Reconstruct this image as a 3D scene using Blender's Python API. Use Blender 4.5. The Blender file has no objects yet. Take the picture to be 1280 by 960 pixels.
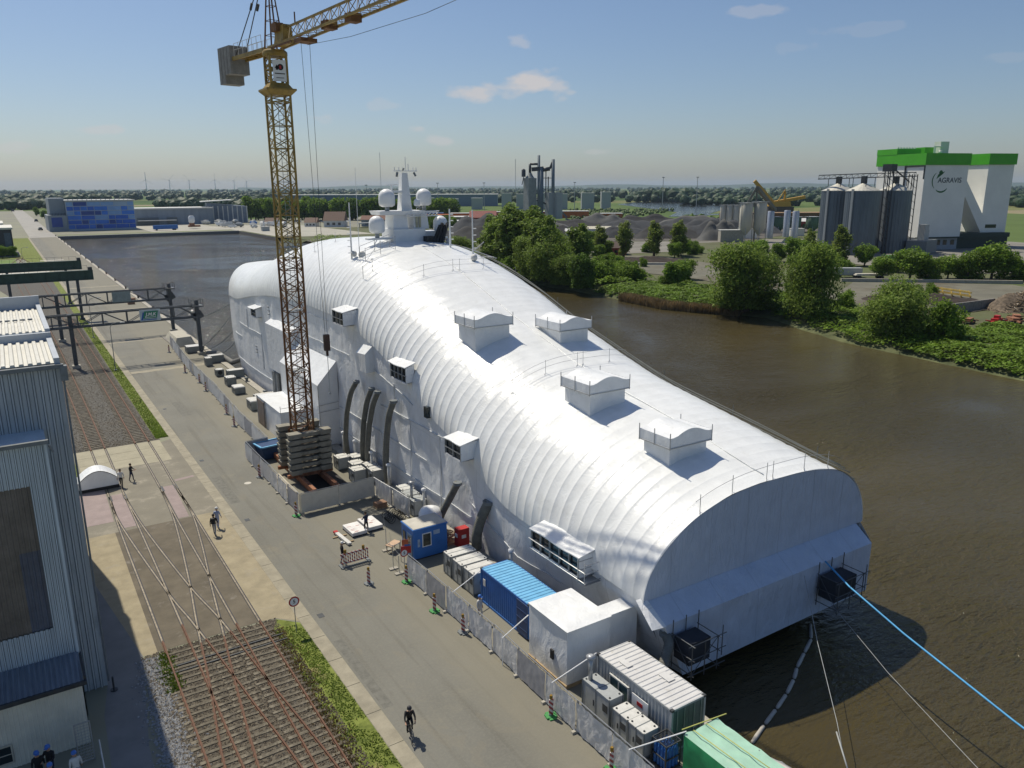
import bpy, bmesh, math, random
from mathutils import Vector, Matrix, noise
R = math.radians
rnd = random.Random(7)
scene = bpy.context.scene
col = scene.collection

# ------------------------------------------------------------------ camera
CAM_H, PITCH, HEAD, ROLL = 28.5, R(14.2), R(32.8), R(0.25)
cam = bpy.data.cameras.new('camera')
cam.sensor_width = 36.0
cam.lens = 36.0 * 974.0 / 1280.0
cam.clip_start = 0.5
cam.clip_end = 40000
camo = bpy.data.objects.new('camera', cam)
fw = Vector((math.sin(HEAD) * math.cos(PITCH), math.cos(HEAD) * math.cos(PITCH), -math.sin(PITCH)))
r0 = Vector((math.cos(HEAD), -math.sin(HEAD), 0))
u0 = Vector((math.sin(HEAD) * math.sin(PITCH), math.cos(HEAD) * math.sin(PITCH), math.cos(PITCH)))
rt = r0 * math.cos(ROLL) - u0 * math.sin(ROLL)
up = u0 * math.cos(ROLL) + r0 * math.sin(ROLL)
camo.matrix_world = Matrix(((rt.x, up.x, -fw.x, 0), (rt.y, up.y, -fw.y, 0), (rt.z, up.z, -fw.z, CAM_H), (0, 0, 0, 1)))
col.objects.link(camo)
scene.camera = camo

# ------------------------------------------------------------------ sun and sky
SUN_AZ, SUN_EL = R(-9.5), R(58)          # azimuth from +Y, clockwise
world = bpy.data.worlds.new('World')
scene.world = world
world.use_nodes = True
wn, wl = world.node_tree.nodes, world.node_tree.links
bg = wn['Background']
sky = wn.new('ShaderNodeTexSky')
sky.sky_type = 'NISHITA'
sky.sun_disc = False
sky.sun_elevation = SUN_EL
sky.sun_rotation = SUN_AZ
sky.altitude = 30
sky.air_density = 1.0
sky.dust_density = 0.9
sky.ozone_density = 3.0
bg.inputs['Strength'].default_value = 0.090
# thin fair-weather clouds: ellipses in sky direction, broken up by noise
tc = wn.new('ShaderNodeTexCoord')
nz = wn.new('ShaderNodeTexNoise'); nz.inputs['Scale'].default_value = 26; nz.inputs['Detail'].default_value = 7
mp = wn.new('ShaderNodeMapping'); mp.inputs['Scale'].default_value = (1, 1, 2.2)
wl.new(tc.outputs['Generated'], mp.inputs['Vector']); wl.new(mp.outputs['Vector'], nz.inputs['Vector'])
def wmath(op, a, b=None, c=None):
    n = wn.new('ShaderNodeMath'); n.operation = op
    for i, v in enumerate((a, b, c)):
        if v is None: continue
        if isinstance(v, (int, float)): n.inputs[i].default_value = v
        else: wl.new(v, n.inputs[i])
    return n.outputs[0]
def wvm(op, a, b):
    n = wn.new('ShaderNodeVectorMath'); n.operation = op
    for i, v in enumerate((a, b)):
        if isinstance(v, (tuple, Vector)): n.inputs[i].default_value = tuple(v)
        else: wl.new(v, n.inputs[i])
    return n
cover = None
# azimuth (deg from +Y), elevation (deg), half width, half height (deg), opacity
for az, el, hw, hh, op in [(31.0, 6.50, 3.0, 0.7, 0.8), (34.4, 6.95, 3.2, 0.95, 0.9), (35.7, 6.68, 1.5, 0.55, 0.60), (32.9, 6.6, 2.6, 0.55, 0.8), (49.0, 10.96, 2.0, 0.5, 0.25), (33.4, 9.47, 0.9, 0.4, 0.35),
                           (27.7, 3.14, 1.9, 0.38, 0.45), (26.3, 3.94, 0.85, 0.3, 0.40), (6.4, 3.58, 1.6, 0.28, 0.40), (20.1, 4.66, 1.1, 0.35, 0.30), (55.6, 9.34, 2.6, 0.4, 0.10),
                           (51.6, 8.57, 1.5, 0.4, 0.08), (1.2, 2.43, 1.3, 0.3, 0.30), (38.8, 2.34, 1.8, 0.25, 0.25), (63.8, 7.29, 1.8, 0.4, 0.10), (24.1, 5.54, 1.5, 0.41, 0.20)]:
    a, e = R(az), R(el)
    d = Vector((math.sin(a) * math.cos(e), math.cos(a) * math.cos(e), math.sin(e)))
    rx = Vector((math.cos(a), -math.sin(a), 0)); ry = rx.cross(d) * -1
    x = wvm('DOT_PRODUCT', tc.outputs['Generated'], rx / math.sin(R(hw * 1.25))).outputs['Value']
    y0 = wvm('DOT_PRODUCT', tc.outputs['Generated'], ry / math.sin(R(hh * 1.25))).outputs['Value']
    z = wvm('DOT_PRODUCT', tc.outputs['Generated'], d).outputs['Value']
    rr = wmath('SQRT', wmath('ADD', wmath('MULTIPLY', x, x), wmath('MULTIPLY', y0, y0)))
    n2 = wmath('MULTIPLY', wmath('SUBTRACT', nz.outputs['Fac'], 0.5), 2.6)
    m = wmath('SUBTRACT', wmath('ADD', 0.75, n2), rr)
    m = wmath('MULTIPLY', wmath('MULTIPLY', m, 1.6), op ** .5)
    m = wmath('MULTIPLY', wmath('MINIMUM', wmath('MAXIMUM', m, 0), op), wmath('GREATER_THAN', z, 0))
    cover = m if cover is None else wmath('MAXIMUM', cover, m)
mixc = wn.new('ShaderNodeMix'); mixc.data_type = 'RGBA'
wl.new(cover, mixc.inputs['Factor'])
tint = wvm('MULTIPLY', sky.outputs['Color'], (.93, .962, 1.035)).outputs['Vector']
wl.new(tint, mixc.inputs['A'])
mixc.inputs['B'].default_value = (7.2, 6.9, 6.9, 1)
wl.new(mixc.outputs['Result'], bg.inputs['Color'])

sun = bpy.data.lights.new('sun', 'SUN')
sun.energy = 4.8
sun.angle = R(0.5)
sun.color = (1.0, 0.915, 0.76)
suno = bpy.data.objects.new('sun', sun)
sd = Vector((math.sin(SUN_AZ) * math.cos(SUN_EL), math.cos(SUN_AZ) * math.cos(SUN_EL), math.sin(SUN_EL)))
suno.rotation_euler = sd.to_track_quat('Z', 'Y').to_euler()
suno.location = (0, 0, 300)
col.objects.link(suno)

scene.view_settings.view_transform = 'Standard'
scene.view_settings.look = 'None'
scene.view_settings.gamma = 1
scene.view_settings.exposure = -0.12
scene.render.engine = 'CYCLES'
scene.cycles.max_bounces = 6
scene.cycles.diffuse_bounces = 3
scene.cycles.volume_bounces = 0
scene.cycles.transparent_max_bounces = 8

# ------------------------------------------------------------------ helpers
class MB:
    """collects faces; build() links them as ONE mesh object"""
    def __init__(s): s.v, s.f, s.m, s.mi, s.sm = [], [], [], 0, []
    def face(s, pts, smooth=False):
        n = len(s.v); s.v += [tuple(p) for p in pts]; s.f.append(tuple(range(n, n + len(pts)))); s.m.append(s.mi); s.sm.append(smooth)
    def raw(s, v, f, smooth=False):
        n = len(s.v); s.v += [tuple(p) for p in v]
        for q in f: s.f.append(tuple(i + n for i in q)); s.m.append(s.mi); s.sm.append(smooth)
    def box(s, x0, x1, y0, y1, z0, z1, rz=0, c=None):
        v = [(x0, y0, z0), (x1, y0, z0), (x1, y1, z0), (x0, y1, z0), (x0, y0, z1), (x1, y0, z1), (x1, y1, z1), (x0, y1, z1)]
        if rz:
            cx, cy = c or ((x0 + x1) / 2, (y0 + y1) / 2); ca, sa = math.cos(rz), math.sin(rz)
            v = [(cx + (x - cx) * ca - (y - cy) * sa, cy + (x - cx) * sa + (y - cy) * ca, z) for x, y, z in v]
        s.raw(v, [(0, 3, 2, 1), (4, 5, 6, 7), (0, 1, 5, 4), (1, 2, 6, 5), (2, 3, 7, 6), (3, 0, 4, 7)])
        return s
    def hexa(s, v):   # 8 points bottom ring then top ring
        s.raw(v, [(0, 3, 2, 1), (4, 5, 6, 7), (0, 1, 5, 4), (1, 2, 6, 5), (2, 3, 7, 6), (3, 0, 4, 7)]); return s
    def tube(s, a, b, r, r2=None, n=6, caps=True):
        a, b = Vector(a), Vector(b); d = b - a
        if d.length < 1e-6: return s
        if r2 is None: r2 = r
        q = d.to_track_quat('Z', 'Y'); x = q @ Vector((1, 0, 0)); y = q @ Vector((0, 1, 0))
        v = []
        for c, rr in ((a, r), (b, r2)):
            for i in range(n):
                t = 2 * math.pi * (i + .5) / n; v.append(c + (x * math.cos(t) + y * math.sin(t)) * rr)
        f = [(i, (i + 1) % n, n + (i + 1) % n, n + i) for i in range(n)]
        if caps: f += [tuple(range(n - 1, -1, -1)), tuple(range(n, 2 * n))]
        s.raw(v, f, n > 6); return s
    def path(s, pts, r, n=6, taper=None):
        pts = [Vector(p) for p in pts]; v, f = [], []
        x = None
        for i, p in enumerate(pts):
            d = (pts[min(i + 1, len(pts) - 1)] - pts[max(i - 1, 0)]).normalized()
            if x is None: x = d.orthogonal().normalized()
            else: x = (x - d * x.dot(d)).normalized()
            y = d.cross(x); rr = r[i] if isinstance(r, (list, tuple)) else r
            for k in range(n):
                t = 2 * math.pi * k / n; v.append(p + (x * math.cos(t) + y * math.sin(t)) * rr)
        for i in range(len(pts) - 1):
            for k in range(n):
                a = i * n + k; b = i * n + (k + 1) % n; f.append((a, b, b + n, a + n))
        f += [tuple(range(n - 1, -1, -1)), tuple(range((len(pts) - 1) * n, len(pts) * n))]
        s.raw(v, f, True); return s
    def lathe(s, x, y, prof, n=16, smooth=True):   # prof: [(r, z)...] bottom to top
        v, f = [], []
        for r_, z in prof:
            for i in range(n):
                t = 2 * math.pi * i / n; v.append((x + r_ * math.cos(t), y + r_ * math.sin(t), z))
        for j in range(len(prof) - 1):
            for i in range(n):
                a = j * n + i; b = j * n + (i + 1) % n; f.append((a, b, b + n, a + n))
        s.raw(v, f, smooth)
        s.raw(v[:n], [tuple(range(n - 1, -1, -1))]); s.raw(v[-n:], [tuple(range(n))]); return s
    def sphere(s, c, r, n=10, m=7, sz=1):
        prof = [(max(r * math.sin(math.pi * j / m), 1e-3), c[2] - r * sz * math.cos(math.pi * j / m)) for j in range(m + 1)]
        return s.lathe(c[0], c[1], prof, n)
    def prism(s, poly, z0, z1):
        n = len(poly); v = [(x, y, z0) for x, y in poly] + [(x, y, z1) for x, y in poly]
        s.raw(v, [tuple(range(n - 1, -1, -1)), tuple(range(n, 2 * n))] + [(i, (i + 1) % n, n + (i + 1) % n, n + i) for i in range(n)]); return s
    def slab(s, a, b, w, h):  # box beam from a to b, width w across, height h
        a, b = Vector(a), Vector(b); d = (b - a).normalized()
        sx = d.cross(Vector((0, 0, 1)))
        sx = (sx.normalized() if sx.length > 1e-3 else Vector((1, 0, 0))) * w / 2
        sz = sx.normalized().cross(d) * h / 2
        s.hexa([a - sx - sz, a + sx - sz, b + sx - sz, b - sx - sz, a - sx + sz, a + sx + sz, b + sx + sz, b - sx + sz]); return s
    def mesh(s, name, mat):
        me = bpy.data.meshes.new(name); me.from_pydata(s.v, [], s.f)
        mats = mat if isinstance(mat, (list, tuple)) else [mat]
        for m in mats: me.materials.append(m)
        me.polygons.foreach_set('material_index', s.m); me.polygons.foreach_set('use_smooth', s.sm)
        me.update(); return me
    def build(s, name, mat, parent=None):
        o = bpy.data.objects.new(name, s.mesh(name, mat)); col.objects.link(o)
        if parent: o.parent = parent
        return o

def tag(o, label=None, cat=None, group=None, kind=None):
    if label: o['label'] = label
    if cat: o['category'] = cat
    if group: o['group'] = group
    if kind: o['kind'] = kind
    return o
def thing(name, label, cat, loc=(0, 0, 0), rz=0, group=None):
    o = bpy.data.objects.new(name, None); col.objects.link(o); o.empty_display_size = .3
    o.location = loc; o.rotation_euler = (0, 0, rz)
    return tag(o, label, cat, group)
def struct(mb, name, mat): return tag(mb.build(name, mat), kind='structure')
KIDS = {}
def kids(o): return [c for c in bpy.data.objects if c.parent == o]
def dup(root, loc, rz=0, label=None, group=None, scale=None):
    if root.name not in KIDS: KIDS[root.name] = [(c, kids(c)) for c in kids(root)]
    r = root.copy(); col.objects.link(r); r.location = loc; r.rotation_euler = (0, 0, rz)
    if scale: r.scale = scale
    if label: r['label'] = label
    if group: r['group'] = group
    for ch, gs in KIDS[root.name]:
        c = ch.copy(); col.objects.link(c); c.parent = r
        for g in gs:
            d = g.copy(); col.objects.link(d); d.parent = c
    return r
ORD = 'zeroth first second third fourth fifth sixth seventh eighth ninth tenth eleventh twelfth thirteenth fourteenth fifteenth sixteenth seventeenth eighteenth nineteenth twentieth'.split()
def nth(i):
    if i <= 20: return ORD[i]
    t = ('', '', 'twenty', 'thirty', 'forty', 'fifty', 'sixty', 'seventy', 'eighty', 'ninety')[i // 10 % 10]
    return t + ('-' + ORD[i % 10] if i % 10 else '') + ('' if i % 10 else 'th')
def lerp(tab, y):
    if y <= tab[0][0]: return tab[0][1]
    for (a, b), (c, d) in zip(tab, tab[1:]):
        if y <= c: return b + (d - b) * (y - a) / (c - a)
    return tab[-1][1]

# ------------------------------------------------------------------ materials
MC = {}
def M(name, c, rough=.7, metal=0, var=.15, scale=1.5, bump=0, bscale=8, spec=.4, c2=None, coord='Object', detail=5, c2amt=.5, stretch=None, dirt=None, trans=0):
    if name in MC: return MC[name]
    m = bpy.data.materials.new(name); m.use_nodes = True; MC[name] = m
    n, l = m.node_tree.nodes, m.node_tree.links; b = n['Principled BSDF']
    b.inputs['Roughness'].default_value = rough; b.inputs['Metallic'].default_value = metal
    b.inputs['Specular IOR Level'].default_value = spec
    if coord == 'World': src = n.new('ShaderNodeNewGeometry').outputs['Position']
    else: src = n.new('ShaderNodeTexCoord').outputs['Object']
    if stretch:
        mpp = n.new('ShaderNodeMapping'); mpp.inputs['Scale'].default_value = stretch; l.new(src, mpp.inputs['Vector']); src = mpp.outputs['Vector']
    t = n.new('ShaderNodeTexNoise'); t.inputs['Scale'].default_value = scale; t.inputs['Detail'].default_value = detail; t.inputs['Roughness'].default_value = .62
    l.new(src, t.inputs['Vector'])
    rp = n.new('ShaderNodeValToRGB'); l.new(t.outputs['Fac'], rp.inputs['Fac'])
    lo = [x * (1 - var) for x in c]; hi = [min(1, x * (1 + var)) for x in (c2 or c)]
    rp.color_ramp.elements[0].position = .32; rp.color_ramp.elements[0].color = (*lo, 1)
    rp.color_ramp.elements[1].position = .68; rp.color_ramp.elements[1].color = (*hi, 1)
    outc = rp.outputs['Color']
    if dirt:
        t3 = n.new('ShaderNodeTexNoise'); t3.inputs['Scale'].default_value = dirt[1]; t3.inputs['Detail'].default_value = 8; t3.inputs['Roughness'].default_value = .7
        l.new(src, t3.inputs['Vector'])
        r3 = n.new('ShaderNodeMapRange'); r3.inputs['From Min'].default_value = dirt[2]; r3.inputs['From Max'].default_value = dirt[2] + .14
        l.new(t3.outputs['Fac'], r3.inputs['Value'])
        mx = n.new('ShaderNodeMix'); mx.data_type = 'RGBA'; l.new(r3.outputs['Result'], mx.inputs['Factor'])
        l.new(outc, mx.inputs['A']); mx.inputs['B'].default_value = (*dirt[0], 1); outc = mx.outputs['Result']
    l.new(outc, b.inputs['Base Color'])
    if bump:
        t2 = n.new('ShaderNodeTexNoise'); t2.inputs['Scale'].default_value = bscale; t2.inputs['Detail'].default_value = 4; l.new(src, t2.inputs['Vector'])
        bp = n.new('ShaderNodeBump'); bp.inputs['Strength'].default_value = bump; bp.inputs['Distance'].default_value = .05
        l.new(t2.outputs['Fac'], bp.inputs['Height']); l.new(bp.outputs['Normal'], b.inputs['Normal'])
    return m
def leafmat(name, dark, light, trans=.25):
    if name in MC: return MC[name]
    m = bpy.data.materials.new(name); m.use_nodes = True; MC[name] = m
    n, l = m.node_tree.nodes, m.node_tree.links; b = n['Principled BSDF']
    g = n.new('ShaderNodeNewGeometry')
    rp = n.new('ShaderNodeValToRGB'); l.new(g.outputs['Random Per Island'], rp.inputs['Fac'])
    rp.color_ramp.elements[0].color = (*dark, 1); rp.color_ramp.elements[1].color = (*light, 1)
    t = n.new('ShaderNodeTexNoise'); t.inputs['Scale'].default_value = .35; t.inputs['Detail'].default_value = 3; l.new(g.outputs['Position'], t.inputs['Vector'])
    mr = n.new('ShaderNodeMapRange'); mr.inputs['From Min'].default_value = .3; mr.inputs['From Max'].default_value = .7; mr.inputs['To Min'].default_value = .62; mr.inputs['To Max'].default_value = 1.3
    l.new(t.outputs['Fac'], mr.inputs['Value'])
    mx = n.new('ShaderNodeVectorMath'); mx.operation = 'SCALE'; l.new(rp.outputs['Color'], mx.inputs[0]); l.new(mr.outputs['Result'], mx.inputs['Scale'])
    l.new(mx.outputs['Vector'], b.inputs['Base Color']); b.inputs['Roughness'].default_value = .6; b.inputs['Specular IOR Level'].default_value = .25
    tr = n.new('ShaderNodeBsdfTranslucent'); l.new(mx.outputs['Vector'], tr.inputs['Color'])
    ms = n.new('ShaderNodeMixShader'); ms.inputs['Fac'].default_value = trans
    l.new(b.outputs['BSDF'], ms.inputs[1]); l.new(tr.outputs['BSDF'], ms.inputs[2]); l.new(ms.outputs['Shader'], n['Material Output'].inputs['Surface'])
    return m

def film_mat(name, c=(.80, .81, .81), bump=.35, rough=.32, bands=False, seam=None):
    m = bpy.data.materials.new(name); m.use_nodes = True; MC[name] = m
    n, l = m.node_tree.nodes, m.node_tree.links; b = n['Principled BSDF']
    g = n.new('ShaderNodeNewGeometry')
    t = n.new('ShaderNodeTexNoise'); t.inputs['Scale'].default_value = .9; t.inputs['Detail'].default_value = 6; l.new(g.outputs['Position'], t.inputs['Vector'])
    rp = n.new('ShaderNodeValToRGB'); l.new(t.outputs['Fac'], rp.inputs['Fac'])
    rp.color_ramp.elements[0].position = .3; rp.color_ramp.elements[0].color = (*[x * .93 for x in c], 1)
    rp.color_ramp.elements[1].position = .7; rp.color_ramp.elements[1].color = (*[min(1, x * 1.04) for x in c], 1)
    def mth(op, a, b_=None):
        q = n.new('ShaderNodeMath'); q.operation = op
        for i, v in enumerate((a, b_)):
            if v is None: continue
            if isinstance(v, (int, float)): q.inputs[i].default_value = v
            else: l.new(v, q.inputs[i])
        return q.outputs[0]
    def mix(fac, a, colr):
        x = n.new('ShaderNodeMix'); x.data_type = 'RGBA'; l.new(fac, x.inputs['Factor']); l.new(a, x.inputs['A']); x.inputs['B'].default_value = (*colr, 1); return x.outputs['Result']
    sp = n.new('ShaderNodeSeparateXYZ'); l.new(g.outputs['Position'], sp.inputs[0])
    outc = rp.outputs['Color']
    ms = n.new('ShaderNodeMapping'); ms.inputs['Scale'].default_value = (1.3, 1.3, .12); l.new(g.outputs['Position'], ms.inputs['Vector'])   # rain streaks and smudges
    ts = n.new('ShaderNodeTexNoise'); ts.inputs['Scale'].default_value = 1.0; ts.inputs['Detail'].default_value = 7; ts.inputs['Roughness'].default_value = .7; l.new(ms.outputs['Vector'], ts.inputs['Vector'])
    mr = n.new('ShaderNodeMapRange'); mr.inputs['From Min'].default_value = .56; mr.inputs['From Max'].default_value = .78; mr.inputs['To Max'].default_value = .45; l.new(ts.outputs['Fac'], mr.inputs['Value'])
    outc = mix(mr.outputs['Result'], outc, [x * k for x, k in zip(c, (.78, .76, .70))])
    sm = None
    for ax, stp, wd in (seam or ()):
        wv = n.new('ShaderNodeTexNoise'); wv.inputs['Scale'].default_value = .4; l.new(g.outputs['Position'], wv.inputs['Vector'])
        q = mth('LESS_THAN', mth('ABSOLUTE', mth('SUBTRACT', mth('FRACT', mth('ADD', mth('MULTIPLY', sp.outputs[ax], 1 / stp), mth('MULTIPLY', wv.outputs['Fac'], .06))), .5)), wd / stp)
        sm = q if sm is None else mth('MAXIMUM', sm, q)
    if sm: outc = mix(mth('MULTIPLY', sm, .5), outc, [x * .72 for x in c])
    l.new(outc, b.inputs['Base Color'])
    b.inputs['Roughness'].default_value = rough; b.inputs['Specular IOR Level'].default_value = .42
    # wrinkles: stretched noise + fine crinkle
    mpp = n.new('ShaderNodeMapping'); mpp.inputs['Scale'].default_value = (1.6, .9, .5); mpp.inputs['Rotation'].default_value = (.3, .2, .4); l.new(g.outputs['Position'], mpp.inputs['Vector'])
    t2 = n.new('ShaderNodeTexNoise'); t2.inputs['Scale'].default_value = 1.1; t2.inputs['Detail'].default_value = 6; t2.inputs['Roughness'].default_value = .6; t2.inputs['Distortion'].default_value = 1.2; l.new(mpp.outputs['Vector'], t2.inputs['Vector'])
    w = n.new('ShaderNodeTexVoronoi'); w.feature = 'DISTANCE_TO_EDGE'; w.inputs['Scale'].default_value = .55; l.new(mpp.outputs['Vector'], w.inputs['Vector'])
    ad = n.new('ShaderNodeMath'); ad.operation = 'MULTIPLY_ADD'; ad.inputs[1].default_value = .12; l.new(w.outputs['Distance'], ad.inputs[0]); l.new(t2.outputs['Fac'], ad.inputs[2])
    bp = n.new('ShaderNodeBump'); bp.inputs['Strength'].default_value = bump; bp.inputs['Distance'].default_value = .25
    hgt = ad.outputs[0]
    if bands:   # bands of crumpled tape where the sheets are welded together, every few frames
        wob = n.new('ShaderNodeTexNoise'); wob.inputs['Scale'].default_value = .25; l.new(g.outputs['Position'], wob.inputs['Vector'])
        yy = mth('ADD', mth('MULTIPLY', sp.outputs['Y'], 1 / 7.1), mth('MULTIPLY', wob.outputs['Fac'], .12))
        fr = mth('FRACT', yy); mask = mth('LESS_THAN', mth('ABSOLUTE', mth('SUBTRACT', fr, .5)), .05)
        cr = n.new('ShaderNodeTexNoise'); cr.inputs['Scale'].default_value = 7; cr.inputs['Detail'].default_value = 4; cr.inputs['Distortion'].default_value = 1.5; l.new(g.outputs['Position'], cr.inputs['Vector'])
        pt = n.new('ShaderNodeTexNoise'); pt.inputs['Scale'].default_value = .35; l.new(g.outputs['Position'], pt.inputs['Vector'])
        mask2 = mth('MULTIPLY', mask, mth('GREATER_THAN', pt.outputs['Fac'], .42))
        hgt = mth('ADD', hgt, mth('MULTIPLY', mth('MULTIPLY', cr.outputs['Fac'], mask2), 4.5))
    l.new(hgt, bp.inputs['Height']); l.new(bp.outputs['Normal'], b.inputs['Normal'])
    return m
FILM = film_mat('shrink_film', (.78, .80, .81))
FILM_ROOF = film_mat('shrink_film_roof', (.80, .82, .82), .16, .29, True)
FILM_WALL = film_mat('shrink_film_wall', (.76, .78, .80), .5, .36, seam=(('Y', 4.1, .05), ('Z', 2.9, .03)))
FILM_STERN_SHADED = film_mat('shrink_film_stern_shaded', (.50, .57, .69), .6, .35, seam=(('X', 3.3, .04),))  # white film with the stern's blue shade put into its colour
SEAM = M('seam_tape', (.55, .56, .57), .5)
CONC = M('concrete', (.36, .34, .29), .85, var=.18, scale=1.2, bump=.3)
CONCL = M('concrete_light', (.50, .48, .42), .85, var=.15, scale=.8, bump=.2)
CONCD = M('concrete_dark', (.20, .19, .175), .85, var=.25, scale=1.5, bump=.3)
STEELD = M('steel_dark', (.055, .06, .065), .55, .3, var=.3)
GALV = M('galvanised', (.42, .43, .44), .45, .6, var=.15)
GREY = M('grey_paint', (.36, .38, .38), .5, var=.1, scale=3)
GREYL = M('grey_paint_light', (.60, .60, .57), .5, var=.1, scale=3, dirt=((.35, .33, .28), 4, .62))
GREYD = M('grey_paint_dark', (.17, .19, .20), .5, var=.15, scale=3)
RUST = M('rust', (.23, .09, .045), .85, var=.35, scale=3, c2=(.30, .14, .08))
YEL = M('crane_yellow', (.32, .215, .05), .55, var=.3, scale=1.2, dirt=((.13, .06, .03), 2.5, .56))
YELD = M('crane_yellow_rusty', (.18, .085, .03), .7, var=.35, scale=1.0, dirt=((.10, .045, .025), 2.5, .5))
WHITE = M('white_paint', (.78, .79, .79), .4, var=.05)
BLACK = M('black', (.02, .02, .022), .6, var=.2)
GLASS = M('dark_glass', (.02, .03, .035), .08, var=.2, spec=.6)
RUBBER = M('rubber', (.035, .035, .035), .8, var=.2)
RED = M('red_paint', (.45, .03, .03), .5, var=.12)
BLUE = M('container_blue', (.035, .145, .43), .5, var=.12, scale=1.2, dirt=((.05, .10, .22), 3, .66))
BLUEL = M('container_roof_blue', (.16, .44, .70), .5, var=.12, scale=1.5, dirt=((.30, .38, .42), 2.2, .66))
WOOD = M('wood', (.36, .27, .16), .8, var=.2, scale=4)
SKIN = M('skin', (.42, .25, .17), .6, var=.05)

# ================================================================== SETTING
WZ = -1.75
# shoreline of the far river bank: (Y, X)
SHORE = [(-400, 128), (40, 131), (57, 133), (77, 135.5), (90, 137), (104, 142), (121, 149), (134, 142.5), (144, 139), (174, 141), (192, 141), (225, 141), (300, 143), (433, 147)]
def shore(y): return lerp(SHORE, y)
def pave_mat():
    m = M('quay_asphalt', (.170, .168, .145), .9, var=.12, scale=.12, bump=.15, bscale=9, coord='World', dirt=((.205, .195, .155), .22, .55))
    n, l = m.node_tree.nodes, m.node_tree.links; b = n['Principled BSDF']; src = b.inputs['Base Color'].links[0].from_socket
    g = n.new('ShaderNodeNewGeometry')
    def layer(src, scale, stretch, lo, hi, colr, amt, det=6, dist=0):
        mp_ = n.new('ShaderNodeMapping'); mp_.inputs['Scale'].default_value = stretch; l.new(g.outputs['Position'], mp_.inputs['Vector'])
        t = n.new('ShaderNodeTexNoise'); t.inputs['Scale'].default_value = scale; t.inputs['Detail'].default_value = det; t.inputs['Roughness'].default_value = .65; t.inputs['Distortion'].default_value = dist; l.new(mp_.outputs['Vector'], t.inputs['Vector'])
        r_ = n.new('ShaderNodeMapRange'); r_.inputs['From Min'].default_value = lo; r_.inputs['From Max'].default_value = hi; r_.inputs['To Max'].default_value = amt; l.new(t.outputs['Fac'], r_.inputs['Value'])
        x = n.new('ShaderNodeMix'); x.data_type = 'RGBA'; l.new(r_.outputs['Result'], x.inputs['Factor']); l.new(src, x.inputs['A']); x.inputs['B'].default_value = (*colr, 1); return x.outputs['Result']
    src = layer(src, 1.0, (1.1, .035, 1), .52, .70, (.115, .11, .09), .75)          # wheel paths along the quay
    src = layer(src, .8, (1, 1, 1), .62, .70, (.13, .12, .10), .5, 8)                # oil and damp spots
    src = layer(src, 6, (1, 1, 1), .45, .75, (.25, .235, .19), .35, 3)                # coarse grain
    src = layer(src, .35, (1, .6, 1), .60, .63, (.23, .20, .14), .14, 2, 1)          # rusty stains
    sx = n.new('ShaderNodeSeparateXYZ'); l.new(g.outputs['Position'], sx.inputs[0])   # newer, greyer carriageway beside the kerb; sandier apron by the ship
    c = n.new('ShaderNodeMapRange'); c.inputs['From Min'].default_value = 18.6; c.inputs['From Max'].default_value = 20.6; c.inputs['To Max'].default_value = .55; l.new(sx.outputs['X'], c.inputs['Value'])
    x = n.new('ShaderNodeMix'); x.data_type = 'RGBA'; l.new(c.outputs['Result'], x.inputs['Factor']); l.new(src, x.inputs['A']); x.inputs['B'].default_value = (.225, .21, .16, 1)
    l.new(x.outputs['Result'], b.inputs['Base Color']); return m
PAVE = pave_mat()
GROUNDL = M('land_industrial', (.24, .23, .195), .9, var=.2, scale=.03, coord='World', c2=(.20, .205, .14))
YARD = M('rough_land', (.10, .105, .05), .95, var=.25, scale=.12, coord='World', bump=.4, bscale=2, dirt=((.085, .11, .035), .035, .46))
BANK = M('bank_soil_grass', (.07, .085, .03), .95, var=.35, scale=.25, coord='World', c2=(.10, .11, .05), bump=.6, bscale=1.5)

def farm_mat():
    m = bpy.data.materials.new('farmland'); m.use_nodes = True
    n, l = m.node_tree.nodes, m.node_tree.links; b = n['Principled BSDF']; b.inputs['Roughness'].default_value = .95; b.inputs['Specular IOR Level'].default_value = .1
    g = n.new('ShaderNodeNewGeometry')
    mp_ = n.new('ShaderNodeMapping'); mp_.inputs['Scale'].default_value = (.0022, .0042, 1); mp_.inputs['Rotation'].default_value = (0, 0, .5); l.new(g.outputs['Position'], mp_.inputs['Vector'])
    v = n.new('ShaderNodeTexVoronoi'); v.inputs['Scale'].default_value = 1; l.new(mp_.outputs['Vector'], v.inputs['Vector'])
    sp = n.new('ShaderNodeSeparateColor'); l.new(v.outputs['Color'], sp.inputs['Color'])
    rp = n.new('ShaderNodeValToRGB'); rp.color_ramp.interpolation = 'CONSTANT'
    cs = [(0, (.075, .12, .035)), (.25, (.10, .145, .045)), (.45, (.06, .10, .03)), (.62, (.16, .17, .07)), (.74, (.085, .13, .04)), (.9, (.24, .21, .13))]
    while len(rp.color_ramp.elements) < len(cs): rp.color_ramp.elements.new(.5)
    for e, (p, c) in zip(rp.color_ramp.elements, cs): e.position = p; e.color = (*c, 1)
    l.new(sp.outputs['Red'], rp.inputs['Fac'])
    t = n.new('ShaderNodeTexNoise'); t.inputs['Scale'].default_value = .02; t.inputs['Detail'].default_value = 5; l.new(g.outputs['Position'], t.inputs['Vector'])
    mr = n.new('ShaderNodeMapRange'); mr.inputs['To Min'].default_value = .7; mr.inputs['To Max'].default_value = 1.3; l.new(t.outputs['Fac'], mr.inputs['Value'])
    mx = n.new('ShaderNodeVectorMath'); mx.operation = 'SCALE'; l.new(rp.outputs['Color'], mx.inputs[0]); l.new(mr.outputs['Result'], mx.inputs['Scale'])
    l.new(mx.outputs['Vector'], b.inputs['Base Color']); return m
FARM = farm_mat()

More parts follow.
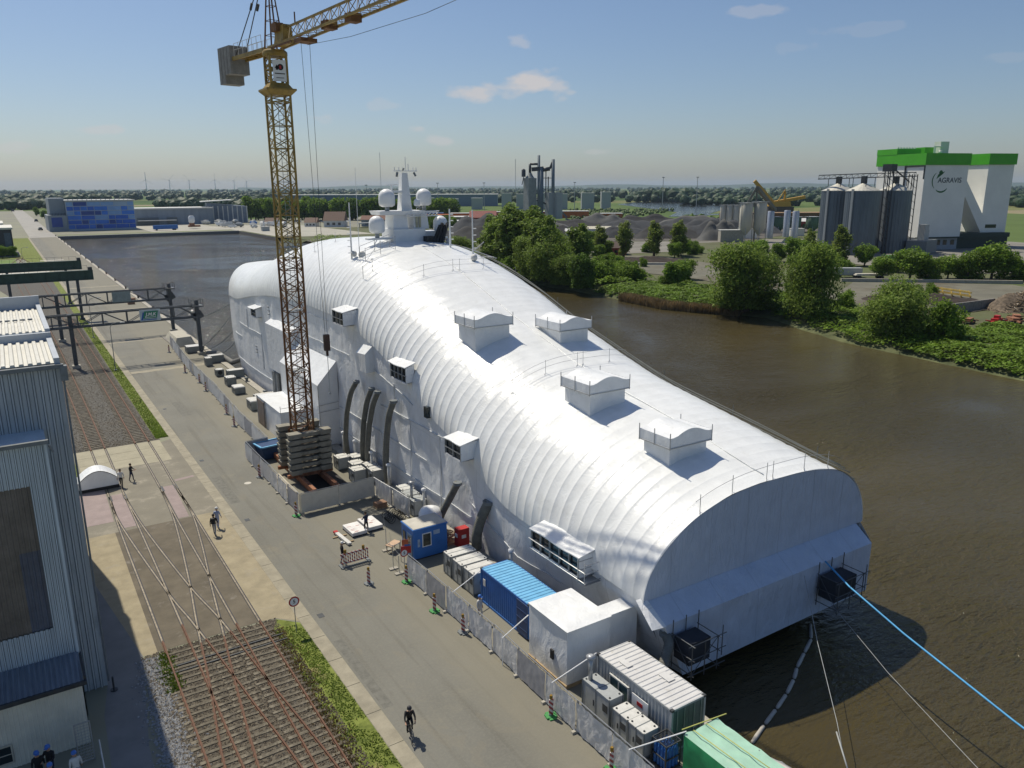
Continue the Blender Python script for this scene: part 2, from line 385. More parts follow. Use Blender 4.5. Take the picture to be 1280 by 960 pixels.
# the ground: one object round the water, quay wall and bank slopes included
g = MB()
FAR = 26000
g.mi = 0   # quay / industrial side
g.face([(-600, -300, 0), (29, -300, 0), (29, 558, 0), (-600, 558, 0)])
g.mi = 1
g.face([(29, -300, 0), (29, -300, -5), (29, 558, -5), (29, 558, 0)])
g.face([(29, 558, -5), (137.5, 558, -5), (137.5, 558, 0), (29, 558, 0)])
g.mi = 0
g.face([(-600, 558, 0), (340, 558, 0), (340, 760, 0), (-600, 760, 0)])
g.face([(-120, 760, 0), (40, 760, 0), (40, 1250, 0), (-120, 1250, 0)])
g.mi = 2
g.face([(40, 760, 0), (FAR, 760, 0), (FAR, FAR, 0), (40, FAR, 0)]); g.face([(-FAR, 760, 0), (-120, 760, 0), (-120, FAR, 0), (-FAR, FAR, 0)])
g.face([(-120, 1250, 0), (40, 1250, 0), (40, FAR, 0), (-120, FAR, 0)])
g.face([(-FAR, -300, 0), (-600, -300, 0), (-600, 760, 0), (-FAR, 760, 0)])
g.face([(340, 440, 0), (FAR, 440, 0), (FAR, 760, 0), (340, 760, 0)])
g.face([(420, -400, 0), (FAR, -400, 0), (FAR, 440, 0), (420, 440, 0)])
g.face([(-FAR, -FAR, -.01), (FAR, -FAR, -.01), (FAR, -400, -.01), (-FAR, -400, -.01)])
g.mi = 3   # yard across the river
g.face([(137.5, 470, 0), (340, 440, 0), (340, 558, 0), (137.5, 558, 0)])
g.mi = 1; g.face([(137.5, 558, -5), (137.5, 470, -5), (137.5, 470, 0), (137.5, 558, 0)])
ys = [-400, -200, 0, 30] + list(range(40, 440, 4)) + [440]
prev = None
for y in ys:
    x = shore(y) + 1.2 * noise.noise(Vector((y * .11, 3, 0)))
    h = .9 + .5 * noise.noise(Vector((y * .05, 9, 0)))
    row = [(x - 9, y, -5), (x - .4, y, WZ - .3), (x + 1.2, y, WZ + .5), (x + 5, y, -.2), (x + 12, y, h * .5), (x + 30, y, .15), (x + 42, y, 0), (420, y, 0)]
    if prev:
        for i in range(7):
            g.mi = 4 if i < 5 else 3
            g.face([prev[i], prev[i + 1], row[i + 1], row[i]])
    prev = row
g.mi = 4; g.face([(132, 440, -5), (147, 440, -.2), (140, 470, -.2), (137.5, 470, -5)]); g.mi = 3; g.face([(147, 440, 0), (340, 440, 0), (137.5, 470, 0)])
struct(g, 'ground', [GROUNDL, CONCD, FARM, YARD, BANK])

GRV = M('yard_gravel', (.145, .14, .108), .95, var=.2, scale=.12, coord='World', bump=.4, bscale=2, dirt=((.105, .09, .06), .05, .50))
r = MB(); r.face([(x, y, .16) for x, y in [(176, 232), (192, 243), (224, 252), (232, 238), (224, 209), (200, 160), (186, 128), (174, 134), (183, 180)]])
r.face([(x, y, .17) for x, y in [(174, 134), (186, 128), (214, 142), (232, 128), (246, 112), (236, 92), (205, 92), (186, 92), (168, 108), (166, 122)]])
struct(r, 'gravel_yard', GRV)
r = MB(); r.face([(x, y, .12) for x, y in [(200, 385), (262, 450), (470, 480), (500, 400), (460, 330), (330, 285), (285, 320), (215, 350)]])
struct(r, 'materials_yard', M('dark_yard', (.10, .092, .08), .95, var=.3, scale=.05, coord='World'))
r = MB(); r.face([(x, y, .14) for x, y in [(262, 140), (285, 120), (330, 140), (420, 150), (440, 220), (350, 290), (270, 230)]]); r.face([(x, y, .1) for x, y in [(225, 262), (262, 255), (300, 290), (330, 285), (262, 330), (215, 350), (200, 300)]])
struct(r, 'mill_yard', M('mill_yard_paving', (.20, .19, .165), .9, var=.2, scale=.06, coord='World'))

# water
def water_mat(name, base, scale=1.0, strength=.75):
    m = bpy.data.materials.new(name); m.use_nodes = True
    n, l = m.node_tree.nodes, m.node_tree.links; b = n['Principled BSDF']
    b.inputs['Base Color'].default_value = (*base, 1); b.inputs['Roughness'].default_value = .07; b.inputs['IOR'].default_value = 1.35; b.inputs['Specular IOR Level'].default_value = .5
    g_ = n.new('ShaderNodeNewGeometry')
    h = None
    for sc, wt, st, ro in ((.16, 1.6, (1, 2.2, 1), .5), (.75, 1.3, (1, 2.4, 1), .35), (2.4, .55, (1, 1.8, 1), .6), (6.0, .22, (1, 1.6, 1), .2)):
        mp_ = n.new('ShaderNodeMapping'); mp_.inputs['Scale'].default_value = st; mp_.inputs['Rotation'].default_value = (0, 0, ro); l.new(g_.outputs['Position'], mp_.inputs['Vector'])
        t = n.new('ShaderNodeTexNoise'); t.inputs['Scale'].default_value = sc * scale; t.inputs['Detail'].default_value = 3; t.inputs['Distortion'].default_value = .4; l.new(mp_.outputs['Vector'], t.inputs['Vector'])
        k = n.new('ShaderNodeMath'); k.operation = 'MULTIPLY'; k.inputs[1].default_value = wt; l.new(t.outputs['Fac'], k.inputs[0])
        if h is None: h = k.outputs[0]
        else:
            a = n.new('ShaderNodeMath'); l.new(h, a.inputs[0]); l.new(k.outputs[0], a.inputs[1]); h = a.outputs[0]
    bp = n.new('ShaderNodeBump'); bp.inputs['Strength'].default_value = strength; bp.inputs['Distance'].default_value = .42
    l.new(h, bp.inputs['Height']); l.new(bp.outputs['Normal'], b.inputs['Normal'])
    wp = n.new('ShaderNodeTexNoise'); wp.inputs['Scale'].default_value = .022; wp.inputs['Detail'].default_value = 3; wp.inputs['Distortion'].default_value = 1.5; l.new(g_.outputs['Position'], wp.inputs['Vector'])
    wr_ = n.new('ShaderNodeMapRange'); wr_.inputs['From Min'].default_value = .35; wr_.inputs['From Max'].default_value = .62; wr_.inputs['To Min'].default_value = strength * .35; wr_.inputs['To Max'].default_value = strength * 1.25
    l.new(wp.outputs['Fac'], wr_.inputs['Value']); l.new(wr_.outputs['Result'], bp.inputs['Strength'])
    t = n.new('ShaderNodeTexNoise'); t.inputs['Scale'].default_value = .015; t.inputs['Detail'].default_value = 4; l.new(g_.outputs['Position'], t.inputs['Vector'])
    rp = n.new('ShaderNodeValToRGB'); l.new(t.outputs['Fac'], rp.inputs['Fac'])
    rp.color_ramp.elements[0].position = .35; rp.color_ramp.elements[0].color = (*[x * .8 for x in base], 1)
    rp.color_ramp.elements[1].position = .65; rp.color_ramp.elements[1].color = (*[x * 1.2 for x in base], 1)
    l.new(rp.outputs['Color'], b.inputs['Base Color'])
    return m
WATER = water_mat('river_water', (.066, .053, .023))
w = MB(); w.face([(25, -300, WZ), (150, -300, WZ), (150, 562, WZ), (25, 562, WZ)])
struct(w, 'river_water', WATER)
w = MB(); w.face([(x, y, .25) for x, y in [(560, 545), (640, 600), (760, 690), (1040, 830), (1350, 1120), (1000, 1120), (850, 1000), (640, 650), (540, 560)]])
w.face([(x, y, .25) for x, y in [(540, 545), (620, 590), (760, 560), (900, 520), (900, 505), (750, 535), (620, 565)]])
struct(w, 'far_river_water', water_mat('far_water', (.05, .055, .055), .5, .3))

# road, apron and paving on the quay
r = MB(); r.face([(14.35, -60, .004), (28.2, -60, .004), (28.2, 556, .004), (14.35, 556, .004)])
struct(r, 'quay_road', PAVE)
r = MB(); r.face([(14.5, 570, .006), (29, 570, .006), (30, 1290, .006), (17, 1290, .006)]); r.face([(14.35, 556, .005), (29, 556, .005), (29, 570, .005), (14.35, 570, .005)])
struct(r, 'far_road', M('far_concrete', (.32, .31, .285), .9, coord='World', scale=.1))
r = MB()
y = -30.
while y < 556:   # kerb band of concrete slabs with open joints
    L = 9 if y > 200 else 3.0
    r.box(13.45, 14.33, y + .02, y + L - .02, -.1, .02 + (0 if y < 200 else .01)); y += L
struct(r, 'kerb', M('kerb_concrete', (.29, .265, .20), .85, var=.18, scale=.9, coord='World', bump=.2))
r = MB(); r.box(28.1, 29.05, -60, 555, -.3, .16)
for y in range(-50, 555, 12): r.box(28.98, 29.12, y, y + .5, -3, .1)
struct(r, 'quay_edge', CONC)
r = MB()
for y in (133.5, 163, 208, 262): r.face([(14.4, y, .008), (28.0, y + .6, .008), (28.0, y + 2.2, .008), (14.4, y + 1.6, .008)])
struct(r, 'pale_road_strips', M('kerb_concrete', (.29, .265, .20)))
# lighter block paving by the tracks
r = MB(); r.face([(11.3, 49.0, .006), (12.2, 48.9, .006), (13.45, 47.6, .006), (13.45, 70, .006), (11.3, 70, .006)])
r.face([(3.9, 49, .006), (4.75, 48.8, .006), (4.75, 70, .006), (2.4, 71, .006), (2.2, 62, .006)])
struct(r, 'block_paving', M('pale_paving', (.30, .26, .175), .9, var=.16, scale=.9, coord='World', bump=.3, bscale=10, dirt=((.30, .27, .21), .7, .56)))
r = MB(); r.face([(4.75, 49.0, .010), (11.28, 49.0, .010), (11.28, 70, .010), (4.75, 70, .010)])
struct(r, 'track_crossing_concrete', M('stained_concrete', (.125, .108, .08), .9, var=.25, scale=.45, coord='World', bump=.3, dirt=((.24, .22, .19), .5, .58)))
r = MB(); r.face([(2, 70, .007), (13.45, 70, .007), (13.45, 95, .007), (2, 87, .007)])
struct(r, 'crossing_paving', M('crossing_paving', (.205, .19, .15), .9, var=.12, scale=.4, coord='World', dirt=((.33, .30, .24), .4, .55)))
r = MB()
for x0, x1 in ((3.6, 5.1), (6.75, 9.6), (5.35, 6.5), (9.85, 11.05), (11.3, 12.3)):
    for k in range(3): r.box(x0 + .01, x1 - .01, 87.2 + k * 2.7, 87.2 + k * 2.7 + 2.66, -.05, .016)
struct(r, 'crossing_slabs', M('cream_slabs', (.33, .305, .225), .9, var=.12, scale=.6, coord='World'))
r = MB()
for p in ([(2.75, 72.6), (4.95, 72.6), (5.1, 81.5), (2.8, 81.5)], [(5.36, 70.6), (6.5, 70.6), (6.5, 79.4), (5.36, 79.4)], [(9.86, 70.2), (10.75, 70.2), (11.0, 79.1), (9.95, 79.1)], [(11.35, 80), (13.2, 80.4), (13.2, 80.9), (11.35, 80.6)]):
    r.face([(x, y, .018) for x, y in p])
struct(r, 'pink_paving', M('pink_asphalt', (.29, .235, .225), .9, var=.12, scale=.8, coord='World'))
# shaded path beside the hall
r = MB(); r.face([(.4, 20, .006), (2.6, 20, .006), (2.9, 40, .006), (3.9, 49, .006), (1.7, 47, .006), (1.2, 44, .006)]); r.face([(1.7, 47, .0055), (3.9, 49, .0055), (2.2, 62, .0055), (2.4, 71, .0055), (1.7, 71, .0055)])
struct(r, 'hall_path', M('path_grey', (.20, .20, .195), .9, var=.12, scale=.6, coord='World'))

# ballast beds: gravel sheet plus loose stones
BAL = M('ballast', (.10, .085, .062), .95, var=.45, scale=5, detail=8, coord='World', bump=1.0, bscale=6, c2=(.115, .10, .075), dirt=((.15, .145, .125), .5, .66))
BAL2 = M('ballast_far', (.10, .096, .085), .95, var=.4, scale=2.2, detail=8, coord='World', bump=.8, bscale=5, dirt=((.10, .09, .075), .3, .5))
r = MB(); r.face([(2.9, 15, .012), (12.4, 15, .012), (12.1, 48.8, .012), (4.75, 48.8, .012), (3.9, 48.8, .012)])
struct(r, 'near_ballast', BAL)
r = MB(); r.face([(1.9, 95.3, .012), (12.4, 95.3, .012), (12.4, 240, .012), (1.2, 240, .012)]); r.face([(1.2, 240, .012), (12.4, 240, .012), (11.5, 330, .012), (-10, 330, .012)])
struct(r, 'far_ballast', BAL2)
def scatter(n, area, size, mat, name, zoff=.0, kind='stuff'):
    m_ = MB()
    for i in range(n):
        x, y = area(); s = size * rnd.uniform(.5, 1.3); a = rnd.uniform(0, 6.28)
        pts = []
        for k in range(4):
            t = a + k * 1.57 + rnd.uniform(-.4, .4); pts.append((x + s * math.cos(t), y + s * math.sin(t), zoff))
        tp = (x + rnd.uniform(-.3, .3) * s, y + rnd.uniform(-.3, .3) * s, zoff + s * rnd.uniform(.5, 1.0))
        n0 = len(m_.v); m_.v += pts + [tp]
        for k in range(4): m_.f.append((n0 + k, n0 + (k + 1) % 4, n0 + 4)); m_.m.append(0); m_.sm.append(False)
    return tag(m_.build(name, mat), kind=kind)
def stone_mat(name, cs):
    m = bpy.data.materials.new(name); m.use_nodes = True; n, l = m.node_tree.nodes, m.node_tree.links
    g_ = n.new('ShaderNodeNewGeometry'); rp = n.new('ShaderNodeValToRGB'); l.new(g_.outputs['Random Per Island'], rp.inputs['Fac'])
    while len(rp.color_ramp.elements) < len(cs): rp.color_ramp.elements.new(.5)
    for i, c in enumerate(cs): rp.color_ramp.elements[i].position = i / (len(cs) - 1); rp.color_ramp.elements[i].color = (*c, 1)
    l.new(rp.outputs['Color'], n['Principled BSDF'].inputs['Base Color']); n['Principled BSDF'].inputs['Roughness'].default_value = .95
    return m
STONE = stone_mat('stones', [(.075, .06, .042), (.13, .112, .085), (.11, .085, .058), (.19, .175, .145)])
STONEB = stone_mat('pale_stones', [(.22, .23, .24), (.34, .35, .36), (.28, .27, .25)])
scatter(22000, lambda: (rnd.uniform(3.8, 12.2), rnd.uniform(26, 48.9)), .06, STONE, 'near_ballast_stones', .016)
scatter(3500, lambda: ((lambda y: (rnd.gauss(4.15 - (48 - y) * .02, .42), y))(rnd.uniform(26, 48.5))), .09, STONEB, 'pale_gravel_edge', .014)
scatter(9000, lambda: (rnd.uniform(3.2, 12.2), 95.5 + 70 * rnd.random() ** 1.6), .07, STONE, 'far_ballast_stones', .012)

# grass: soil sheet plus tufts
GS = M('verge_soil', (.11, .15, .022), .95, var=.35, scale=1.3, coord='World', c2=(.16, .19, .04), dirt=((.26, .20, .11), .45, .58), bump=.5, bscale=5)
r = MB(); r.face([(11.6, 47.3, .015), (12.2, 48.7, .015), (13.42, 47.4, .015), (13.42, 20, .015), (10.8, 20, .015), (11.6, 36, .015)])
r.face([(12.0, 95.6, .016), (13.42, 96.5, .016), (13.42, 300, .016), (11.9, 300, .016)]); r.face([(8, 330, .016), (13.4, 330, .016), (13.4, 555, .016), (4, 555, .016)])
r.face([(1.8, 82, .016), (3.4, 86, .016), (3.2, 100, .016), (1.9, 130, .016)])
struct(r, 'grass_verge', GS)
GRASS = leafmat('grass', (.10, .16, .02), (.20, .28, .045), .4)
GRASSD = leafmat('dry_grass', (.14, .10, .04), (.28, .21, .09), .3)
def tufts(n, area, h, mat, name, wmul=.25, spread=1.0):
    m_ = MB()
    for i in range(n):
        p = area()
        if p is None: continue
        x, y, z = p if len(p) == 3 else (*p, .015)
        a = rnd.uniform(0, 6.28); hh = h * rnd.uniform(.5, 1.3); w_ = hh * wmul; lx, ly = rnd.uniform(-.5, .5) * hh * spread, rnd.uniform(-.5, .5) * hh * spread
        dx, dy = math.cos(a) * w_, math.sin(a) * w_
        m_.face([(x - dx, y - dy, z), (x + dx, y + dy, z), (x + lx + dx * .3, y + ly + dy * .3, z + hh), (x + lx - dx * .3, y + ly - dy * .3, z + hh)])
    return tag(m_.build(name, mat), kind='stuff')
def vg():
    y = rnd.uniform(27, 47.3); x = rnd.uniform(11.7 - (47 - y) * .03, 13.4)
    d = noise.noise(Vector((x * .9, y * .5, 0)))
    if x < 12.3 and d < .1: return None
    return (x, y) if d > -.28 else None
tufts(9000, vg, .05, GRASS, 'verge_grass', .8, 2.2)
tufts(2600, lambda: ((lambda y: (rnd.gauss(11.9 - (47 - y) * .03, .35), y))(rnd.uniform(27, 47.5))), .10, GRASSD, 'dry_verge_grass', .5)
tufts(9000, lambda: (rnd.uniform(12.05, 13.4), 96 + 110 * rnd.random() ** 1.7), .07, GRASS, 'far_verge_grass', .9, 2.2)
tufts(900, lambda: (rnd.gauss(5.0, .25), rnd.uniform(44, 48.6)), .12, GRASS, 'weeds_by_rail', .5)
tufts(700, lambda: (rnd.uniform(1.9, 3.0), rnd.uniform(84, 105)), .25, GRASSD, 'weeds_by_hall', .5)

# ------------------------------------------------------------------ rails
RAILM = M('rail_rust', (.115, .055, .032), .7, .2, var=.2, scale=3)
RAILC = M('rail_in_concrete', (.19, .16, .115), .5, .2, var=.25, scale=3, c2=(.26, .22, .16))
def arc(pts, n=8):
    out = []
    for i in range(len(pts) - 1):
        p0 = pts[max(i - 1, 0)]; p1 = pts[i]; p2 = pts[i + 1]; p3 = pts[min(i + 2, len(pts) - 1)]
        for k in range(n):
            t = k / n
            out.append(tuple(.5 * (2 * p1[j] + (p2[j] - p0[j]) * t + (2 * p0[j] - 5 * p1[j] + 4 * p2[j] - p3[j]) * t * t + (3 * p1[j] - p0[j] - 3 * p2[j] + p3[j]) * t ** 3) for j in range(2)))
    out.append(pts[-1]); return out
def rail(pts, parent, name='rail', z0=.02, h=.14):
    pts = arc(pts); m_ = MB()
    for a, b in zip(pts, pts[1:]):
        hi = a[1] > 48.9 and a[1] < 95
        m_.mi = 1 if hi else 0
        zt = .045 if hi else z0 + h
        zb = -.02 if hi else z0
        m_.slab((a[0], a[1], (zb + zt) / 2), (b[0], b[1], (zb + zt) / 2), .09 if a[1] < 95 else .12, zt - zb)
        if hi:   # flangeway groove: dark steel strip just inside
            m_.mi = 2; m_.slab((a[0] + .09, a[1], .014), (b[0] + .09, b[1], .014), .085, .02); m_.slab((a[0] - .075, a[1], .014), (b[0] - .075, b[1], .014), .05, .02)
        else:
            m_.mi = 0; m_.slab((a[0], a[1], z0 + .01), (b[0], b[1], z0 + .01), .17, .025)
    return m_.build(name, [RAILM, RAILC, BLACK], parent)
SLP = M('sleeper', (.11, .096, .07), .9, var=.4, scale=2.2, c2=(.155, .138, .105), dirt=((.07, .06, .045), 1.5, .52))
sl = MB(); sl.box(-1.24, 1.24, -.11, .11, 0, .05); SLEEP = sl.mesh('sleeper', SLP)
def track(name, label, rails, sleepers, extra=()):
    t = thing(name, label, 'railway track', (0, 0, 0), 0, 'railway tracks along the quay')
    for p in rails: rail(p, t)
    for x, y, sx in sleepers:
        o = bpy.data.objects.new('sleeper', SLEEP); col.objects.link(o); o.parent = t; o.location = (x + rnd.uniform(-.07, .07), y, .008); o.scale = (sx * rnd.uniform(.94, 1.05), rnd.uniform(.8, 1.15), 1)
        o.rotation_euler = (rnd.uniform(-.04, .04), rnd.uniform(-.008, .008), rnd.uniform(-.035, .035))
    if extra:
        m_ = MB()
        for x, y in extra: m_.box(x - 1.25, x + 1.25, y - .12, y + .12, .012, .06)
        tag(m_.build('distant_sleepers', SLP, t), kind='stuff')
    return t
yy = [26.5 + i * .62 for i in range(36)]
track('railway_track', 'left rusty railway track nearest the corrugated hall', [[(5.2, 20), (5.2, 36), (5.2, 52), (5.15, 70), (5.26, 79), (5.2, 95), (5.0, 130), (4.2, 190), (2, 300)], [(6.64, 20), (6.64, 36), (6.66, 56), (6.6, 70), (6.55, 79), (6.6, 95), (6.45, 130), (5.8, 190), (3.6, 300)]],
      [(6.1, y + rnd.uniform(-.05, .05), 1.1) for y in yy], [(5.9 - max(0, y - 100) * .012, y) for y in [96 + i * .7 for i in range(150)]])
track('railway_track', 'right rusty railway track nearest the road', [[(9.75, 20), (9.75, 36), (9.74, 57), (9.7, 70), (9.75, 79), (9.72, 95), (9.5, 160), (9.2, 220), (8.4, 300)], [(11.2, 20), (11.2, 36), (11.17, 49), (11.17, 60), (11.16, 71), (11.1, 79), (11.15, 95), (10.95, 160), (10.6, 220), (9.8, 300)]],
      [(10.4, y + rnd.uniform(-.07, .07), 1.05) for y in yy], [(10.4, y) for y in [96 + i * .7 for i in range(150)]])
track('crossover_track', 'rail crossover running from the left track to the right one towards the camera', [[(5.26, 79.2), (5.33, 71.8), (6.6, 57.1), (7.33, 51.3), (8.08, 44.3), (8.5, 40), (9.1, 34), (9.7, 24)], [(6.49, 79.2), (6.96, 69.7), (8.15, 56.9), (9.0, 50.6), (9.7, 42.7), (10.6, 33.5), (11.1, 24)]],
      [(8.25, y + rnd.uniform(-.06, .06), .62) for y in yy[6:]])
track('crossover_track', 'rail crossover running from the right track to the left one towards the camera', [[(9.78, 79.2), (9.46, 70), (8.4, 58.5), (7.55, 51.2), (6.76, 43.6), (5.86, 36.1), (5.3, 26)], [(11.06, 79), (11.1, 71), (10.46, 63.7), (9.66, 57), (8.91, 50.3), (7.95, 41.9), (7.2, 34), (6.7, 25)]],
      [])
# switch frogs, point rods and a buffer gravel patch
for k, (x, y) in enumerate(((5.3, 79), (6.55, 78.9), (9.85, 79), (11.1, 79))): m_ = MB(); m_.box(x - .16, x + .16, y - 1.2, y + .3, .012, .035); tag(m_.build('point_plate', STEELD), 'dark steel plate where the %s rail from the left splits' % nth(k + 1), 'rail fitting', 'point plates')
for k, y in enumerate((45.9, 46.6)): m_ = MB(); m_.box(4.2, 12.1, y, y + .1, .03, .09); tag(m_.build('point_rod', STEELD), ('nearer', 'farther')[k] + ' thin steel rod lying across the rails at the edge of the ballast', 'rail fitting', 'point rods')

r = MB()
for x0, x1, y0, y1, a in ((14.6, 15.5, 71, 79, .0), (14.5, 15.1, 36, 44, .0), (16.5, 17.6, 104, 112, .0)): r.box(x0, x1, y0, y1, -.1, .0075, a)
struct(r, 'road_patches', M('asphalt_patch', (.152, .15, .13), .9, var=.2, scale=2.5, coord='World'))
# drains and marks on the road
for i, (x, y) in enumerate(((14.9, 47.5), (14.9, 66.5), (14.9, 85), (17.3, 75.5), (15.2, 109))):
    m_ = MB()
    if i == 3: m_.lathe(x, y, [(.35, .006), (.35, .016)], 14)
    else:
        m_.box(x - .2, x + .2, y - .28, y + .28, .005, .018)
    tag(m_.build('drain_cover', CONCL if i == 3 else STEELD), ['dark gully grate at the kerb beside the speed sign', 'dark gully grate at the kerb beside the two walking men', 'dark gully grate at the kerb opposite the dome tent', 'round pale manhole cover in the middle of the road', 'dark gully grate at the kerb opposite the sheeted tents'][i], 'drain cover')

# ================================================================== THE WRAPPED SHIP
def wb(mb, name, mat, t):
    """build a part of thing t from vertices given in world coordinates"""
    lx, ly, lz = t.location
    mb.v = [(p[0] - lx, p[1] - ly, p[2] - lz) for p in mb.v]
    return mb.build(name, mat, t)
ZW = [(30.8, 4.45), (38, 4.5), (47, 4.9), (52.5, 7.4), (57, 8.7), (61, 9.6), (69, 13.0), (76, 14.4), (82, 15.0), (93, 15.1), (103, 14.6), (110, 14.0), (117, 13.0), (124, 11.8), (135, 11.2), (152, 10.4)]
ZR = [(30.8, 9.9), (38, 11.5), (49, 13.3), (53, 14.2), (61.5, 16.6), (67.7, 18.7), (73.7, 20.5), (80, 21.9), (86, 22.5), (95, 22.4), (104, 21.8), (110, 20.9), (115, 19.4), (119, 18.0), (123, 17.1), (130, 16.8), (140, 16.1), (146, 15.0), (149.5, 13.8), (151.3, 11.6)]
XL = [(30.8, 29.05), (38, 29.3), (120, 29.4), (128, 29.7), (135, 30.7), (140, 31.9), (144, 33.4), (147, 35.0), (149.5, 36.9), (150.8, 38.4), (151.4, 39.5)]
XB = [(29.4, 31.35), (32, 31.0), (38, 30.2), (46, 29.5), (60, 29.3), (120, 29.6), (128, 30.2), (135, 31.6), (140, 33), (144, 34.5), (147, 36), (149.5, 37.6), (150.8, 38.8), (151.4, 39.6)]
XC = 39.8
def smooth(tab, y):
    return (lerp(tab, y - 1.6) + lerp(tab, y) * 2 + lerp(tab, y + 1.6)) / 4
def secz(x, y):
    h = XC - lerp(XL, y)
    t = abs(x - XC) / h if h > 0 else 2
    if t >= 1: return lerp(ZW, y)
    p = (2.3 if x < XC else 3.3) + max(0, min(1.8, (y - 112) * .15))
    return smooth(ZW, y) + (smooth(ZR, y) - smooth(ZW, y)) * (1 - t ** p) ** .5
ship = thing('wrapped_ship', 'huge ship wrapped entirely in white shrink film, moored along the quay', 'ship', (39.8, 90, WZ))
N = 64; RIB = 1.02
ribj = [rnd.uniform(.5, 1.5) for _ in range(400)]
v, f = [], []
Y = []
k = 0
while 30.8 + k * RIB < 151.3:
    Y += [y for y in (30.8 + (k + q) * RIB for q in (0, .05, .16, .36, .64, .84, .95)) if y < 151.31]; k += 1
for y in Y:
    h = max(XC - lerp(XL, y), .12); zw, zr = smooth(ZW, y), smooth(ZR, y)
    k = int((y - 30.8) / RIB + 1e-6); fr = max(0, (y - 30.8) / RIB - k)
    sag = max(0, math.sin(math.pi * fr)) ** .62
    far = max(0, min(1, (112 - y) / 10))
    for i in range(N + 1):
        th = math.pi * i / N; t = -math.cos(th)
        p = (2.3 if t < 0 else 3.3) + max(0, min(1.8, (y - 112) * .15))
        x = XC + h * t; z = zw + (zr - zw) * max(0, 1 - abs(t) ** p) ** .5
        side = abs(t) ** 2.2
        patch = .55 + .9 * max(0, noise.noise(Vector((y * .06, t * 1.5, 4))) + .35)
        amp = (.008 + .085 * side) * (.75 + .25 * ribj[k]) * patch * far + .006
        nx, nz = t * (zr - zw) / h, 1.0
        L = math.hypot(nx, nz)
        lump = .05 * noise.noise(Vector((x * .5, y * .35, 1))) + .10 * noise.noise(Vector((x * .15, y * .1, 7)))
        if y > 112: lump += .16 * abs(noise.noise(Vector((x * .5, y * .12, 3)))) * side
        d = -amp * sag + lump
        v.append((x + nx / L * d, y, z + nz / L * d))
n1 = N + 1
for j in range(len(Y) - 1):
    for i in range(N): f.append((j * n1 + i, j * n1 + i + 1, (j + 1) * n1 + i + 1, (j + 1) * n1 + i))
roof = MB(); roof.raw(v, f, True)
wb(roof, 'roof_film', FILM_ROOF, ship)

# side walls
def wallpt(y, s, side):   # s 0 bottom, 1 top
    zt = smooth(ZW, y) + .25; zb = -.45
    xt = lerp(XL, y) + .10; xb = lerp(XB, y)
    z = zb + (zt - zb) * s
    # decks where a scaffold ledger pulls the film tight
    k = min(1, max(0, (z - zb) / 4.2)); x = xb + (xt - xb) * k
    bulge = .16 * noise.noise(Vector((y * .35, z * .22, side * 9))) + .07 * noise.noise(Vector((y * 1.3, z * .5, 5)))
    x += bulge * (1 if y < 105 else .6) + (.12 if y < 105 else .0)
    if side: x = 2 * XC - x
    return (x, y, z)
for side, nm in ((0, 'side_film'), (1, 'river_side_film')):
    v, f = [], []; NS = 36
    Yw = [30.85 + i * .4 for i in range(int((151.3 - 30.85) / .4) + 1)] + [151.3]
    for y in Yw:
        for i in range(NS + 1): v.append(wallpt(y, i / NS, side))
    for j in range(len(Yw) - 1):
        for i in range(NS):
            a = j * (NS + 1) + i; b = a + NS + 1; q = (a, a + 1, b + 1, b); f.append(q if not side else q[::-1])
    m_ = MB(); m_.raw(v, f, True); wb(m_, nm, FILM_WALL, ship)
# stern: hanging lower panel, sloping band, arched face
def grid(m_, A, B, C, D, nu, nv, amp=.05, seed=0):
    A, B, C, D = map(Vector, (A, B, C, D)); v, f = [], []
    nrm = (B - A).cross(D - A).normalized()
    for j in range(nv + 1):
        for i in range(nu + 1):
            s, t = i / nu, j / nv; p = (A * (1 - s) + B * s) * (1 - t) + (D * (1 - s) + C * s) * t
            e = min(1, 6 * min(s, 1 - s, t, 1 - t))
            v.append(p + nrm * (amp * noise.noise(p * .45 + Vector((seed, 0, 0))) + amp * .4 * noise.noise(p * 1.4)) * e)
    for j in range(nv):
        for i in range(nu): a = j * (nu + 1) + i; f.append((a, a + 1, a + nu + 2, a + nu + 1))
    m_.raw(v, f, True)
m_ = MB(); grid(m_, (31.3, 29.5, -.45), (49.9, 29.5, -.35), (49.95, 29.5, 3.38), (29.6, 29.5, 3.45), 60, 16, .10); wb(m_, 'stern_skirt', FILM_STERN_SHADED, ship)
m_ = MB(); grid(m_, (29.6, 29.5, 3.45), (49.95, 29.5, 3.38), (49.9, 30.85, 4.42), (29.1, 30.85, 4.5), 60, 6, .08, 3); wb(m_, 'stern_slope', FILM_STERN_SHADED, ship)
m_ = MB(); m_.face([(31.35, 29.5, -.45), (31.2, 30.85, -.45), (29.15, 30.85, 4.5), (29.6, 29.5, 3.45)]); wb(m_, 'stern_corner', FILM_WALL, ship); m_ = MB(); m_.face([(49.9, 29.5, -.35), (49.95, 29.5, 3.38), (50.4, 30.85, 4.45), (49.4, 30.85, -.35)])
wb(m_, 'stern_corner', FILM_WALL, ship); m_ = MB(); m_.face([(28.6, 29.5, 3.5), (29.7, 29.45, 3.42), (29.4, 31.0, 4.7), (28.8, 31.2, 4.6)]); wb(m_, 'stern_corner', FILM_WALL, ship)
v, f = [], []
for i in range(N + 1):
    th = math.pi * i / N; t = -math.cos(th); p = 2.3 if t < 0 else 3.3
    x = XC + 10.75 * t; z = 4.45 + 5.5 * max(0, 1 - abs(t) ** p) ** .5
    for j in range(9):
        zz = 4.40 + (z - 4.40) * j / 8
        v.append((x, 30.86 - .05 * noise.noise(Vector((x * .5, zz * .7, 2))) * math.sin(math.pi * j / 8), zz))
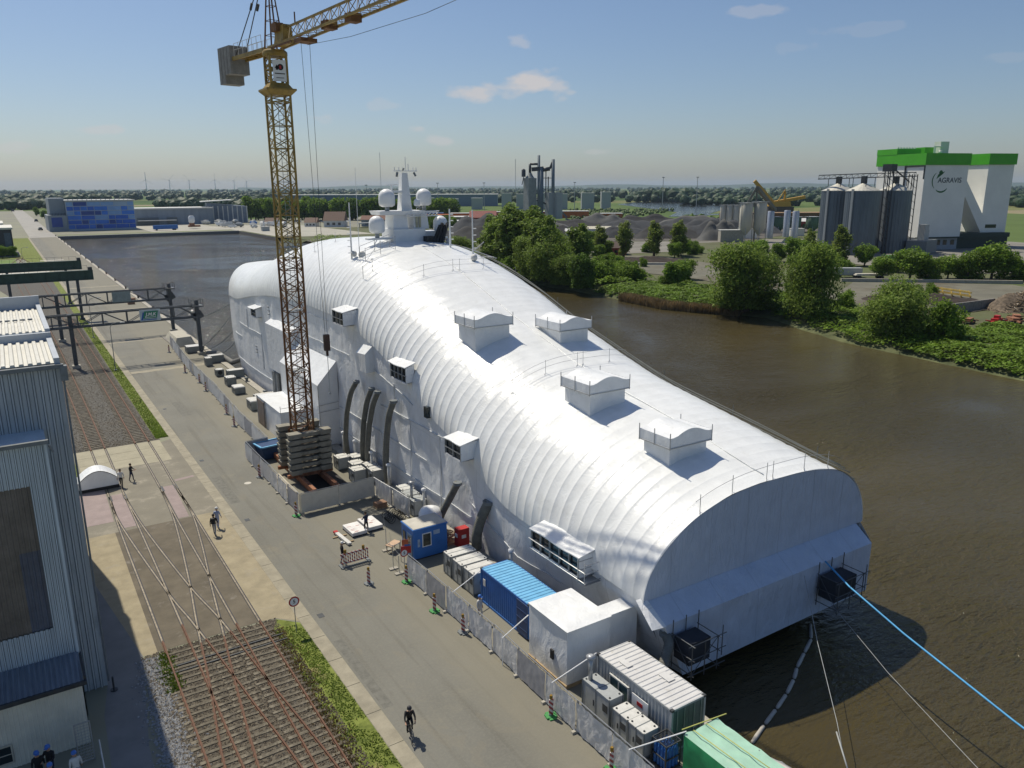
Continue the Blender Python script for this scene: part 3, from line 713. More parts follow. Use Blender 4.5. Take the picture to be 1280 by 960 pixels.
for i in range(N):
    for j in range(8): a = i * 9 + j; f.append((a, a + 9, a + 10, a + 1))
m_ = MB(); m_.raw(v, f, True); wb(m_, 'stern_arch_film', FILM_STERN_SHADED, ship)
# hull below the film
m_ = MB(); m_.prism([(32.6, 33), (47, 33), (48, 40), (48.6, 60), (48.6, 120), (45.5, 138), (39.8, 149.5), (34, 138), (31.1, 120), (31.1, 60), (31.6, 40)], -3.5, 3.0)
wb(m_, 'hull', M('hull_black', (.012, .012, .014), .7), ship)

# deck seams pressed into the side film (timber battens under film)
m_ = MB()
def seam(y0, z0, y1, z1, r=.05):
    n = max(2, int(abs(y1 - y0) / 1.5)); pts = []
    for i in range(n + 1):
        y = y0 + (y1 - y0) * i / n; z = z0 + (z1 - z0) * i / n
        zt = smooth(ZW, y) + .25; s = min(1, max(0, (z + .45) / (zt + .45)))
        x = wallpt(y, s, 0)[0]; pts.append((x - .05, y, z + rnd.uniform(-.02, .02)))
    for a, b in zip(pts, pts[1:]): m_.slab(a, b, .07, r * 1.6)
for s_ in [(94, 14, 84, 14), (92, 11.15, 78, 11.1), (72, 11.1, 62.5, 9.2), (129, 6.0, 124, 6.0), (125, 8.1, 112, 8.1), (129, 2.0, 108, 2.1), (94, 7.3, 83, 7.2), (70, 7.5, 55, 7.7),
          (83, 4.6, 60, 4.6), (82, 2.0, 52, 2.0), (66.5, 10.4, 66.6, 8.5), (63.2, 7.5, 63.3, 2), (57.3, 7.7, 57.4, 1.0), (70, 4.6, 70.1, 2), (52, 3.2, 45, 1.4), (119, 11, 119.2, 8.1), (112, 8.1, 112.1, 3), (45, 1.4, 40, 1.4)]:
    m_ = MB(); seam(*s_); wb(m_, 'side_batten', M('batten_film', (.60, .62, .63), .45), ship)
# ridge seam
m_ = MB(); pts = [(39.9 + .12 * noise.noise(Vector((y * .3, 0, 0))), y, secz(39.9, y) + .02) for y in [31.5 + i for i in range(50)]]
m_.path(pts, .035, 5); wb(m_, 'ridge_seam', FILM_ROOF, ship)

# four roof ventilators: square shaft with curved oversailing hood
def vent(x, y, z, w, d, hs, yb, note):
    m_ = MB(); z0 = z - 1.8
    zt = z + hs + .25
    grid(m_, (x, y, z0), (x + w, y, z0), (x + w, y, zt), (x, y, zt), 6, 6, .05, x)
    grid(m_, (x, yb, z0), (x, y, z0), (x, y, zt), (x, yb, zt), 6, 6, .05, y)
    grid(m_, (x + w, y, z0), (x + w, yb, z0), (x + w, yb, zt), (x + w, y, zt), 4, 4, .04, y)
    grid(m_, (x + w, yb, z0), (x, yb, z0), (x, yb, zt), (x + w, yb, zt), 4, 4, .04, y)
    s_ = wb(m_, 'roof_ventilator', FILM, ship); tag(s_, note)
    m_ = MB(); o = .24; x0, x1, y0, y1 = x - o, x + w + o, y - o, yb + o; zb_, ze = z + hs, z + hs + .72
    n = 12; top = []
    for i in range(n + 1):
        s = i / n; xx = x0 + (x1 - x0) * s; top.append((xx, ze + .42 * max(0, math.sin(math.pi * min(1, max(0, (s - .12) / .76)))) ** 1.1))
    for i in range(n):
        (xa, za), (xb_, zb2) = top[i], top[i + 1]
        yn = 6
        for k in range(yn):
            ya = y0 + (y1 - y0) * k / yn; yb_ = y0 + (y1 - y0) * (k + 1) / yn
            sg = lambda kk: -.05 * math.sin(math.pi * kk / yn)
            m_.face([(xa, ya, za + sg(k)), (xb_, ya, zb2 + sg(k)), (xb_, yb_, zb2 + sg(k + 1)), (xa, yb_, za + sg(k + 1))], True)
        m_.face([(xa, y0, zb_), (xb_, y0, zb_), (xb_, y0, zb2), (xa, y0, za)]); m_.face([(xb_, y1, zb_), (xa, y1, zb_), (xa, y1, za), (xb_, y1, zb2)])
        m_.face([(xa, y0, zb_), (xa, y1, zb_), (xb_, y1, zb_), (xb_, y0, zb_)])
    m_.face([(x0, y1, zb_), (x0, y0, zb_), (x0, y0, ze), (x0, y1, ze)]); m_.face([(x1, y0, zb_), (x1, y1, zb_), (x1, y1, ze), (x1, y0, ze)])
    h_ = wb(m_, 'ventilator_hood', FILM, ship)
    for px, py in ((x0, y0), (x1, y0), (x0, y1), (x1, y1), (x0, (y0 + y1) / 2)): m_ = MB(); m_.tube((px, py, zb_ - .1), (px, py, ze + .35), .035); wb(m_, 'hood_pole', GALV, h_ and ship)
    m_ = MB(); m_.slab((x0 - .02, y0 - .03, zb_), (x1 + .02, y0 - .03, zb_), .05, .06); m_.slab((x0 - .03, y0, zb_), (x0 - .03, y1, zb_), .05, .06)
    wb(m_, 'hood_edge_rail', GALV, ship)
vent(33.55, 57.9, 14.2, 3.5, 3.0, 2.45, 60.9, 'tall film-wrapped roof ventilator shaft on the landward side')
vent(40.85, 55.35, 14.55, 3.1, 3.2, 1.45, 58.7, 'roof ventilator shaft on the river side of the ridge')
vent(35.2, 43.9, 11.85, 3.4, 3.0, 1.7, 47.0, 'middle roof ventilator shaft')
vent(35.2, 35.4, 10.6, 3.4, 2.4, 1.15, 37.9, 'low roof ventilator shaft nearest the stern')

# guard rails following the arch
def roof_rail(y, x0, x1, posts, second=True):
    m_ = MB()
    for x in posts:
        z = secz(x, y); m_.tube((x, y, z - .1), (x, y, z + 1.15), .022, n=5)
        m_.tube((x - .3, y - .25, z + .02), (x + .3, y + .25, z + .02), .02, n=4)
    for off in ((.55, 1.05) if second else (.9,)):
        pts = [(x0 + (x1 - x0) * i / 16, y, secz(x0 + (x1 - x0) * i / 16, y) + off) for i in range(17)]
        m_.path(pts, .015, 4)
    wb(m_, 'roof_guard_rail', GALV, ship)
roof_rail(51.2, 32.9, 45, [33, 36.3, 39.6, 40.2, 43.1])
roof_rail(72.3, 32.8, 44, [33, 35.9, 39.3, 40.1, 43])
roof_rail(31.0, 33.2, 47.5, [33.6, 36.4, 39.6, 40.2, 43.4, 46], False)
roof_rail(97, 32.8, 36, [33, 35.8])
m_ = MB()   # lines of scaffold tube along the river edge
for k, (fx, oz) in enumerate(((.70, .35), (.76, .30), (.82, .28), (.88, .25), (.94, .2))):
    pts = []
    for i in range(44):
        y = 31 + i * 1.7; h = XC - lerp(XL, y); x = XC + fx * h; pts.append((x + .1, y, secz(x, y) + oz))
    m_.path(pts, .045, 4)
for i in range(9):
    y = 33 + i * 8; x = XC + .74 * 10.5; z = secz(x, y); m_.tube((x, y, z), (x, y, z + 1.0), .03, n=4)
wb(m_, 'river_edge_tubes', M('tube_dark', (.12, .13, .12), .6), ship)

# window bays, hatches and bulges on the landward side
FRAME = M('window_frame', (.30, .31, .31), .5)
def bay(y0, y1, z0, z1, xo, lid=.12, n=3, open_lid=False, hang=.07, curve=False, lab=None):
    xi = 29.75
    m_ = MB()
    m_.face([(xo, y0, z0), (xi, y0, z0 + .1), (xi, y0, z1 + .25), (xo, y0, z1)]); m_.face([(xi, y1, z0), (xo, y1, z0), (xo, y1, z1), (xi, y1, z1 + .25)])
    m_.face([(xo, y1, z0 - .02), (xi, y1, z0), (xi, y0, z0), (xo, y0, z0 - .02)])
    m_.box(xo, xo + .06, y0, y1, z0 - .12, z0 + .05)
    o = wb(m_, 'window_bay', FILM_WALL, ship)
    if lab: tag(o, lab)
    m_ = MB(); m_.box(xo + .16, xo + .2, y0 + .05, y1 - .05, z0 + .05, z1); wb(m_, 'window_pane', GLASS, ship)
    m_ = MB()
    for i in range(n + 1):
        yy_ = y0 + .05 + (y1 - y0 - .1) * i / n; m_.box(xo, xo + .1, yy_ - .04, yy_ + .04, z0, z1)
    m_.box(xo - .02, xo + .06, y0, y1, z0 + (z1 - z0) * .45, z0 + (z1 - z0) * .45 + .06); m_.box(xo - .02, xo + .06, y0, y1, z1 - .05, z1 + .03)
    wb(m_, 'window_frame', FRAME, ship)
    m_ = MB(); k = 8; rise = .35
    for i in range(k):
        ya, yb_ = y0 - hang + (y1 - y0 + 2 * hang) * i / k, y0 - hang + (y1 - y0 + 2 * hang) * (i + 1) / k
        cz = lambda yy_: (.05 * math.cos((yy_ - y0) * 1.6) if curve else .03 * math.sin(yy_ * 3))
        m_.hexa([(xo - hang, ya, z1 + cz(ya)), (xo - hang, yb_, z1 + cz(yb_)), (xi + .1, yb_, z1 + rise + cz(yb_)), (xi + .1, ya, z1 + rise + cz(ya)),
                 (xo - hang, ya, z1 + .07 + cz(ya)), (xo - hang, yb_, z1 + .07 + cz(yb_)), (xi + .1, yb_, z1 + rise + .08 + cz(yb_)), (xi + .1, ya, z1 + rise + .08 + cz(ya))])
    wb(m_, 'bay_lid', FILM, ship)
bay(75.6, 78.7, 14.7, 16.05, 28.2, lab='window bay high on the side under a square white lid')
bay(62.5, 65.9, 11.3, 12.7, 28.9, n=4, hang=.15, curve=True, lab='half-open window hatch below a curled white lid')
bay(51.3, 54.0, 7.35, 8.65, 28.2, n=2, lab='window bay above the blue hut')
bay(111.2, 113.8, 10.7, 11.9, 28.7, n=1, hang=.35, curve=True, lab='small window bay nearest the bow')
bay(36.0, 41.5, 4.0, 5.4, 28.25, n=5, hang=.1, curve=True, lab='long window balcony under a curved white canopy near the stern')
m_ = MB()   # balcony tubes of the long bay
for y in (36.0, 35.3): 
    for z in (4.0, 4.6, 5.2): m_.tube((28.15, y, z), (29.5, y, z), .03)
    m_.tube((28.15, y, 3.8), (28.15, y, 5.4), .03)
for z in (4.0, 4.7): m_.tube((28.15, 35.2, z), (28.15, 41.6, z), .035)
m_.box(28.15, 29.4, 35.2, 36.1, 3.85, 3.9); wb(m_, 'balcony_tubes', GALV, ship)
m_ = MB(); m_.hexa([(28.65, 71.2, 10.6), (28.65, 73.6, 10.5), (29.6, 73.6, 10.5), (29.6, 71.2, 10.6), (28.6, 71.2, 12.5), (28.6, 73.6, 12.3), (29.6, 73.6, 13.2), (29.6, 71.2, 13.4)]); wb(m_, 'closed_hatch', FILM, ship)
m_ = MB(); m_.hexa([(28.75, 95.8, 4.6), (28.75, 106.5, 4.4), (29.8, 106.5, 4.4), (29.8, 95.8, 4.6), (28.6, 95.8, 10.75), (28.6, 106.5, 10.7), (29.8, 106.5, 11.4), (29.8, 95.8, 11.4)]); wb(m_, 'side_bulge', FILM_WALL, ship)
m_ = MB(); m_.box(29.1, 29.6, 58.9, 59.5, 8.9, 9.9); wb(m_, 'slot_window', GLASS, ship)
m_ = MB(); m_.box(29.1, 29.62, 104.6, 106.8, .1, 3.85); wb(m_, 'gangway_opening', GREYD, ship)
m_ = MB(); m_.box(29.0, 29.25, 104.2, 104.55, .1, 3.9); m_.box(29.0, 29.2, 105.5, 105.7, .1, 3.9); wb(m_, 'gangway_post', FRAME, ship)
m_ = MB()
for y, z in ((115.5, 5.8), (115.2, 5.3), (115.4, 4.9), (107.5, 12.6), (107.2, 12.1), (107.4, 11.6), (134, 11.0)):
    x = wallpt(y, min(1, (z + .45) / (smooth(ZW, y) + .7)), 0)[0]; m_.box(x - .12, x + .1, y - .35, y + .35, z, z + .14)
wb(m_, 'side_clamps', FRAME, ship)

# scaffold cages hanging off the stern
def cage(x0, x1, z0, z1, label):
    m_ = MB(); m_.box(x0 + .15, x1 - .25, 28.05, 29.3, z0 + .35, z1 - .15); c_ = wb(m_, 'stern_cage', M('cage_net', (.03, .035, .045), .9), ship); tag(c_, label)
    m_ = MB()
    for x in (x0, (x0 + x1) / 2, x1):
        for y in (27.7, 29.3): m_.tube((x, y, z0 - .3), (x, y, z1 + (.9 if y > 29 else .0)), .035, n=5)
    for z in (z0, z0 + 1.0, z1):
        m_.tube((x0 - .3, 27.7, z), (x1 + .7, 27.7, z), .03, n=5)
        for x in (x0, x1): m_.tube((x, 27.5, z), (x, 29.4, z), .03, n=5)
    m_.tube((x0, 27.7, z0), (x1, 27.7, z1), .025, n=5); m_.tube((x1 + .6, 27.9, z0 + .3), (x1 + .6, 27.9, z1 + .4), .03, n=5); m_.tube((x0, 27.7, z0), (x0, 29.3, z1), .025, n=5)
    wb(m_, 'cage_tubes', M('tube_grey', (.10, .11, .12), .5, .5), ship)
cage(30.1, 32.2, 1.0, 2.9, 'netted scaffold cage at the landward corner of the stern')
cage(43.7, 46.4, .8, 2.8, 'netted scaffold cage at the river corner of the stern')

# mast house standing through the film
mast = MB()
mast.box(38.3, 42.4, 84.6, 88.0, 21.6, 23.75); mast.box(42.4, 44.6, 85.0, 87.6, 21.4, 23.4)
wb(mast, 'mast_house', WHITE, ship)
m_ = MB()
for x0, x1 in ((38.5, 40.4), (41.1, 43.1)):
    m_.hexa([(x0, 85, 23.7), (x1, 85, 23.7), (x1, 87.6, 23.7), (x0, 87.6, 23.7), (x0 + .12, 85.2, 25.4), (x1 - .12, 85.2, 25.4), (x1 - .12, 87.4, 25.4), (x0 + .12, 87.4, 25.4)])
wb(m_, 'mast_legs', WHITE, ship)
m_ = MB(); m_.box(41.35, 41.6, 84.9, 85.0, 23.9, 25.2); m_.box(41.75, 42.0, 84.9, 85.0, 23.9, 25.2); wb(m_, 'louvre', M('louvre', (.40, .39, .28), .6), ship)
m_ = MB(); m_.hexa([(36.9, 84.9, 25.4), (42.6, 84.9, 25.4), (42.6, 87.6, 25.4), (36.9, 87.6, 25.4), (36.7, 84.8, 25.85), (42.6, 84.8, 25.85), (42.6, 87.8, 25.85), (36.7, 87.8, 25.85)])
for i in range(9): m_.slab((40.0 + i * .48, 84.8, 25.3), (40.4 + i * .48, 84.8, 25.55), .1, .1)
m_.tube((40.0, 84.8, 25.22), (44.4, 84.8, 25.22), .06); m_.tube((42.6, 84.8, 25.75), (44.4, 84.8, 25.75), .06); m_.box(42.6, 44.4, 85.4, 87.4, 25.55, 25.7); wb(m_, 'mast_platform', WHITE, ship)
m_ = MB(); m_.hexa([(39.9, 85.6, 25.85), (41.25, 85.6, 25.85), (41.25, 86.9, 25.85), (39.9, 86.9, 25.85), (40.25, 85.95, 30.15), (40.95, 85.95, 30.15), (40.95, 86.6, 30.15), (40.25, 86.6, 30.15)])
m_.box(38.3, 40.1, 85.7, 86.7, 27.9, 28.15); wb(m_, 'mast_pillar', WHITE, ship)
m_ = MB(); m_.slab((39.2, 86, 30.35), (42.2, 86, 30.35), .25, .09)
for x in (39.35, 39.9, 40.4, 41.1, 41.7, 42.1): m_.tube((x, 86, 30.35), (x, 86, 30.75 + .4 * (x == 41.1)), .05, n=6)
m_.tube((40.75, 86, 30.3), (40.75, 86, 31.9), .04); m_.slab((38.2, 86, 28.75), (39.6, 86, 28.8), .18, .09); m_.tube((38.9, 86, 28.15), (38.9, 86, 28.75), .1)
wb(m_, 'aerials', WHITE, ship)
m_ = MB(); m_.tube((39.65, 85.9, 30.2), (39.5, 85.8, 29.7), .13, n=8); m_.tube((41.75, 85.9, 30.2), (41.95, 85.8, 29.75), .13, n=8); m_.tube((40.3, 85.8, 30.45), (40.3, 85.5, 30.6), .1, n=8); m_.sphere((41.9, 84.9, 26.2), .2); wb(m_, 'mast_lamps', GREYD, ship)
def dome(x, y, z, r, ped):
    m_ = MB(); prof = [(r * .6, z - r * 1.0), (r * .93, z - r * .82), (r, z - r * .5), (r * .99, z + r * .2)] + [(r * .99 * math.cos(a), z + r * .2 + r * .95 * math.sin(a)) for a in [R(k) for k in (15, 30, 45, 60, 75, 88)]]
    m_.lathe(x, y, prof, 20); d_ = wb(m_, 'radome', M('radome_white', (.82, .83, .83), .4, var=.04), ship)
    m_ = MB(); m_.tube((x, y, z - r * 1.55 - ped), (x, y, z - r * .9), r * .28, n=10); wb(m_, 'radome_pedestal', GREY, ship)
dome(38.05, 85.6, 27.25, .95, 0); dome(42.9, 85.8, 27.3, .92, 0); dome(36.5, 85.2, 24.3, .92, .1); dome(44.7, 85.2, 24.2, .86, .1); dome(41.3, 84.4, 26.75, .38, 0)
m_ = MB(); m_.box(35.2, 38.4, 84.8, 85.7, 22.65, 22.85); m_.tube((35.6, 85, 21.5), (36.4, 85, 22.7), .05); m_.tube((37.6, 85, 21.8), (37.6, 85, 22.7), .05); m_.box(43.9, 45.5, 84.8, 85.6, 22.5, 22.7); wb(m_, 'radome_shelf', WHITE, ship)
m_ = MB()
for k in range(4): m_.slab((42.6 + k * .4, 83.4 - k * .05, 21.7), (44.0 + k * .33, 83.9, 24.1 + (.25 if k % 2 else 0)), .26, .3)
m_.box(42.0, 43.0, 83.5, 84.4, 21.6, 22.9); m_.box(42.8, 44.6, 83.1, 83.6, 21.4, 21.9)
wb(m_, 'sooty_deck_crane', M('soot', (.035, .038, .04), .7, var=.5), ship)
for x, y, z0, z1, r in ((32.8, 84, 20.6, 26.9, .10), (33.4, 83.2, 20.6, 30.6, .035), (43.2, 80, 21.2, 26.1, .13), (43.3, 75, 19.8, 26.1, .10), (43.0, 88, 22, 27, .03)):
    m_ = MB(); m_.tube((x, y, z0), (x, y, z1), r, r * .6, n=6)
    if r >= .10:
        for k in range(6): m_.tube((x, y, z0 + .8 + k * .7), (x + (.45 if x > 40 else -.4), y, z0 + .8 + k * .7), .05)
    wb(m_, 'whip_aerial', WHITE, ship)
for c_, r_ in (((33.0, 83.8, 21.3), .35), ((33.7, 83.2, 21.2), .42), ((34.3, 83.4, 21.1), .25), ((43.2, 74.6, 21.0), .38), ((45.1, 83.9, 22.2), .35)): m_ = MB(); m_.sphere(c_, r_); wb(m_, 'antenna_base', GREYL, ship)
m_ = MB()   # scaffold frame on the roof shoulder
for x in (33.2, 35.0, 36.8):
    z = secz(x, 81); m_.tube((x, 81, z), (x, 81, z + 1.5), .03, n=5); m_.tube((x, 82.6, z), (x, 82.6, z + 1.5), .03, n=5)
for dz in (.7, 1.4):
    for y in (81, 82.6): m_.tube((33.2, y, secz(33.2, y) + dz), (36.8, y, secz(36.8, y) + dz), .025, n=5)
m_.tube((33.2, 81, secz(33.2, 81)), (35, 81, secz(35, 81) + 1.4), .022, n=4); m_.tube((35, 81, secz(35, 81) + 1.4), (36.8, 81, secz(36.8, 81)), .022, n=4)
for x in (31.6, 32.7):
    z = secz(x, 78); m_.tube((x, 78, z), (x, 78, z + 1.4), .03, n=5)
m_.tube((31.6, 78, secz(31.6, 78) + 1.3), (32.7, 78, secz(32.7, 78) + 1.3), .025); m_.tube((45.0, 79, 20.8), (46.4, 77.8, 22.4), .06); m_.tube((43.2, 78, 20.9), (46.6, 76, 20.8), .05); m_.tube((44, 78.5, 21.9), (47.2, 76.4, 20.6), .05)
wb(m_, 'roof_scaffold', GALV, ship)
# sloping film porch and box tents beside the ship
m_ = MB()
m_.hexa([(27.3, 82, 0), (27.3, 96, 0), (29.55, 96, 0), (29.55, 82, 0), (27.2, 82, 7.2), (27.2, 96, 7.4), (29.55, 96, 9.6), (29.55, 82, 9.7)])
wb(m_, 'sloping_porch', FILM, ship)
m_ = MB(); m_.tube((27.25, 81.95, 0), (27.2, 81.95, 7.2), .05); m_.tube((27.0, 81.9, 4.1), (29.5, 81.9, 4.3), .03); m_.tube((27.0, 81.9, 4.9), (29.5, 81.9, 5.1), .03); m_.tube((27.2, 81.9, 7.25), (29.5, 81.9, 9.75), .035); wb(m_, 'porch_tubes', GALV, ship)

def boxtent(name, label, x0, x1, y0, y1, h, slope=0, group=None):
    t = thing(name, label, 'tent', ((x0 + x1) / 2, (y0 + y1) / 2, 0), 0, group)
    m_ = MB(); A = .09
    grid(m_, (x0, y0, 0), (x1, y0, 0), (x1, y0, h), (x0, y0, h), 14, 10, A, x0); grid(m_, (x0, y1, 0), (x0, y0, 0), (x0, y0, h), (x0, y1, h + slope), 14, 10, A, y0)
    grid(m_, (x1, y0, 0), (x1, y1, 0), (x1, y1, h + slope), (x1, y0, h), 6, 6, A, y0); grid(m_, (x1, y1, 0), (x0, y1, 0), (x0, y1, h + slope), (x1, y1, h + slope), 6, 6, A, y1)
    wb(m_, 'side_sheet', FILM, t)
    m_ = MB(); grid(m_, (x0 - .06, y0 - .06, h + .02), (x1 + .06, y0 - .06, h + .02), (x1 + .06, y1 + .06, h + .02 + slope), (x0 - .06, y1 + .06, h + .02 + slope), 20, 20, .16, 5); wb(m_, 'roof_sheet', FILM, t)
    return t
t = boxtent('sheeted_box_tent', 'white film-wrapped box tent between the blue container and the silver one', 24.2, 27.4, 31.8, 35.7, 3.7)
m_ = MB(); m_.box(24.05, 24.15, 33.0, 33.28, 1.3, 1.9); wb(m_, 'torn_hole', BLACK, t)
m_ = MB(); grid(m_, (27.42, 32.0, 0), (29.7, 32.0, 0), (29.7, 32.0, 3.6), (27.42, 32.0, 3.6), 8, 6, .05); grid(m_, (27.42, 32.0, 3.6), (29.7, 32.0, 3.6), (29.7, 33.1, 3.7), (27.42, 33.1, 3.7), 8, 4, .05); grid(m_, (29.7, 33.1, 0), (27.42, 33.1, 0), (27.42, 33.1, 3.7), (29.7, 33.1, 3.7), 8, 4, .05); wb(m_, 'link_passage', FILM, t)
m_ = MB(); m_.box(24.1, 27.4, 31.74, 35.7, 0, .22); wb(m_, 'tent_base', WOOD, t)
t = boxtent('sheeted_site_tent', 'large white film-wrapped tent behind the tower crane base', 24.1, 29.2, 86.4, 96.0, 3.5)
m_ = MB(); m_.tube((24.1, 86.3, 4.0), (29.2, 86.3, 4.1), .03); m_.tube((24.1, 86.3, 3.4), (24.1, 86.3, 4.3), .03); wb(m_, 'roof_rail', GALV, t)
for y in (95.9, 92.5): m_ = MB(); m_.tube((24.02, y, 0), (24.02, y, 3.55), .06); wb(m_, 'tent_pole', GALV, t)
m_ = MB(); m_.box(23.98, 24.04, 93, 95.6, .1, 3.2); wb(m_, 'entrance_curtain', M('curtain_brown', (.20, .16, .13), .8), t)
t = thing('dome_tent', 'small white barrel-roofed tent on the rails in front of the hall', 'tent', (4.6, 82.5, 0))
m_ = MB(); n = 12
for i in range(n):
    s0, s1 = i / n, (i + 1) / n; zf = lambda s: .95 + 1.0 * math.sin(math.pi * s) ** .9
    xa, xb_ = 2.95 + 3.5 * s0, 2.95 + 3.5 * s1
    for y in (81.4, 83.4): m_.face([(xa, y, .35), (xb_, y, .35), (xb_, y, zf(s1)), (xa, y, zf(s0))])
    for k in range(4): 
        sg = lambda kk: .08 * math.cos(kk * math.pi / 2)
        m_.face([(xa, 81.4 + k * .5, zf(s0) + sg(k)), (xb_, 81.4 + k * .5, zf(s1) + sg(k)), (xb_, 81.9 + k * .5, zf(s1) + sg(k + 1)), (xa, 81.9 + k * .5, zf(s0) + sg(k + 1))], True)
m_.face([(2.95, 81.4, .35), (2.95, 83.4, .35), (2.95, 83.4, .95), (2.95, 81.4, .95)]); m_.face([(6.45, 81.4, .35), (6.45, 83.4, .35), (6.45, 83.4, .95), (6.45, 81.4, .95)])
wb(m_, 'tent_sheet', FILM, t)
m_ = MB(); m_.box(2.95, 6.45, 81.45, 83.35, .02, .35); m_.tube((2.9, 81.2, .3), (2.9, 83.5, .3), .15); wb(m_, 'tent_base', BLACK, t)

# grey hose ducts climbing the side
DUCT = M('duct_grey', (.15, .15, .13), .7, var=.25, scale=2)
def duct(pts, r, label, rings=True):
    t = thing('hose_duct', label, 'hose', pts[0], 0, 'grey ventilation hoses climbing the ship side')
    pts3 = []
    for i in range(len(pts) - 1):
        a, b = Vector(pts[i]), Vector(pts[i + 1])
        for k in range(6): pts3.append(a.lerp(b, k / 6))
    pts3.append(Vector(pts[-1]))
    for _ in range(3):
        pts3 = [pts3[0]] + [(pts3[i - 1] + pts3[i] * 2 + pts3[i + 1]) / 4 for i in range(1, len(pts3) - 1)] + [pts3[-1]]
    dense = []
    for a, b in zip(pts3, pts3[1:]):
        for k in range(5): dense.append(a.lerp(b, k / 5))
    dense.append(pts3[-1])
    rr = [r * (1 + (.07 if i % 3 == 0 else 0)) for i in range(len(dense))]
    m_ = MB(); m_.path(dense, rr, 10); wb(m_, 'hose', DUCT, t)
    m_ = MB(); p = dense[-1]; m_.lathe(p.x, p.y, [(r * 1.25, p.z - .15), (r * 1.3, p.z + .1)], 10); wb(m_, 'clamp', GREYD, t)
    return t
duct([(28.6, 77.6, .4), (28.4, 77.4, 2.2), (28.4, 76.7, 5), (28.55, 75.5, 7.7), (28.9, 74.6, 9.0)], .27, 'grey hose duct farthest left, nearest the crane mast')
duct([(28.6, 73.0, .4), (28.45, 72.8, 2.2), (28.45, 72.2, 5), (28.6, 71.3, 7.7), (28.9, 70.6, 9.1)], .27, 'left hose duct of the close pair in the middle')
duct([(28.6, 71.8, .4), (28.45, 71.5, 2.2), (28.45, 70.8, 5), (28.6, 69.8, 7.7), (28.9, 69.1, 9.1)], .27, 'right hose duct of the close pair in the middle')
duct([(28.6, 67.0, .4), (28.45, 66.9, 2.4), (28.45, 66.5, 5), (28.6, 65.9, 7.7), (28.9, 65.4, 9.0)], .30, 'grey hose duct standing alone right of the close pair')
duct([(28.2, 55.4, .8), (28.4, 55.0, 1.8), (28.7, 54.2, 3.2), (29.0, 53.4, 4.7)], .30, 'short slanting hose duct behind the blue hut')
duct([(28.7, 49.9, .4), (28.6, 49.7, 1.6), (28.9, 49.5, 3.0), (29.5, 49.2, 4.4)], .40, 'ribbed hose duct rising behind the grey chiller units')
duct([(28.0, 27.9, .5), (28.6, 28.6, 1.3), (29.8, 29.2, 2.4), (30.0, 29.8, 2.7)], .30, 'short fat hose by the far end of the silver container')

# ================================================================== TOWER CRANE
CX, CY = 22.9, 74.6
crane = thing('tower_crane', 'rusty yellow lattice tower crane on a stack of grey ballast slabs', 'crane', (CX, CY, 0))
def lattice(m_, x, y, s, z0, z1, step, rc=.07, rb=.035):
    h = s / 2; C = [(x - h, y - h), (x + h, y - h), (x + h, y + h), (x - h, y + h)]
    for cx, cy in C: m_.slab((cx, cy, z0), (cx, cy, z1), rc * 2, rc * 2)
    z = z0; k = 0
    while z < z1 - .1:
        zt = min(z + step, z1)
        for i in range(4):
            a, b = C[i], C[(i + 1) % 4]
            m_.slab((*a, z), (*b, z), rb * 2, rb * 2)
            zm = (z + zt) / 2
            m_.slab((*a, z), (*b, zm + .0), rb * 1.8, rb * 1.8); m_.slab((*b, zm), (*a, zt), rb * 1.8, rb * 1.8) if k % 2 == 0 else None
            if k % 2: m_.slab((*b, z), (*a, zm), rb * 1.8, rb * 1.8); m_.slab((*a, zm), (*b, zt), rb * 1.8, rb * 1.8)
            else: m_.slab((*b, z), (*a, zt), rb * 1.6, rb * 1.6)
        z = zt; k += 1
m_ = MB(); lattice(m_, CX, CY, 1.75, 4.9, 22, 2.0, .085, .038); lattice(m_, CX, CY, 2.1, 1.0, 4.9, 2.0, .1, .05)
wb(m_, 'lower_mast', YELD, crane)
m_ = MB(); lattice(m_, CX, CY, 1.72, 22, 36.6, 2.0, .085, .038); wb(m_, 'upper_mast', YEL, crane)
m_ = MB()   # ladder inside the mast, with rest platforms
lx = CX + .25
for dx in (-.22, .22): m_.tube((lx + dx, CY + .3, 5), (lx + dx, CY + .3, 36), .03, n=4)
z = 5.2
while z < 36: m_.tube((lx - .22, CY + .3, z), (lx + .22, CY + .3, z), .018, n=4); z += .35
for z in (11, 17, 23, 29): m_.box(CX - .75, CX + .75, CY - .7, CY + .75, z, z + .05)
wb(m_, 'ladder', GREY, crane)
m_ = MB()   # collar and slewing section
m_.hexa([(CX - .95, CY - .95, 36.6), (CX + .95, CY - .95, 36.6), (CX + .95, CY + .95, 36.6), (CX - .95, CY + .95, 36.6), (CX - 1.35, CY - 1.35, 37.0), (CX + 1.35, CY - 1.35, 37.0), (CX + 1.35, CY + 1.35, 37.0), (CX - 1.35, CY + 1.35, 37.0)])
m_.box(CX - 1.35, CX + 1.35, CY - 1.35, CY + 1.35, 37.0, 37.15); m_.hexa([(CX - 1.1, CY - 1.1, 37.15), (CX + 1.1, CY - 1.1, 37.15), (CX + 1.1, CY + 1.1, 37.15), (CX - 1.1, CY + 1.1, 37.15), (CX - .8, CY - .8, 37.6), (CX + .8, CY - .8, 37.6), (CX + .8, CY + .8, 37.6), (CX - .8, CY + .8, 37.6)])
lattice(m_, CX, CY, 1.5, 37.6, 39.9, 1.2, .1, .05)
m_.lathe(CX, CY, [(1.05, 39.9), (1.1, 40.05), (1.1, 40.3), (.95, 40.45)], 20)
wb(m_, 'slewing_ring', YEL, crane)
m_ = MB(); m_.mi = 0; m_.box(CX - .55, CX + .62, CY - .93, CY - .88, 37.75, 39.55)
m_.mi = 1
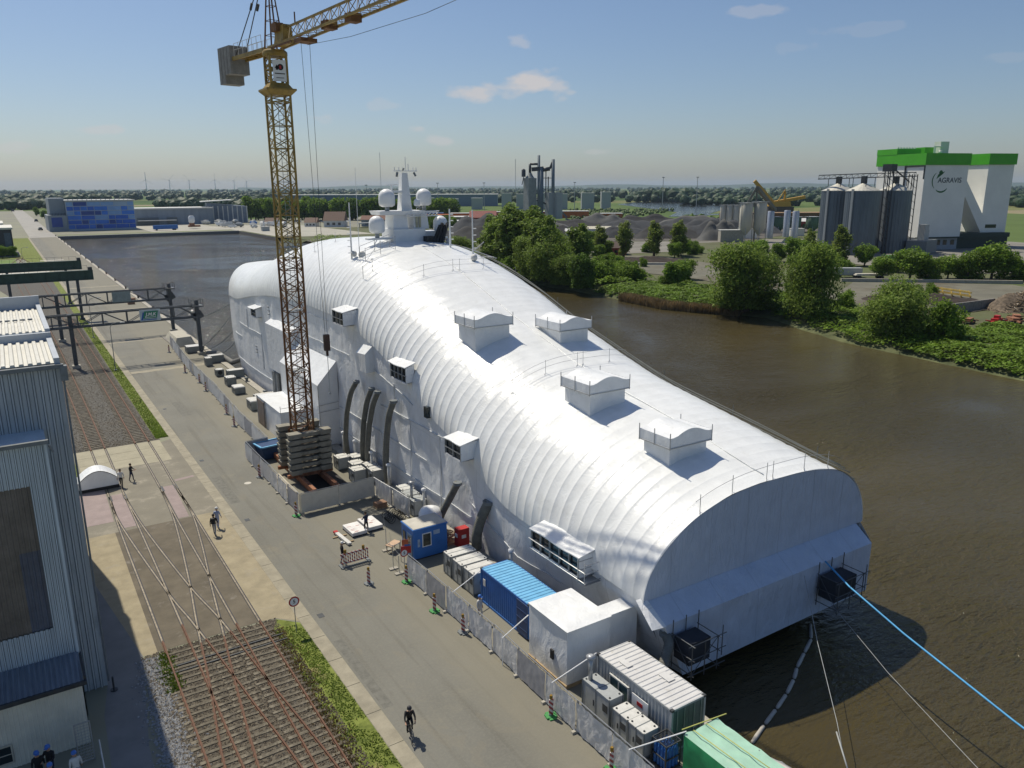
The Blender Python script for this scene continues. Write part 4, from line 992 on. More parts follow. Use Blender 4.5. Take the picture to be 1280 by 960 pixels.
def lathe_y(m_, x, y, z, r, n=14):
    m_.raw([(x + r * math.cos(2 * math.pi * i / n), y, z + r * math.sin(2 * math.pi * i / n)) for i in range(n)], [tuple(range(n))])
lathe_y(m_, CX + .12, CY - .945, 38.95, .27); m_.box(CX - .3, CX - .1, CY - .945, CY - .94, 38.7, 38.98); m_.face([(CX - .4, CY - .945, 38.85), (CX - .2, CY - .945, 39.15), (CX - .02, CY - .945, 38.85)])
m_.mi = 2; m_.box(CX + .02, CX + .2, CY - .955, CY - .95, 38.8, 39.08)
m_.mi = 1; m_.box(CX - .42, CX + .5, CY - .945, CY - .94, 38.36, 38.44); m_.box(CX - .30, CX + .4, CY - .945, CY - .94, 38.02, 38.07)
wb(m_, 'crane_sign', [WHITE, BLACK, RED], crane)
J = Vector((.155, -.988, 0)).normalized(); JS = Vector((J.y * -1, J.x, 0))
hub = Vector((CX, CY, 40.5))
def jp(l, s=0, z=0): return hub + J * l + JS * s + Vector((0, 0, z))
m_ = MB()   # jib: two bottom chords, one top chord, lacing
L = 40
for s in (-.6, .6): m_.slab(jp(0, s, .1), jp(L, s, 1.9), .16, .18)
m_.slab(jp(2.6, 0, 1.5), jp(L, 0, 3.15), .16, .16)
l = 2.6
while l < L - 1:
    up_ = jp(l + .7, 0, 1.5 + (l - 1.9) * .044); zb_ = .1 + l * .045; zb2 = .1 + (l + 1.4) * .045
    for s in (-.6, .6): m_.tube(jp(l, s, zb_), up_, .035, n=4, caps=False); m_.tube(up_, jp(l + 1.4, s, zb2), .035, n=4, caps=False)
    m_.tube(jp(l, -.6, zb_), jp(l, .6, zb_), .03, n=4, caps=False); m_.tube(jp(l, -.6, zb_), jp(l + 1.4, .6, zb2), .025, n=4, caps=False)
    l += 1.4
m_.hexa([jp(.9, -.5, .1), jp(2.8, -.5, .25), jp(2.8, .5, .25), jp(.9, .5, .1), jp(1.4, -.45, 1.5), jp(2.7, -.4, 1.75), jp(2.7, .4, 1.75), jp(1.4, .45, 1.5)])
wb(m_, 'jib', YEL, crane)
m_ = MB(); m_.hexa([jp(1.2, -.8, 1.2), jp(2.2, -.8, 1.2), jp(2.2, -.1, 1.2), jp(1.2, -.1, 1.2), jp(1.2, -.8, 1.9), jp(2.2, -.8, 1.9), jp(2.2, -.1, 1.9), jp(1.2, -.1, 1.9)]); wb(m_, 'winch_box', YELD, crane)
for k in (9.5, 13.2): m_ = MB(); m_.hexa([jp(k, -.5, .3), jp(k + .9, -.5, .3), jp(k + .9, .5, .3), jp(k, .5, .3), jp(k, -.5, .95), jp(k + .9, -.5, .95), jp(k + .9, .5, .95), jp(k, .5, .95)]); wb(m_, 'winch_box', YELD, crane)
m_ = MB(); m_.tube(jp(4.2, 0, 1.6), jp(4.2, 0, 2.5), .06); wb(m_, 'jib_marker', YELD, crane)
m_ = MB()   # trolley
m_.hexa([jp(5.2, -.75, -.15), jp(6.5, -.75, -.15), jp(6.5, .75, -.15), jp(5.2, .75, -.15), jp(5.2, -.75, .15), jp(6.5, -.75, .15), jp(6.5, .75, .15), jp(5.2, .75, .15)])
m_.slab(jp(1.5, -.9, -.1), jp(5.0, -.9, .0), .12, .16); wb(m_, 'trolley', YELD, crane)
m_ = MB()   # counter jib with walkway rail
for s in (-.65, .65): m_.slab(jp(-.6, s, .05), jp(-10.6, s, .05), .18, .34)
for l in range(1, 11): m_.slab(jp(-l, -.65, .05), jp(-l, .65, .05), .1, .1)
m_.hexa([jp(-7, -.6, .2), jp(-.8, -.6, .2), jp(-.8, .6, .2), jp(-7, .6, .2), jp(-7, -.6, .25), jp(-.8, -.6, .25), jp(-.8, .6, .25), jp(-7, .6, .25)])
wb(m_, 'counter_jib', YEL, crane)
m_ = MB()
for s in (-.75, .75):
    for l in range(1, 8): m_.tube(jp(-l, s, .2), jp(-l, s, 1.3), .025, n=4)
    for z in (.75, 1.3): m_.tube(jp(-1, s, z), jp(-7, s, z), .022, n=4)
wb(m_, 'walkway_rail', GREYL, crane)
CW = M('counterweight', (.25, .24, .22), .85, var=.2, scale=2)
for k in range(4):
    m_ = MB(); a = -7.6 - k * .72; lo = -2.1 if k > 1 else -1.3
    m_.hexa([jp(a, -.95, lo), jp(a - .62, -.95, lo), jp(a - .62, .95, lo), jp(a, .95, lo), jp(a, -.95, 1.25), jp(a - .62, -.95, 1.25), jp(a - .62, .95, 1.25), jp(a, .95, 1.25)])
    wb(m_, 'counterweight_slab', CW, crane)
m_ = MB()   # tower head (A-frame going out of the picture) and stays
ap = jp(-.2, 0, 7.5)
for s in (-.6, .6):
    for l in (-.7, .7): m_.tube(jp(l, s, 0), ap, .08, .06, n=6)
for z, q in ((1.2, .84), (2.4, .68), (3.6, .52), (4.8, .36)):
    c = [jp(-.2 + (.9 if i in (1, 2) else -.5) * q, (-.6 if i < 2 else .6) * q, z) for i in range(4)]
    for i in range(4): m_.tube(c[i], c[(i + 1) % 4], .03, n=4)
wb(m_, 'tower_head', YELD, crane)
m_ = MB()
for s in (-.45, .45): m_.tube(ap, jp(-7.2, s, .4), .05, n=5); m_.tube(ap, jp(24, s * .3, 2.0), .045, n=5); m_.tube(jp(-3.2, s * .7, 4.3), jp(-3.6, s * .7, 3.8), .11, n=6)
wb(m_, 'stay_bars', STEELD, crane)
m_ = MB()
for s in (-.4, .4): m_.tube(jp(5.8, s, 0), (23.9 + s * .25, 68.6, 15.4), .022, n=4)
for k, (l, z) in enumerate(((2.6, -.05), (10, -.7), (20, -.9), (34, .5))): pass
m_.path([jp(5, .6, -.15), jp(12, .7, -.4), jp(22, .8, -.2), jp(38, .9, 1.2)], .02, 4); wb(m_, 'hoist_rope', STEELD, crane)
m_ = MB(); m_.box(23.65, 24.15, 68.4, 68.8, 13.9, 15.4); m_.tube((23.9, 68.6, 13.9), (23.9, 68.6, 13.4), .12); wb(m_, 'hook_block', M('hook_block', (.06, .03, .02), .6), crane)
m_ = MB(); m_.tube((23.9, 68.6, 13.4), (23.9, 68.6, 9.9), .03, n=4); m_.sphere((23.9, 68.6, 9.8), .12, 6, 4); wb(m_, 'chain', GREY, crane)
# ballast slabs: two columns either side of the mast, crosswise corners
SLAB = M('ballast_concrete', (.25, .24, .20), .9, var=.22, scale=1.6, bump=.4, dirt=((.15, .15, .13), 1.2, .55))
for row in range(7):
    z = .95 + row * .62
    for side, (x0, x1, y0, y1) in enumerate(((CX - 2.1, CX + 2.2, CY - 2.2, CY - 1.15), (CX - 2.1, CX + 2.2, CY + 1.15, CY + 2.2))):
        m_ = MB(); j = rnd.uniform(-.05, .05)
        m_.hexa([(x0 + .1 + j, y0, z), (x0 + 1.1 + j, y0, z), (x0 + 1.1 + j, y1, z), (x0 + .1 + j, y1, z), (x0 + j, y0, z + .46), (x0 + 1.35 + j, y0, z + .46), (x0 + 1.35 + j, y1, z + .46), (x0 + j, y1, z + .46)]); m_.hexa([(x1 - 1.1 + j, y0, z), (x1 - .1 + j, y0, z), (x1 - .1 + j, y1, z), (x1 - 1.1 + j, y1, z), (x1 - 1.35 + j, y0, z + .48), (x1 + j, y0, z + .48), (x1 + j, y1, z + .48), (x1 - 1.35 + j, y1, z + .48)]); m_.box(x0 + 1.0 + j, x1 - 1.0 + j, y0 + .16, y1 - .16, z + .04, z + .36)
        wb(m_, 'ballast_slab', SLAB, crane)
m_ = MB()
for s in (-1.15, 1.15):
    m_.slab((CX + s, CY - 6.2, .45), (CX + s, CY + 6.8, .45), .35, .6)
m_.slab((CX - 2.3, CY - 1.6, .72), (CX + 2.3, CY - 1.6, .72), .3, .35); m_.slab((CX - 2.3, CY + 1.6, .72), (CX + 2.3, CY + 1.6, .72), .3, .35)
for s in (-1, 1): m_.tube((CX + s * 2, CY - 1.7, .6), (CX + s, CY - 1, 1.8), .09)
wb(m_, 'base_beams', RUST, crane)

# ================================================================== CORRUGATED HALL
BLUEC = M('hall_sheet_blue', (.45, .49, .51), .55, .0, var=.12, scale=.5, dirt=((.27, .30, .32), .6, .58), stretch=(2, 2, .5))
BLUEC2 = M('hall_sheet_bay', (.52, .60, .65), .5, .0, var=.12, scale=.5, stretch=(3, 1, .5))
def corr(m_, x0, x1, y, z0, z1, pitch, dep, dk=0):
    mi0 = m_.mi
    n = int((x1 - x0) / pitch); x = x1
    for i in range(n + 1):
        xa = x - pitch * .55; xb_ = x - pitch * .68; xc = x - pitch * .88; xd = x - pitch
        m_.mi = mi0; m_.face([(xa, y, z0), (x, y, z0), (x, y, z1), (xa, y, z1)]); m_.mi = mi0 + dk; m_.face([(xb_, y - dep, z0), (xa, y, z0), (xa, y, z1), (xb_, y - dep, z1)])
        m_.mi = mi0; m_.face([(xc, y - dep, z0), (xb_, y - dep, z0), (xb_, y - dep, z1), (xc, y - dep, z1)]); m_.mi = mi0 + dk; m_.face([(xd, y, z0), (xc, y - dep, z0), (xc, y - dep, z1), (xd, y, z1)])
        x = xd
    m_.mi = mi0
RIB_SHADE = M('rib_side_shade', (.20, .225, .24), .7, var=.2, scale=.6)  # darker sheet colour that paints shade onto the sloping rib sides
hall = thing('corrugated_hall', 'tall blue-grey corrugated industrial hall with white roof at the left edge', 'building', (-6, 55, 0))
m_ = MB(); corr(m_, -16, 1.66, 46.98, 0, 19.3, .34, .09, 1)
m_.box(1.62, 1.70, 46.95, 47.15, 0, 19.3); wb(m_, 'gable_wall', [BLUEC, RIB_SHADE], hall)
m_ = MB(); m_.face([(1.66, 47, 0), (1.66, 71, 0), (1.66, 71, 19.3), (1.66, 47, 19.3)]); m_.face([(1.66, 71, 0), (-16, 71, 0), (-16, 71, 19.3), (1.66, 71, 19.3)]); m_.face([(-16, 71, 0), (-16, 47, 0), (-16, 47, 19.3), (-16, 71, 19.3)])
wb(m_, 'side_wall', BLUEC, hall)
ROOFW = M('roof_sheet_white', (.62, .61, .55), .6, var=.08, scale=.6, dirt=((.42, .36, .26), .9, .62))
def corroof(m_, x0, x1, y0, y1, z0, z1, pitch=.5, dep=.13):
    x = x1
    while x > x0:
        q = [(x, 0), (x - pitch * .38, 0), (x - pitch * .5, dep), (x - pitch * .88, dep), (x - pitch, 0)]
        for (xa, da), (xb_, db) in zip(q, q[1:]):
            m_.face([(xb_, y0, z0 + db), (xa, y0, z0 + da), (xa, y1, z1 + da), (xb_, y1, z1 + db)])
            m_.face([(xb_, y0, z0 - .03), (xa, y0, z0 - .03), (xa, y0, z0 + da), (xb_, y0, z0 + db)])
        x -= pitch
m_ = MB(); corroof(m_, -16, 1.45, 47.1, 54.0, 19.55, 19.62, .40, .10); wb(m_, 'lower_roof', ROOFW, hall)
m_ = MB(); corroof(m_, -16, 1.45, 54.4, 66.8, 20.15, 19.95, .34, .08); wb(m_, 'upper_roof', ROOFW, hall)
m_ = MB()
m_.box(-16, 1.72, 54.0, 54.4, 19.3, 20.12); m_.box(-16, 1.72, 66.8, 67.1, 19.3, 20.9); m_.box(1.45, 1.72, 47.0, 54.0, 19.3, 19.82); m_.box(1.45, 1.72, 54.4, 66.8, 19.3, 20.3)
m_.box(-16, 1.4, 67.1, 71, 19.3, 19.4); wb(m_, 'parapet', M('parapet_flashing', (.42, .46, .50), .5, var=.06), hall)
m_ = MB(); m_.box(-16, 1.85, 46.72, 47.0, 19.28, 19.5); m_.tube((1.78, 46.9, .3), (1.78, 46.9, 19.3), .06); m_.box(1.66, 2.0, 46.7, 47.1, 18.6, 19.4); wb(m_, 'gutter', GREYD, hall)
m_ = MB()
x = 1.0
while x > -15: m_.box(x - .28, x, 59.7, 59.9, 20.15, 20.24); x -= .42
wb(m_, 'roof_gap_line', GREYD, hall)
BY = 44.5
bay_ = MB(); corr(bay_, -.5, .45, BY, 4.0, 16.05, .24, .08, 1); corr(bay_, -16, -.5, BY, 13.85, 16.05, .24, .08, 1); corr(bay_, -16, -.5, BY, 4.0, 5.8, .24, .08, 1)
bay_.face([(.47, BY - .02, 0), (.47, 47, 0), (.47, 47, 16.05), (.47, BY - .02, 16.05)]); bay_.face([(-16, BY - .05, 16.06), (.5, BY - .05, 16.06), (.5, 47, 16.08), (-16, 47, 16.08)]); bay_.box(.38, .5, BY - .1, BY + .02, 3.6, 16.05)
wb(bay_, 'projecting_bay', [BLUEC2, RIB_SHADE], hall)
m_ = MB(); m_.box(-16, .6, BY - .3, BY - .09, 16.0, 16.2); m_.tube((.6, BY - .2, 15.9), (.75, BY - .2, 15.5), .06); wb(m_, 'bay_gutter', GREYD, hall)
m_ = MB(); m_.mi = 0; corr(m_, -16, -.5, BY + .08, 10.3, 13.85, .24, .06); m_.mi = 1; corr(m_, -1.45, -.5, BY + .08, 5.8, 10.3, .24, .06); m_.mi = 0; corr(m_, -16, -1.45, BY + .08, 5.8, 10.3, .24, .06)
wb(m_, 'translucent_panel', [M('panel_brown', (.16, .145, .13), .35, var=.22, scale=1.3), M('panel_blue', (.09, .11, .155), .3, var=.22, scale=1.3)], hall)
m_ = MB(); corroof(m_, -16, .45, 41.9, BY - .06, 3.72, 4.08, .24, .05); wb(m_, 'canopy_roof', M('canopy_dark', (.20, .235, .28), .35, .2, var=.15, stretch=(4, .4, 1)), hall)
m_ = MB(); m_.box(-16, .6, 41.75, 41.92, 3.55, 3.76); m_.box(.47, .58, 41.9, BY, 3.5, 4.0); wb(m_, 'canopy_gutter', STEELD, hall)
m_ = MB(); corr(m_, -16, .36, 42.0, 0, 3.6, .2, .035); m_.face([(.37, 42.0, 0), (.37, BY, 0), (.37, BY, 3.9), (.37, 42.0, 3.6)]); wb(m_, 'annex_wall', M('annex_cream', (.64, .62, .53), .6, var=.08, scale=1), hall)
m_ = MB(); m_.box(-4.0, -3.1, 41.9, 41.95, .45, 1.35); wb(m_, 'annex_window', GLASS, hall)
m_ = MB(); m_.box(-4.07, -3.03, 41.88, 41.93, .37, .45); m_.box(-4.07, -3.03, 41.88, 41.93, 1.35, 1.43); m_.box(-3.1, -3.03, 41.88, 41.93, .45, 1.35); m_.box(-4.0, -3.1, 41.885, 41.92, .88, .92); wb(m_, 'window_frame', M('cream_frame', (.5, .47, .38), .6), hall)
# small gallow lamp on the hall side, casting its shadow on the pink paving
m_ = MB(); m_.tube((1.66, 63.8, 9.0), (2.0, 63.8, 9.1), .05); m_.slab((2.0, 63.0, 9.1), (2.0, 64.4, 9.1), .35, .12); wb(m_, 'wall_lamp', GREYD, hall)
# steel lattice gate and handrail by the annex
t = thing('lattice_gate', 'grey steel lattice gate standing at the corner of the cream annex', 'gate', (.36, 40.4, 0))
m_ = MB()
for a, b in (((-.65, 0, .05), (-.65, 0, 2.3)), ((.05, 0, .05), (.05, 0, 2.3)), ((-.65, 0, 2.3), (.05, 0, 2.3)), ((-.65, 0, .1), (.05, 0, .1))): m_.slab(a, b, .06, .06)
m_.build('gate_frame', GALV, t); m_ = MB()
for k in range(1, 13): m_.tube((-.65, 0, .1 + k * .17), (.05, 0, .1 + k * .17), .012, n=4)
for k in range(1, 5): m_.tube((-.65 + k * .14, 0, .1), (-.65 + k * .14, 0, 2.3), .012, n=4)
m_.build('gate_mesh', GALV, t)
m_ = MB()
for y in (0, -1.5, -3, -4.5, -6): m_.tube((.35, y, 0), (.35, y, 1.05), .03)
m_.tube((.35, 0, 1.05), (.35, -6, 1.05), .03); m_.tube((.35, 0, .55), (.35, -6, .55), .025); m_.build('handrail', GREYL, t)
m_ = MB(); m_.tube((1.95, 46.2, 0), (1.95, 46.2, .9), .06); m_.lathe(1.95, 46.2, [(.2, 0), (.2, .08)], 10)
tag(m_.build('drain_post', STEELD), 'short dark post standing at the foot of the hall corner', 'post')

# ================================================================== GANTRIES AND CRANE RUNWAYS
GAN = M('gantry_steel', (.075, .085, .095), .55, .3, var=.25, scale=2)
def gantry(label, y, x0, x1, px0, px1, zt, zb, sign):
    t = thing('gantry_bridge', label, 'gantry', (px0, y, 0), 0, 'steel lattice gantries spanning the quay')
    m_ = MB()
    for yy_ in (y - .6, y + .6):
        m_.slab((x0, yy_, zt), (x1, yy_, zt), .22, .26); m_.slab((x0, yy_, zb), (x1, yy_, zb), .22, .26)
        n = int((x1 - x0) / 3.3); st = (x1 - x0) / n
        for i in range(n + 1): m_.slab((x0 + i * st, yy_, zb), (x0 + i * st, yy_, zt), .14, .14)
        for i in range(n):
            a, b = (zt, zb) if i % 2 else (zb, zt)
            m_.slab((x0 + i * st, yy_, a), (x0 + (i + 1) * st, yy_, b), .1, .1)
    for i in range(int((x1 - x0) / 3.3)):
        m_.slab((x0 + i * 3.3, y - .6, zt), (x0 + i * 3.3, y + .6, zt), .1, .1); m_.slab((x0 + i * 3.3, y - .6, zb), (x0 + i * 3.3, y + .6, zb), .1, .1)
    wb(m_, 'truss', GAN, t)
    for px in (px0, px1):
        m_ = MB(); m_.slab((px, y, 0), (px, y, zt + (.1 if px == px0 else .9)), .62, .5); wb(m_, 'post', GAN, t)
        m_ = MB(); m_.box(px - .6, px + .6, y - .6, y + .6, 0, .5); wb(m_, 'footing', CONC, t)
    m_ = MB(); m_.slab((px1, y, zb), (px1 - 3, y, zt), .2, .2); m_.box(px1 - 1, px1 + .9, y - 1.1, y + 1.1, zt - .2, zt + .0)
    for q in (-1, .9): m_.tube((px1 + q, y - 1, zt), (px1 + q, y - 1, zt + 1.1), .05); m_.tube((px1 + q, y + 1, zt), (px1 + q, y + 1, zt + 1.1), .05)
    m_.tube((px1 - 1, y - 1, zt + 1.1), (px1 + .9, y - 1, zt + 1.1), .05); m_.tube((px1 + .9, y - 1, zt + 1.1), (px1 + .9, y + 1, zt + 1.1), .05); m_.slab((px1 - .8, y, zt - 2.2), (px1 + .8, y, zt - 1.4), .2, 1.4)
    wb(m_, 'end_platform', GAN, t)
    return t
g1 = gantry('nearer dark steel gantry over the road carrying a green and blue sign', 143.3, -6, 26.8, 7.5, 27.0, 8.75, 6.75, True)
m_ = MB(); m_.box(17.7, 20.9, 142.4, 142.48, 6.85, 8.75); sg = wb(m_, 'sign_board', M('sign_pale', (.42, .50, .54), .4), g1)
def text(parent, s, loc, size, mat, rot=(R(90), 0, 0), ext=.01, name='lettering', bold=.0, shear=0):
    cu = bpy.data.curves.new(name, 'FONT'); cu.body = s; cu.size = size; cu.extrude = ext; cu.align_x = 'CENTER'; cu.align_y = 'CENTER'; cu.offset = bold; cu.shear = shear
    o = bpy.data.objects.new(name, cu); dg = bpy.context.evaluated_depsgraph_get()
    col.objects.link(o); dg.update(); me = bpy.data.meshes.new_from_object(o.evaluated_get(dg)); bpy.data.objects.remove(o); bpy.data.curves.remove(cu)
    me.materials.clear(); me.materials.append(mat)
    o = bpy.data.objects.new(name, me); col.objects.link(o); o.rotation_euler = rot
    o.parent = parent; o.location = Vector(loc) - (Vector(parent.location) if parent else Vector())
    return o
m_ = MB(); m_.mi = 0; m_.face([(18.15, 142.35, 7.3), (18.45, 142.35, 8.5), (20.6, 142.35, 8.5), (20.3, 142.35, 7.3)]); m_.mi = 1; m_.face([(17.85, 142.37, 7.02), (18.2, 142.37, 8.35), (18.4, 142.36, 8.35), (18.15, 142.36, 7.15), (20.3, 142.36, 7.15), (20.27, 142.37, 7.02)])
wb(m_, 'sign_emblem', [M('sign_green', (.02, .20, .11), .4), M('sign_blue', (.02, .10, .35), .4)], g1)
text(g1, 'J.M.K', (19.4, 142.33, 7.95), .75, WHITE, bold=.02, shear=.25)
m_ = MB(); m_.box(18.5, 20.2, 142.33, 142.34, 7.45, 7.53); wb(m_, 'sign_line', WHITE, g1)
g0 = gantry('farther dark steel gantry over the road with a plain grey board', 170.5, -6, 26.8, 7.2, 27.2, 8.95, 6.75, False)
m_ = MB(); m_.box(16.6, 19.9, 169.6, 169.7, 6.9, 8.9); wb(m_, 'blank_board', M('board_grey', (.22, .27, .27), .5), g0)
GRN = M('runway_green', (.035, .075, .06), .5, var=.2, scale=1)
def runway(label, y, x1, z0, z1, posts):
    t = thing('crane_runway', label, 'crane runway', (12.8, y, 0), 0, 'dark green crane runway girders')
    m_ = MB(); m_.box(-25, x1, y - .1, y + .1, z0, z1); m_.box(-25, x1, y - .45, y + .45, z1, z1 + .12); m_.box(-25, x1, y - .45, y + .45, z0 - .12, z0)
    for i in range(14): m_.box(x1 - 1.5 - i * 2.6, x1 - 1.42 - i * 2.6, y - .42, y + .42, z0, z1)
    wb(m_, 'girder', GRN, t)
    m_ = MB(); m_.box(x1 - .9, x1 - .1, y - .5, y + .5, z1 + .12, z1 + .8); wb(m_, 'end_stop', STEELD, t)
    for px in posts: m_ = MB(); m_.slab((px, y, 0), (px, y, z0 - .12), .6, .5); m_.box(px - .5, px + .5, y - .5, y + .5, 0, .4); wb(m_, 'post', GAN, t)
    m_ = MB()
    for i in range(20): m_.tube((x1 - 1 - i * 1.6, y + .42, z1 + .12), (x1 - 1 - i * 1.6, y + .42, z1 + 1.1), .03, n=4)
    m_.tube((x1 - 1, y + .42, z1 + 1.1), (x1 - 31, y + .42, z1 + 1.1), .03, n=4); wb(m_, 'handrail', GAN, t)
runway('nearer dark green crane runway girder ending over the grass', 198, 16.2, 8.9, 10.8, (12.9, 0))
runway('farther dark green crane runway girder ending over the road edge', 228, 16.3, 8.7, 10.7, (12.6, 0))

# lamp posts along the verge
def lamp(x, y, h, label):
    t = thing('street_lamp', label, 'street lamp', (x, y, 0), 0, 'tall street lamps on the verge')
    m_ = MB(); m_.tube((0, 0, 0), (0, 0, h - .6), .08, .05, n=6); m_.path([(0, 0, h - .6), (.3, 0, h - .1), (1.0, 0, h + .15), (1.6, 0, h + .1)], .045, 5); m_.lathe(0, 0, [(.25, 0), (.25, .12)], 8); m_.build('pole', GREYD, t)
    m_ = MB(); m_.box(1.5, 2.2, -.12, .12, h, h + .14); m_.build('lamp_head', GREYL, t); return t
lamp(12.65, 138, 7.6, 'curved street lamp below the nearer gantry'); lamp(12.65, 172, 7.7, 'curved street lamp below the farther gantry')
lamp(5.2, 318, 9, 'thin street lamp beside the far siding left of the road')

# ================================================================== FENCES
SHEET = film_mat('fence_sheet', (.80, .80, .80), .8, .4)
_n, _l = SHEET.node_tree.nodes, SHEET.node_tree.links   # thin film: daylight shines through it
_t = _n.new('ShaderNodeBsdfTranslucent'); _t.inputs['Color'].default_value = (.75, .75, .76, 1); _m = _n.new('ShaderNodeMixShader'); _m.inputs['Fac'].default_value = .4
_l.new(_n['Principled BSDF'].outputs['BSDF'], _m.inputs[1]); _l.new(_t.outputs['BSDF'], _m.inputs[2]); _l.new(_m.outputs['Shader'], _n['Material Output'].inputs['Surface'])
SHEETG = M('fence_sheet_grey', (.33, .33, .35), .6, var=.1)
def fence_sheet_mesh(seed, L, H, wr):
    m_ = MB(); nx, nz = 26, 14; v, f = [], []
    for j in range(nz + 1):
        for i in range(nx + 1):
            s, t = i / nx, j / nz
            d = wr * (noise.noise(Vector((s * 7 + t * 1.5 + seed * 7, t * 1.3, seed))) + .45 * noise.noise(Vector((s * 22 - t * 3, t * 3, seed * 3))) + .3 * noise.noise(Vector((s * 9, t * 14, seed * 5))))
            e = .05 * noise.noise(Vector((s * 5, seed, 0))) if j == 0 else 0
            v.append((-L / 2 + L * s, d - .13, .12 + e + (H - .14) * t + (.03 * noise.noise(Vector((s * 8, seed, 9))) if j == nz else 0)))
    for j in range(nz):
        for i in range(nx): a = j * (nx + 1) + i; f.append((a, a + 1, a + nx + 2, a + nx + 1))
    m_.raw(v, f, True); return m_
def fence_proto(seed, L, H, mat, wr):
    t = thing('fence_panel', 'x', 'fence', (0, 0, -50))
    m_ = MB(); h = L / 2
    for a, b in (((-h, 0, .05), (-h, 0, H)), ((h, 0, .05), (h, 0, H)), ((-h, 0, H), (h, 0, H)), ((-h, 0, .1), (h, 0, .1))): m_.tube(a, b, .03, n=5)
    for k in range(1, 9): m_.tube((-h + L * k / 9, .02, .1), (-h + L * k / 9, .02, H), .008, n=3, caps=False)
    m_.build('frame', GALV, t)
    fence_sheet_mesh(seed, L, H, wr).build('sheet', mat, t)
    m_ = MB(); m_.hexa([(h - .11, -.36, 0), (h + .11, -.36, 0), (h + .11, .36, 0), (h - .11, .36, 0), (h - .09, -.33, .14), (h + .09, -.33, .14), (h + .09, .33, .14), (h - .09, .33, .14)]); m_.build('concrete_foot', CONC, t)
    return t
FP = [fence_proto(k, 2.9, 1.95, SHEET if k != 2 else SHEETG, .07 if k != 2 else .03) for k in range(4)]
FL = [fence_proto(5, 3.95, 1.95, M('sheet_cream', (.60, .57, .49), .7, var=.08), .05)]
def row(pts, labels, group, protos=FP):
    k = 0
    for (x0, y0), (x1, y1) in pts:
        L = math.hypot(x1 - x0, y1 - y0); n = max(1, round(L / 2.95))
        for i in range(n):
            s = (i + .5) / n; a = math.atan2(y1 - y0, x1 - x0)
            k += 1
            a += math.pi if abs(math.sin(a)) > .5 else 0
            p = protos[(k * 7 + int(x0)) % len(protos)] if len(protos) > 1 else protos[0]
            dup(p, (x0 + (x1 - x0) * s + rnd.uniform(-.04, .04), y0 + (y1 - y0) * s, 0), a + rnd.uniform(-.03, .03), labels(k), group, scale=(L / n / (2.95 if protos is FP else 4.0), 1, 1))
row([((22.45, 22.6), (22.6, 37.3)), ((22.6, 37.3), (22.3, 49.0))], lambda k: 'white sheeted fence panel along the road, %s from the bottom of the photo' % nth(k), 'sheeted fence panels along the near road')
row([((21.6, 83.2), (21.7, 96)), ((21.7, 96), (22.4, 113)), ((22.4, 113), (22.6, 130)), ((22.6, 130), (23.9, 154))], lambda k: 'white sheeted fence panel beyond the crane, %s going away from it' % nth(k), 'sheeted fence panels beyond the crane')
row([((19.2, 65.1), (19.15, 83.0))], lambda k: 'white sheeted fence panel beside the crane base, %s from the near corner' % nth(k), 'sheeted fence panels round the crane base')
row([((19.15, 83.0), (21.6, 83.2))], lambda k: 'short sheeted fence panel closing the far end of the crane base yard', 'sheeted fence panels round the crane base')
row([((19.3, 65.1), (26.5, 65.4))], lambda k: ('left', 'right')[k - 1] + ' cream solid fence panel facing the camera before the crane base', 'cream fence panels before the crane base', FL)
row([((26.5, 65.3), (26.8, 62.0)), ((26.8, 62), (27.0, 58.9))], lambda k: ('sheeted fence panel running back from the cream panels', 'sheeted fence panel beside the grey cabinets behind the blue hut')[k - 1], 'sheeted fence panels behind the blue hut')
for p in FP + FL:   # prototypes themselves are not needed in the scene
    for c in kids(p): bpy.data.objects.remove(c)
    bpy.data.objects.remove(p)
# back-stays of the fence
BR = [((22.2, 30.5, 1.95), (25.4, 30.6, 2.6)), ((22.3, 35.8, 1.9), (24.6, 36.4, 2.4)), ((22.4, 42.3, 1.9), (25.6, 43.6, 2.2)), ((22.3, 24.2, 1.9), (24.9, 23.0, 2.6))]
for (a, b), lb in zip(BR, ('beside the sheeted box tent', 'beside the end of the blue container', 'beside the grey chillers', 'beside the green tarpaulin shelter')):
    m_ = MB(); m_.tube(a, b, .035, n=6); m_.tube((a[0], a[1], 0), a, .03, n=5); tag(m_.build('stay_pole', WHITE), 'slanting pale stay pole ' + lb, 'pole', 'slanting stay poles of the near fence')

# ================================================================== WARNING BOARDS
STR = []
def stripes_mat():
    m = bpy.data.materials.new('red_white_stripes'); m.use_nodes = True; n, l = m.node_tree.nodes, m.node_tree.links
    t = n.new('ShaderNodeTexCoord'); s = n.new('ShaderNodeSeparateXYZ'); l.new(t.outputs['Object'], s.inputs[0])
    a = n.new('ShaderNodeMath'); a.operation = 'ADD'; l.new(s.outputs['X'], a.inputs[0]); l.new(s.outputs['Z'], a.inputs[1])
    k = n.new('ShaderNodeMath'); k.operation = 'MULTIPLY'; k.inputs[1].default_value = 3.2; l.new(a.outputs[0], k.inputs[0])
    fr = n.new('ShaderNodeMath'); fr.operation = 'FRACT'; l.new(k.outputs[0], fr.inputs[0])
    g_ = n.new('ShaderNodeMath'); g_.operation = 'GREATER_THAN'; g_.inputs[1].default_value = .5; l.new(fr.outputs[0], g_.inputs[0])
    mx = n.new('ShaderNodeMix'); mx.data_type = 'RGBA'; l.new(g_.outputs[0], mx.inputs['Factor']); mx.inputs['A'].default_value = (.62, .58, .56, 1); mx.inputs['B'].default_value = (.30, .045, .05, 1)
    l.new(mx.outputs['Result'], n['Principled BSDF'].inputs['Base Color']); return m
STRIPE = stripes_mat()
GREENF = M('green_rubber', (.06, .28, .08), .7)
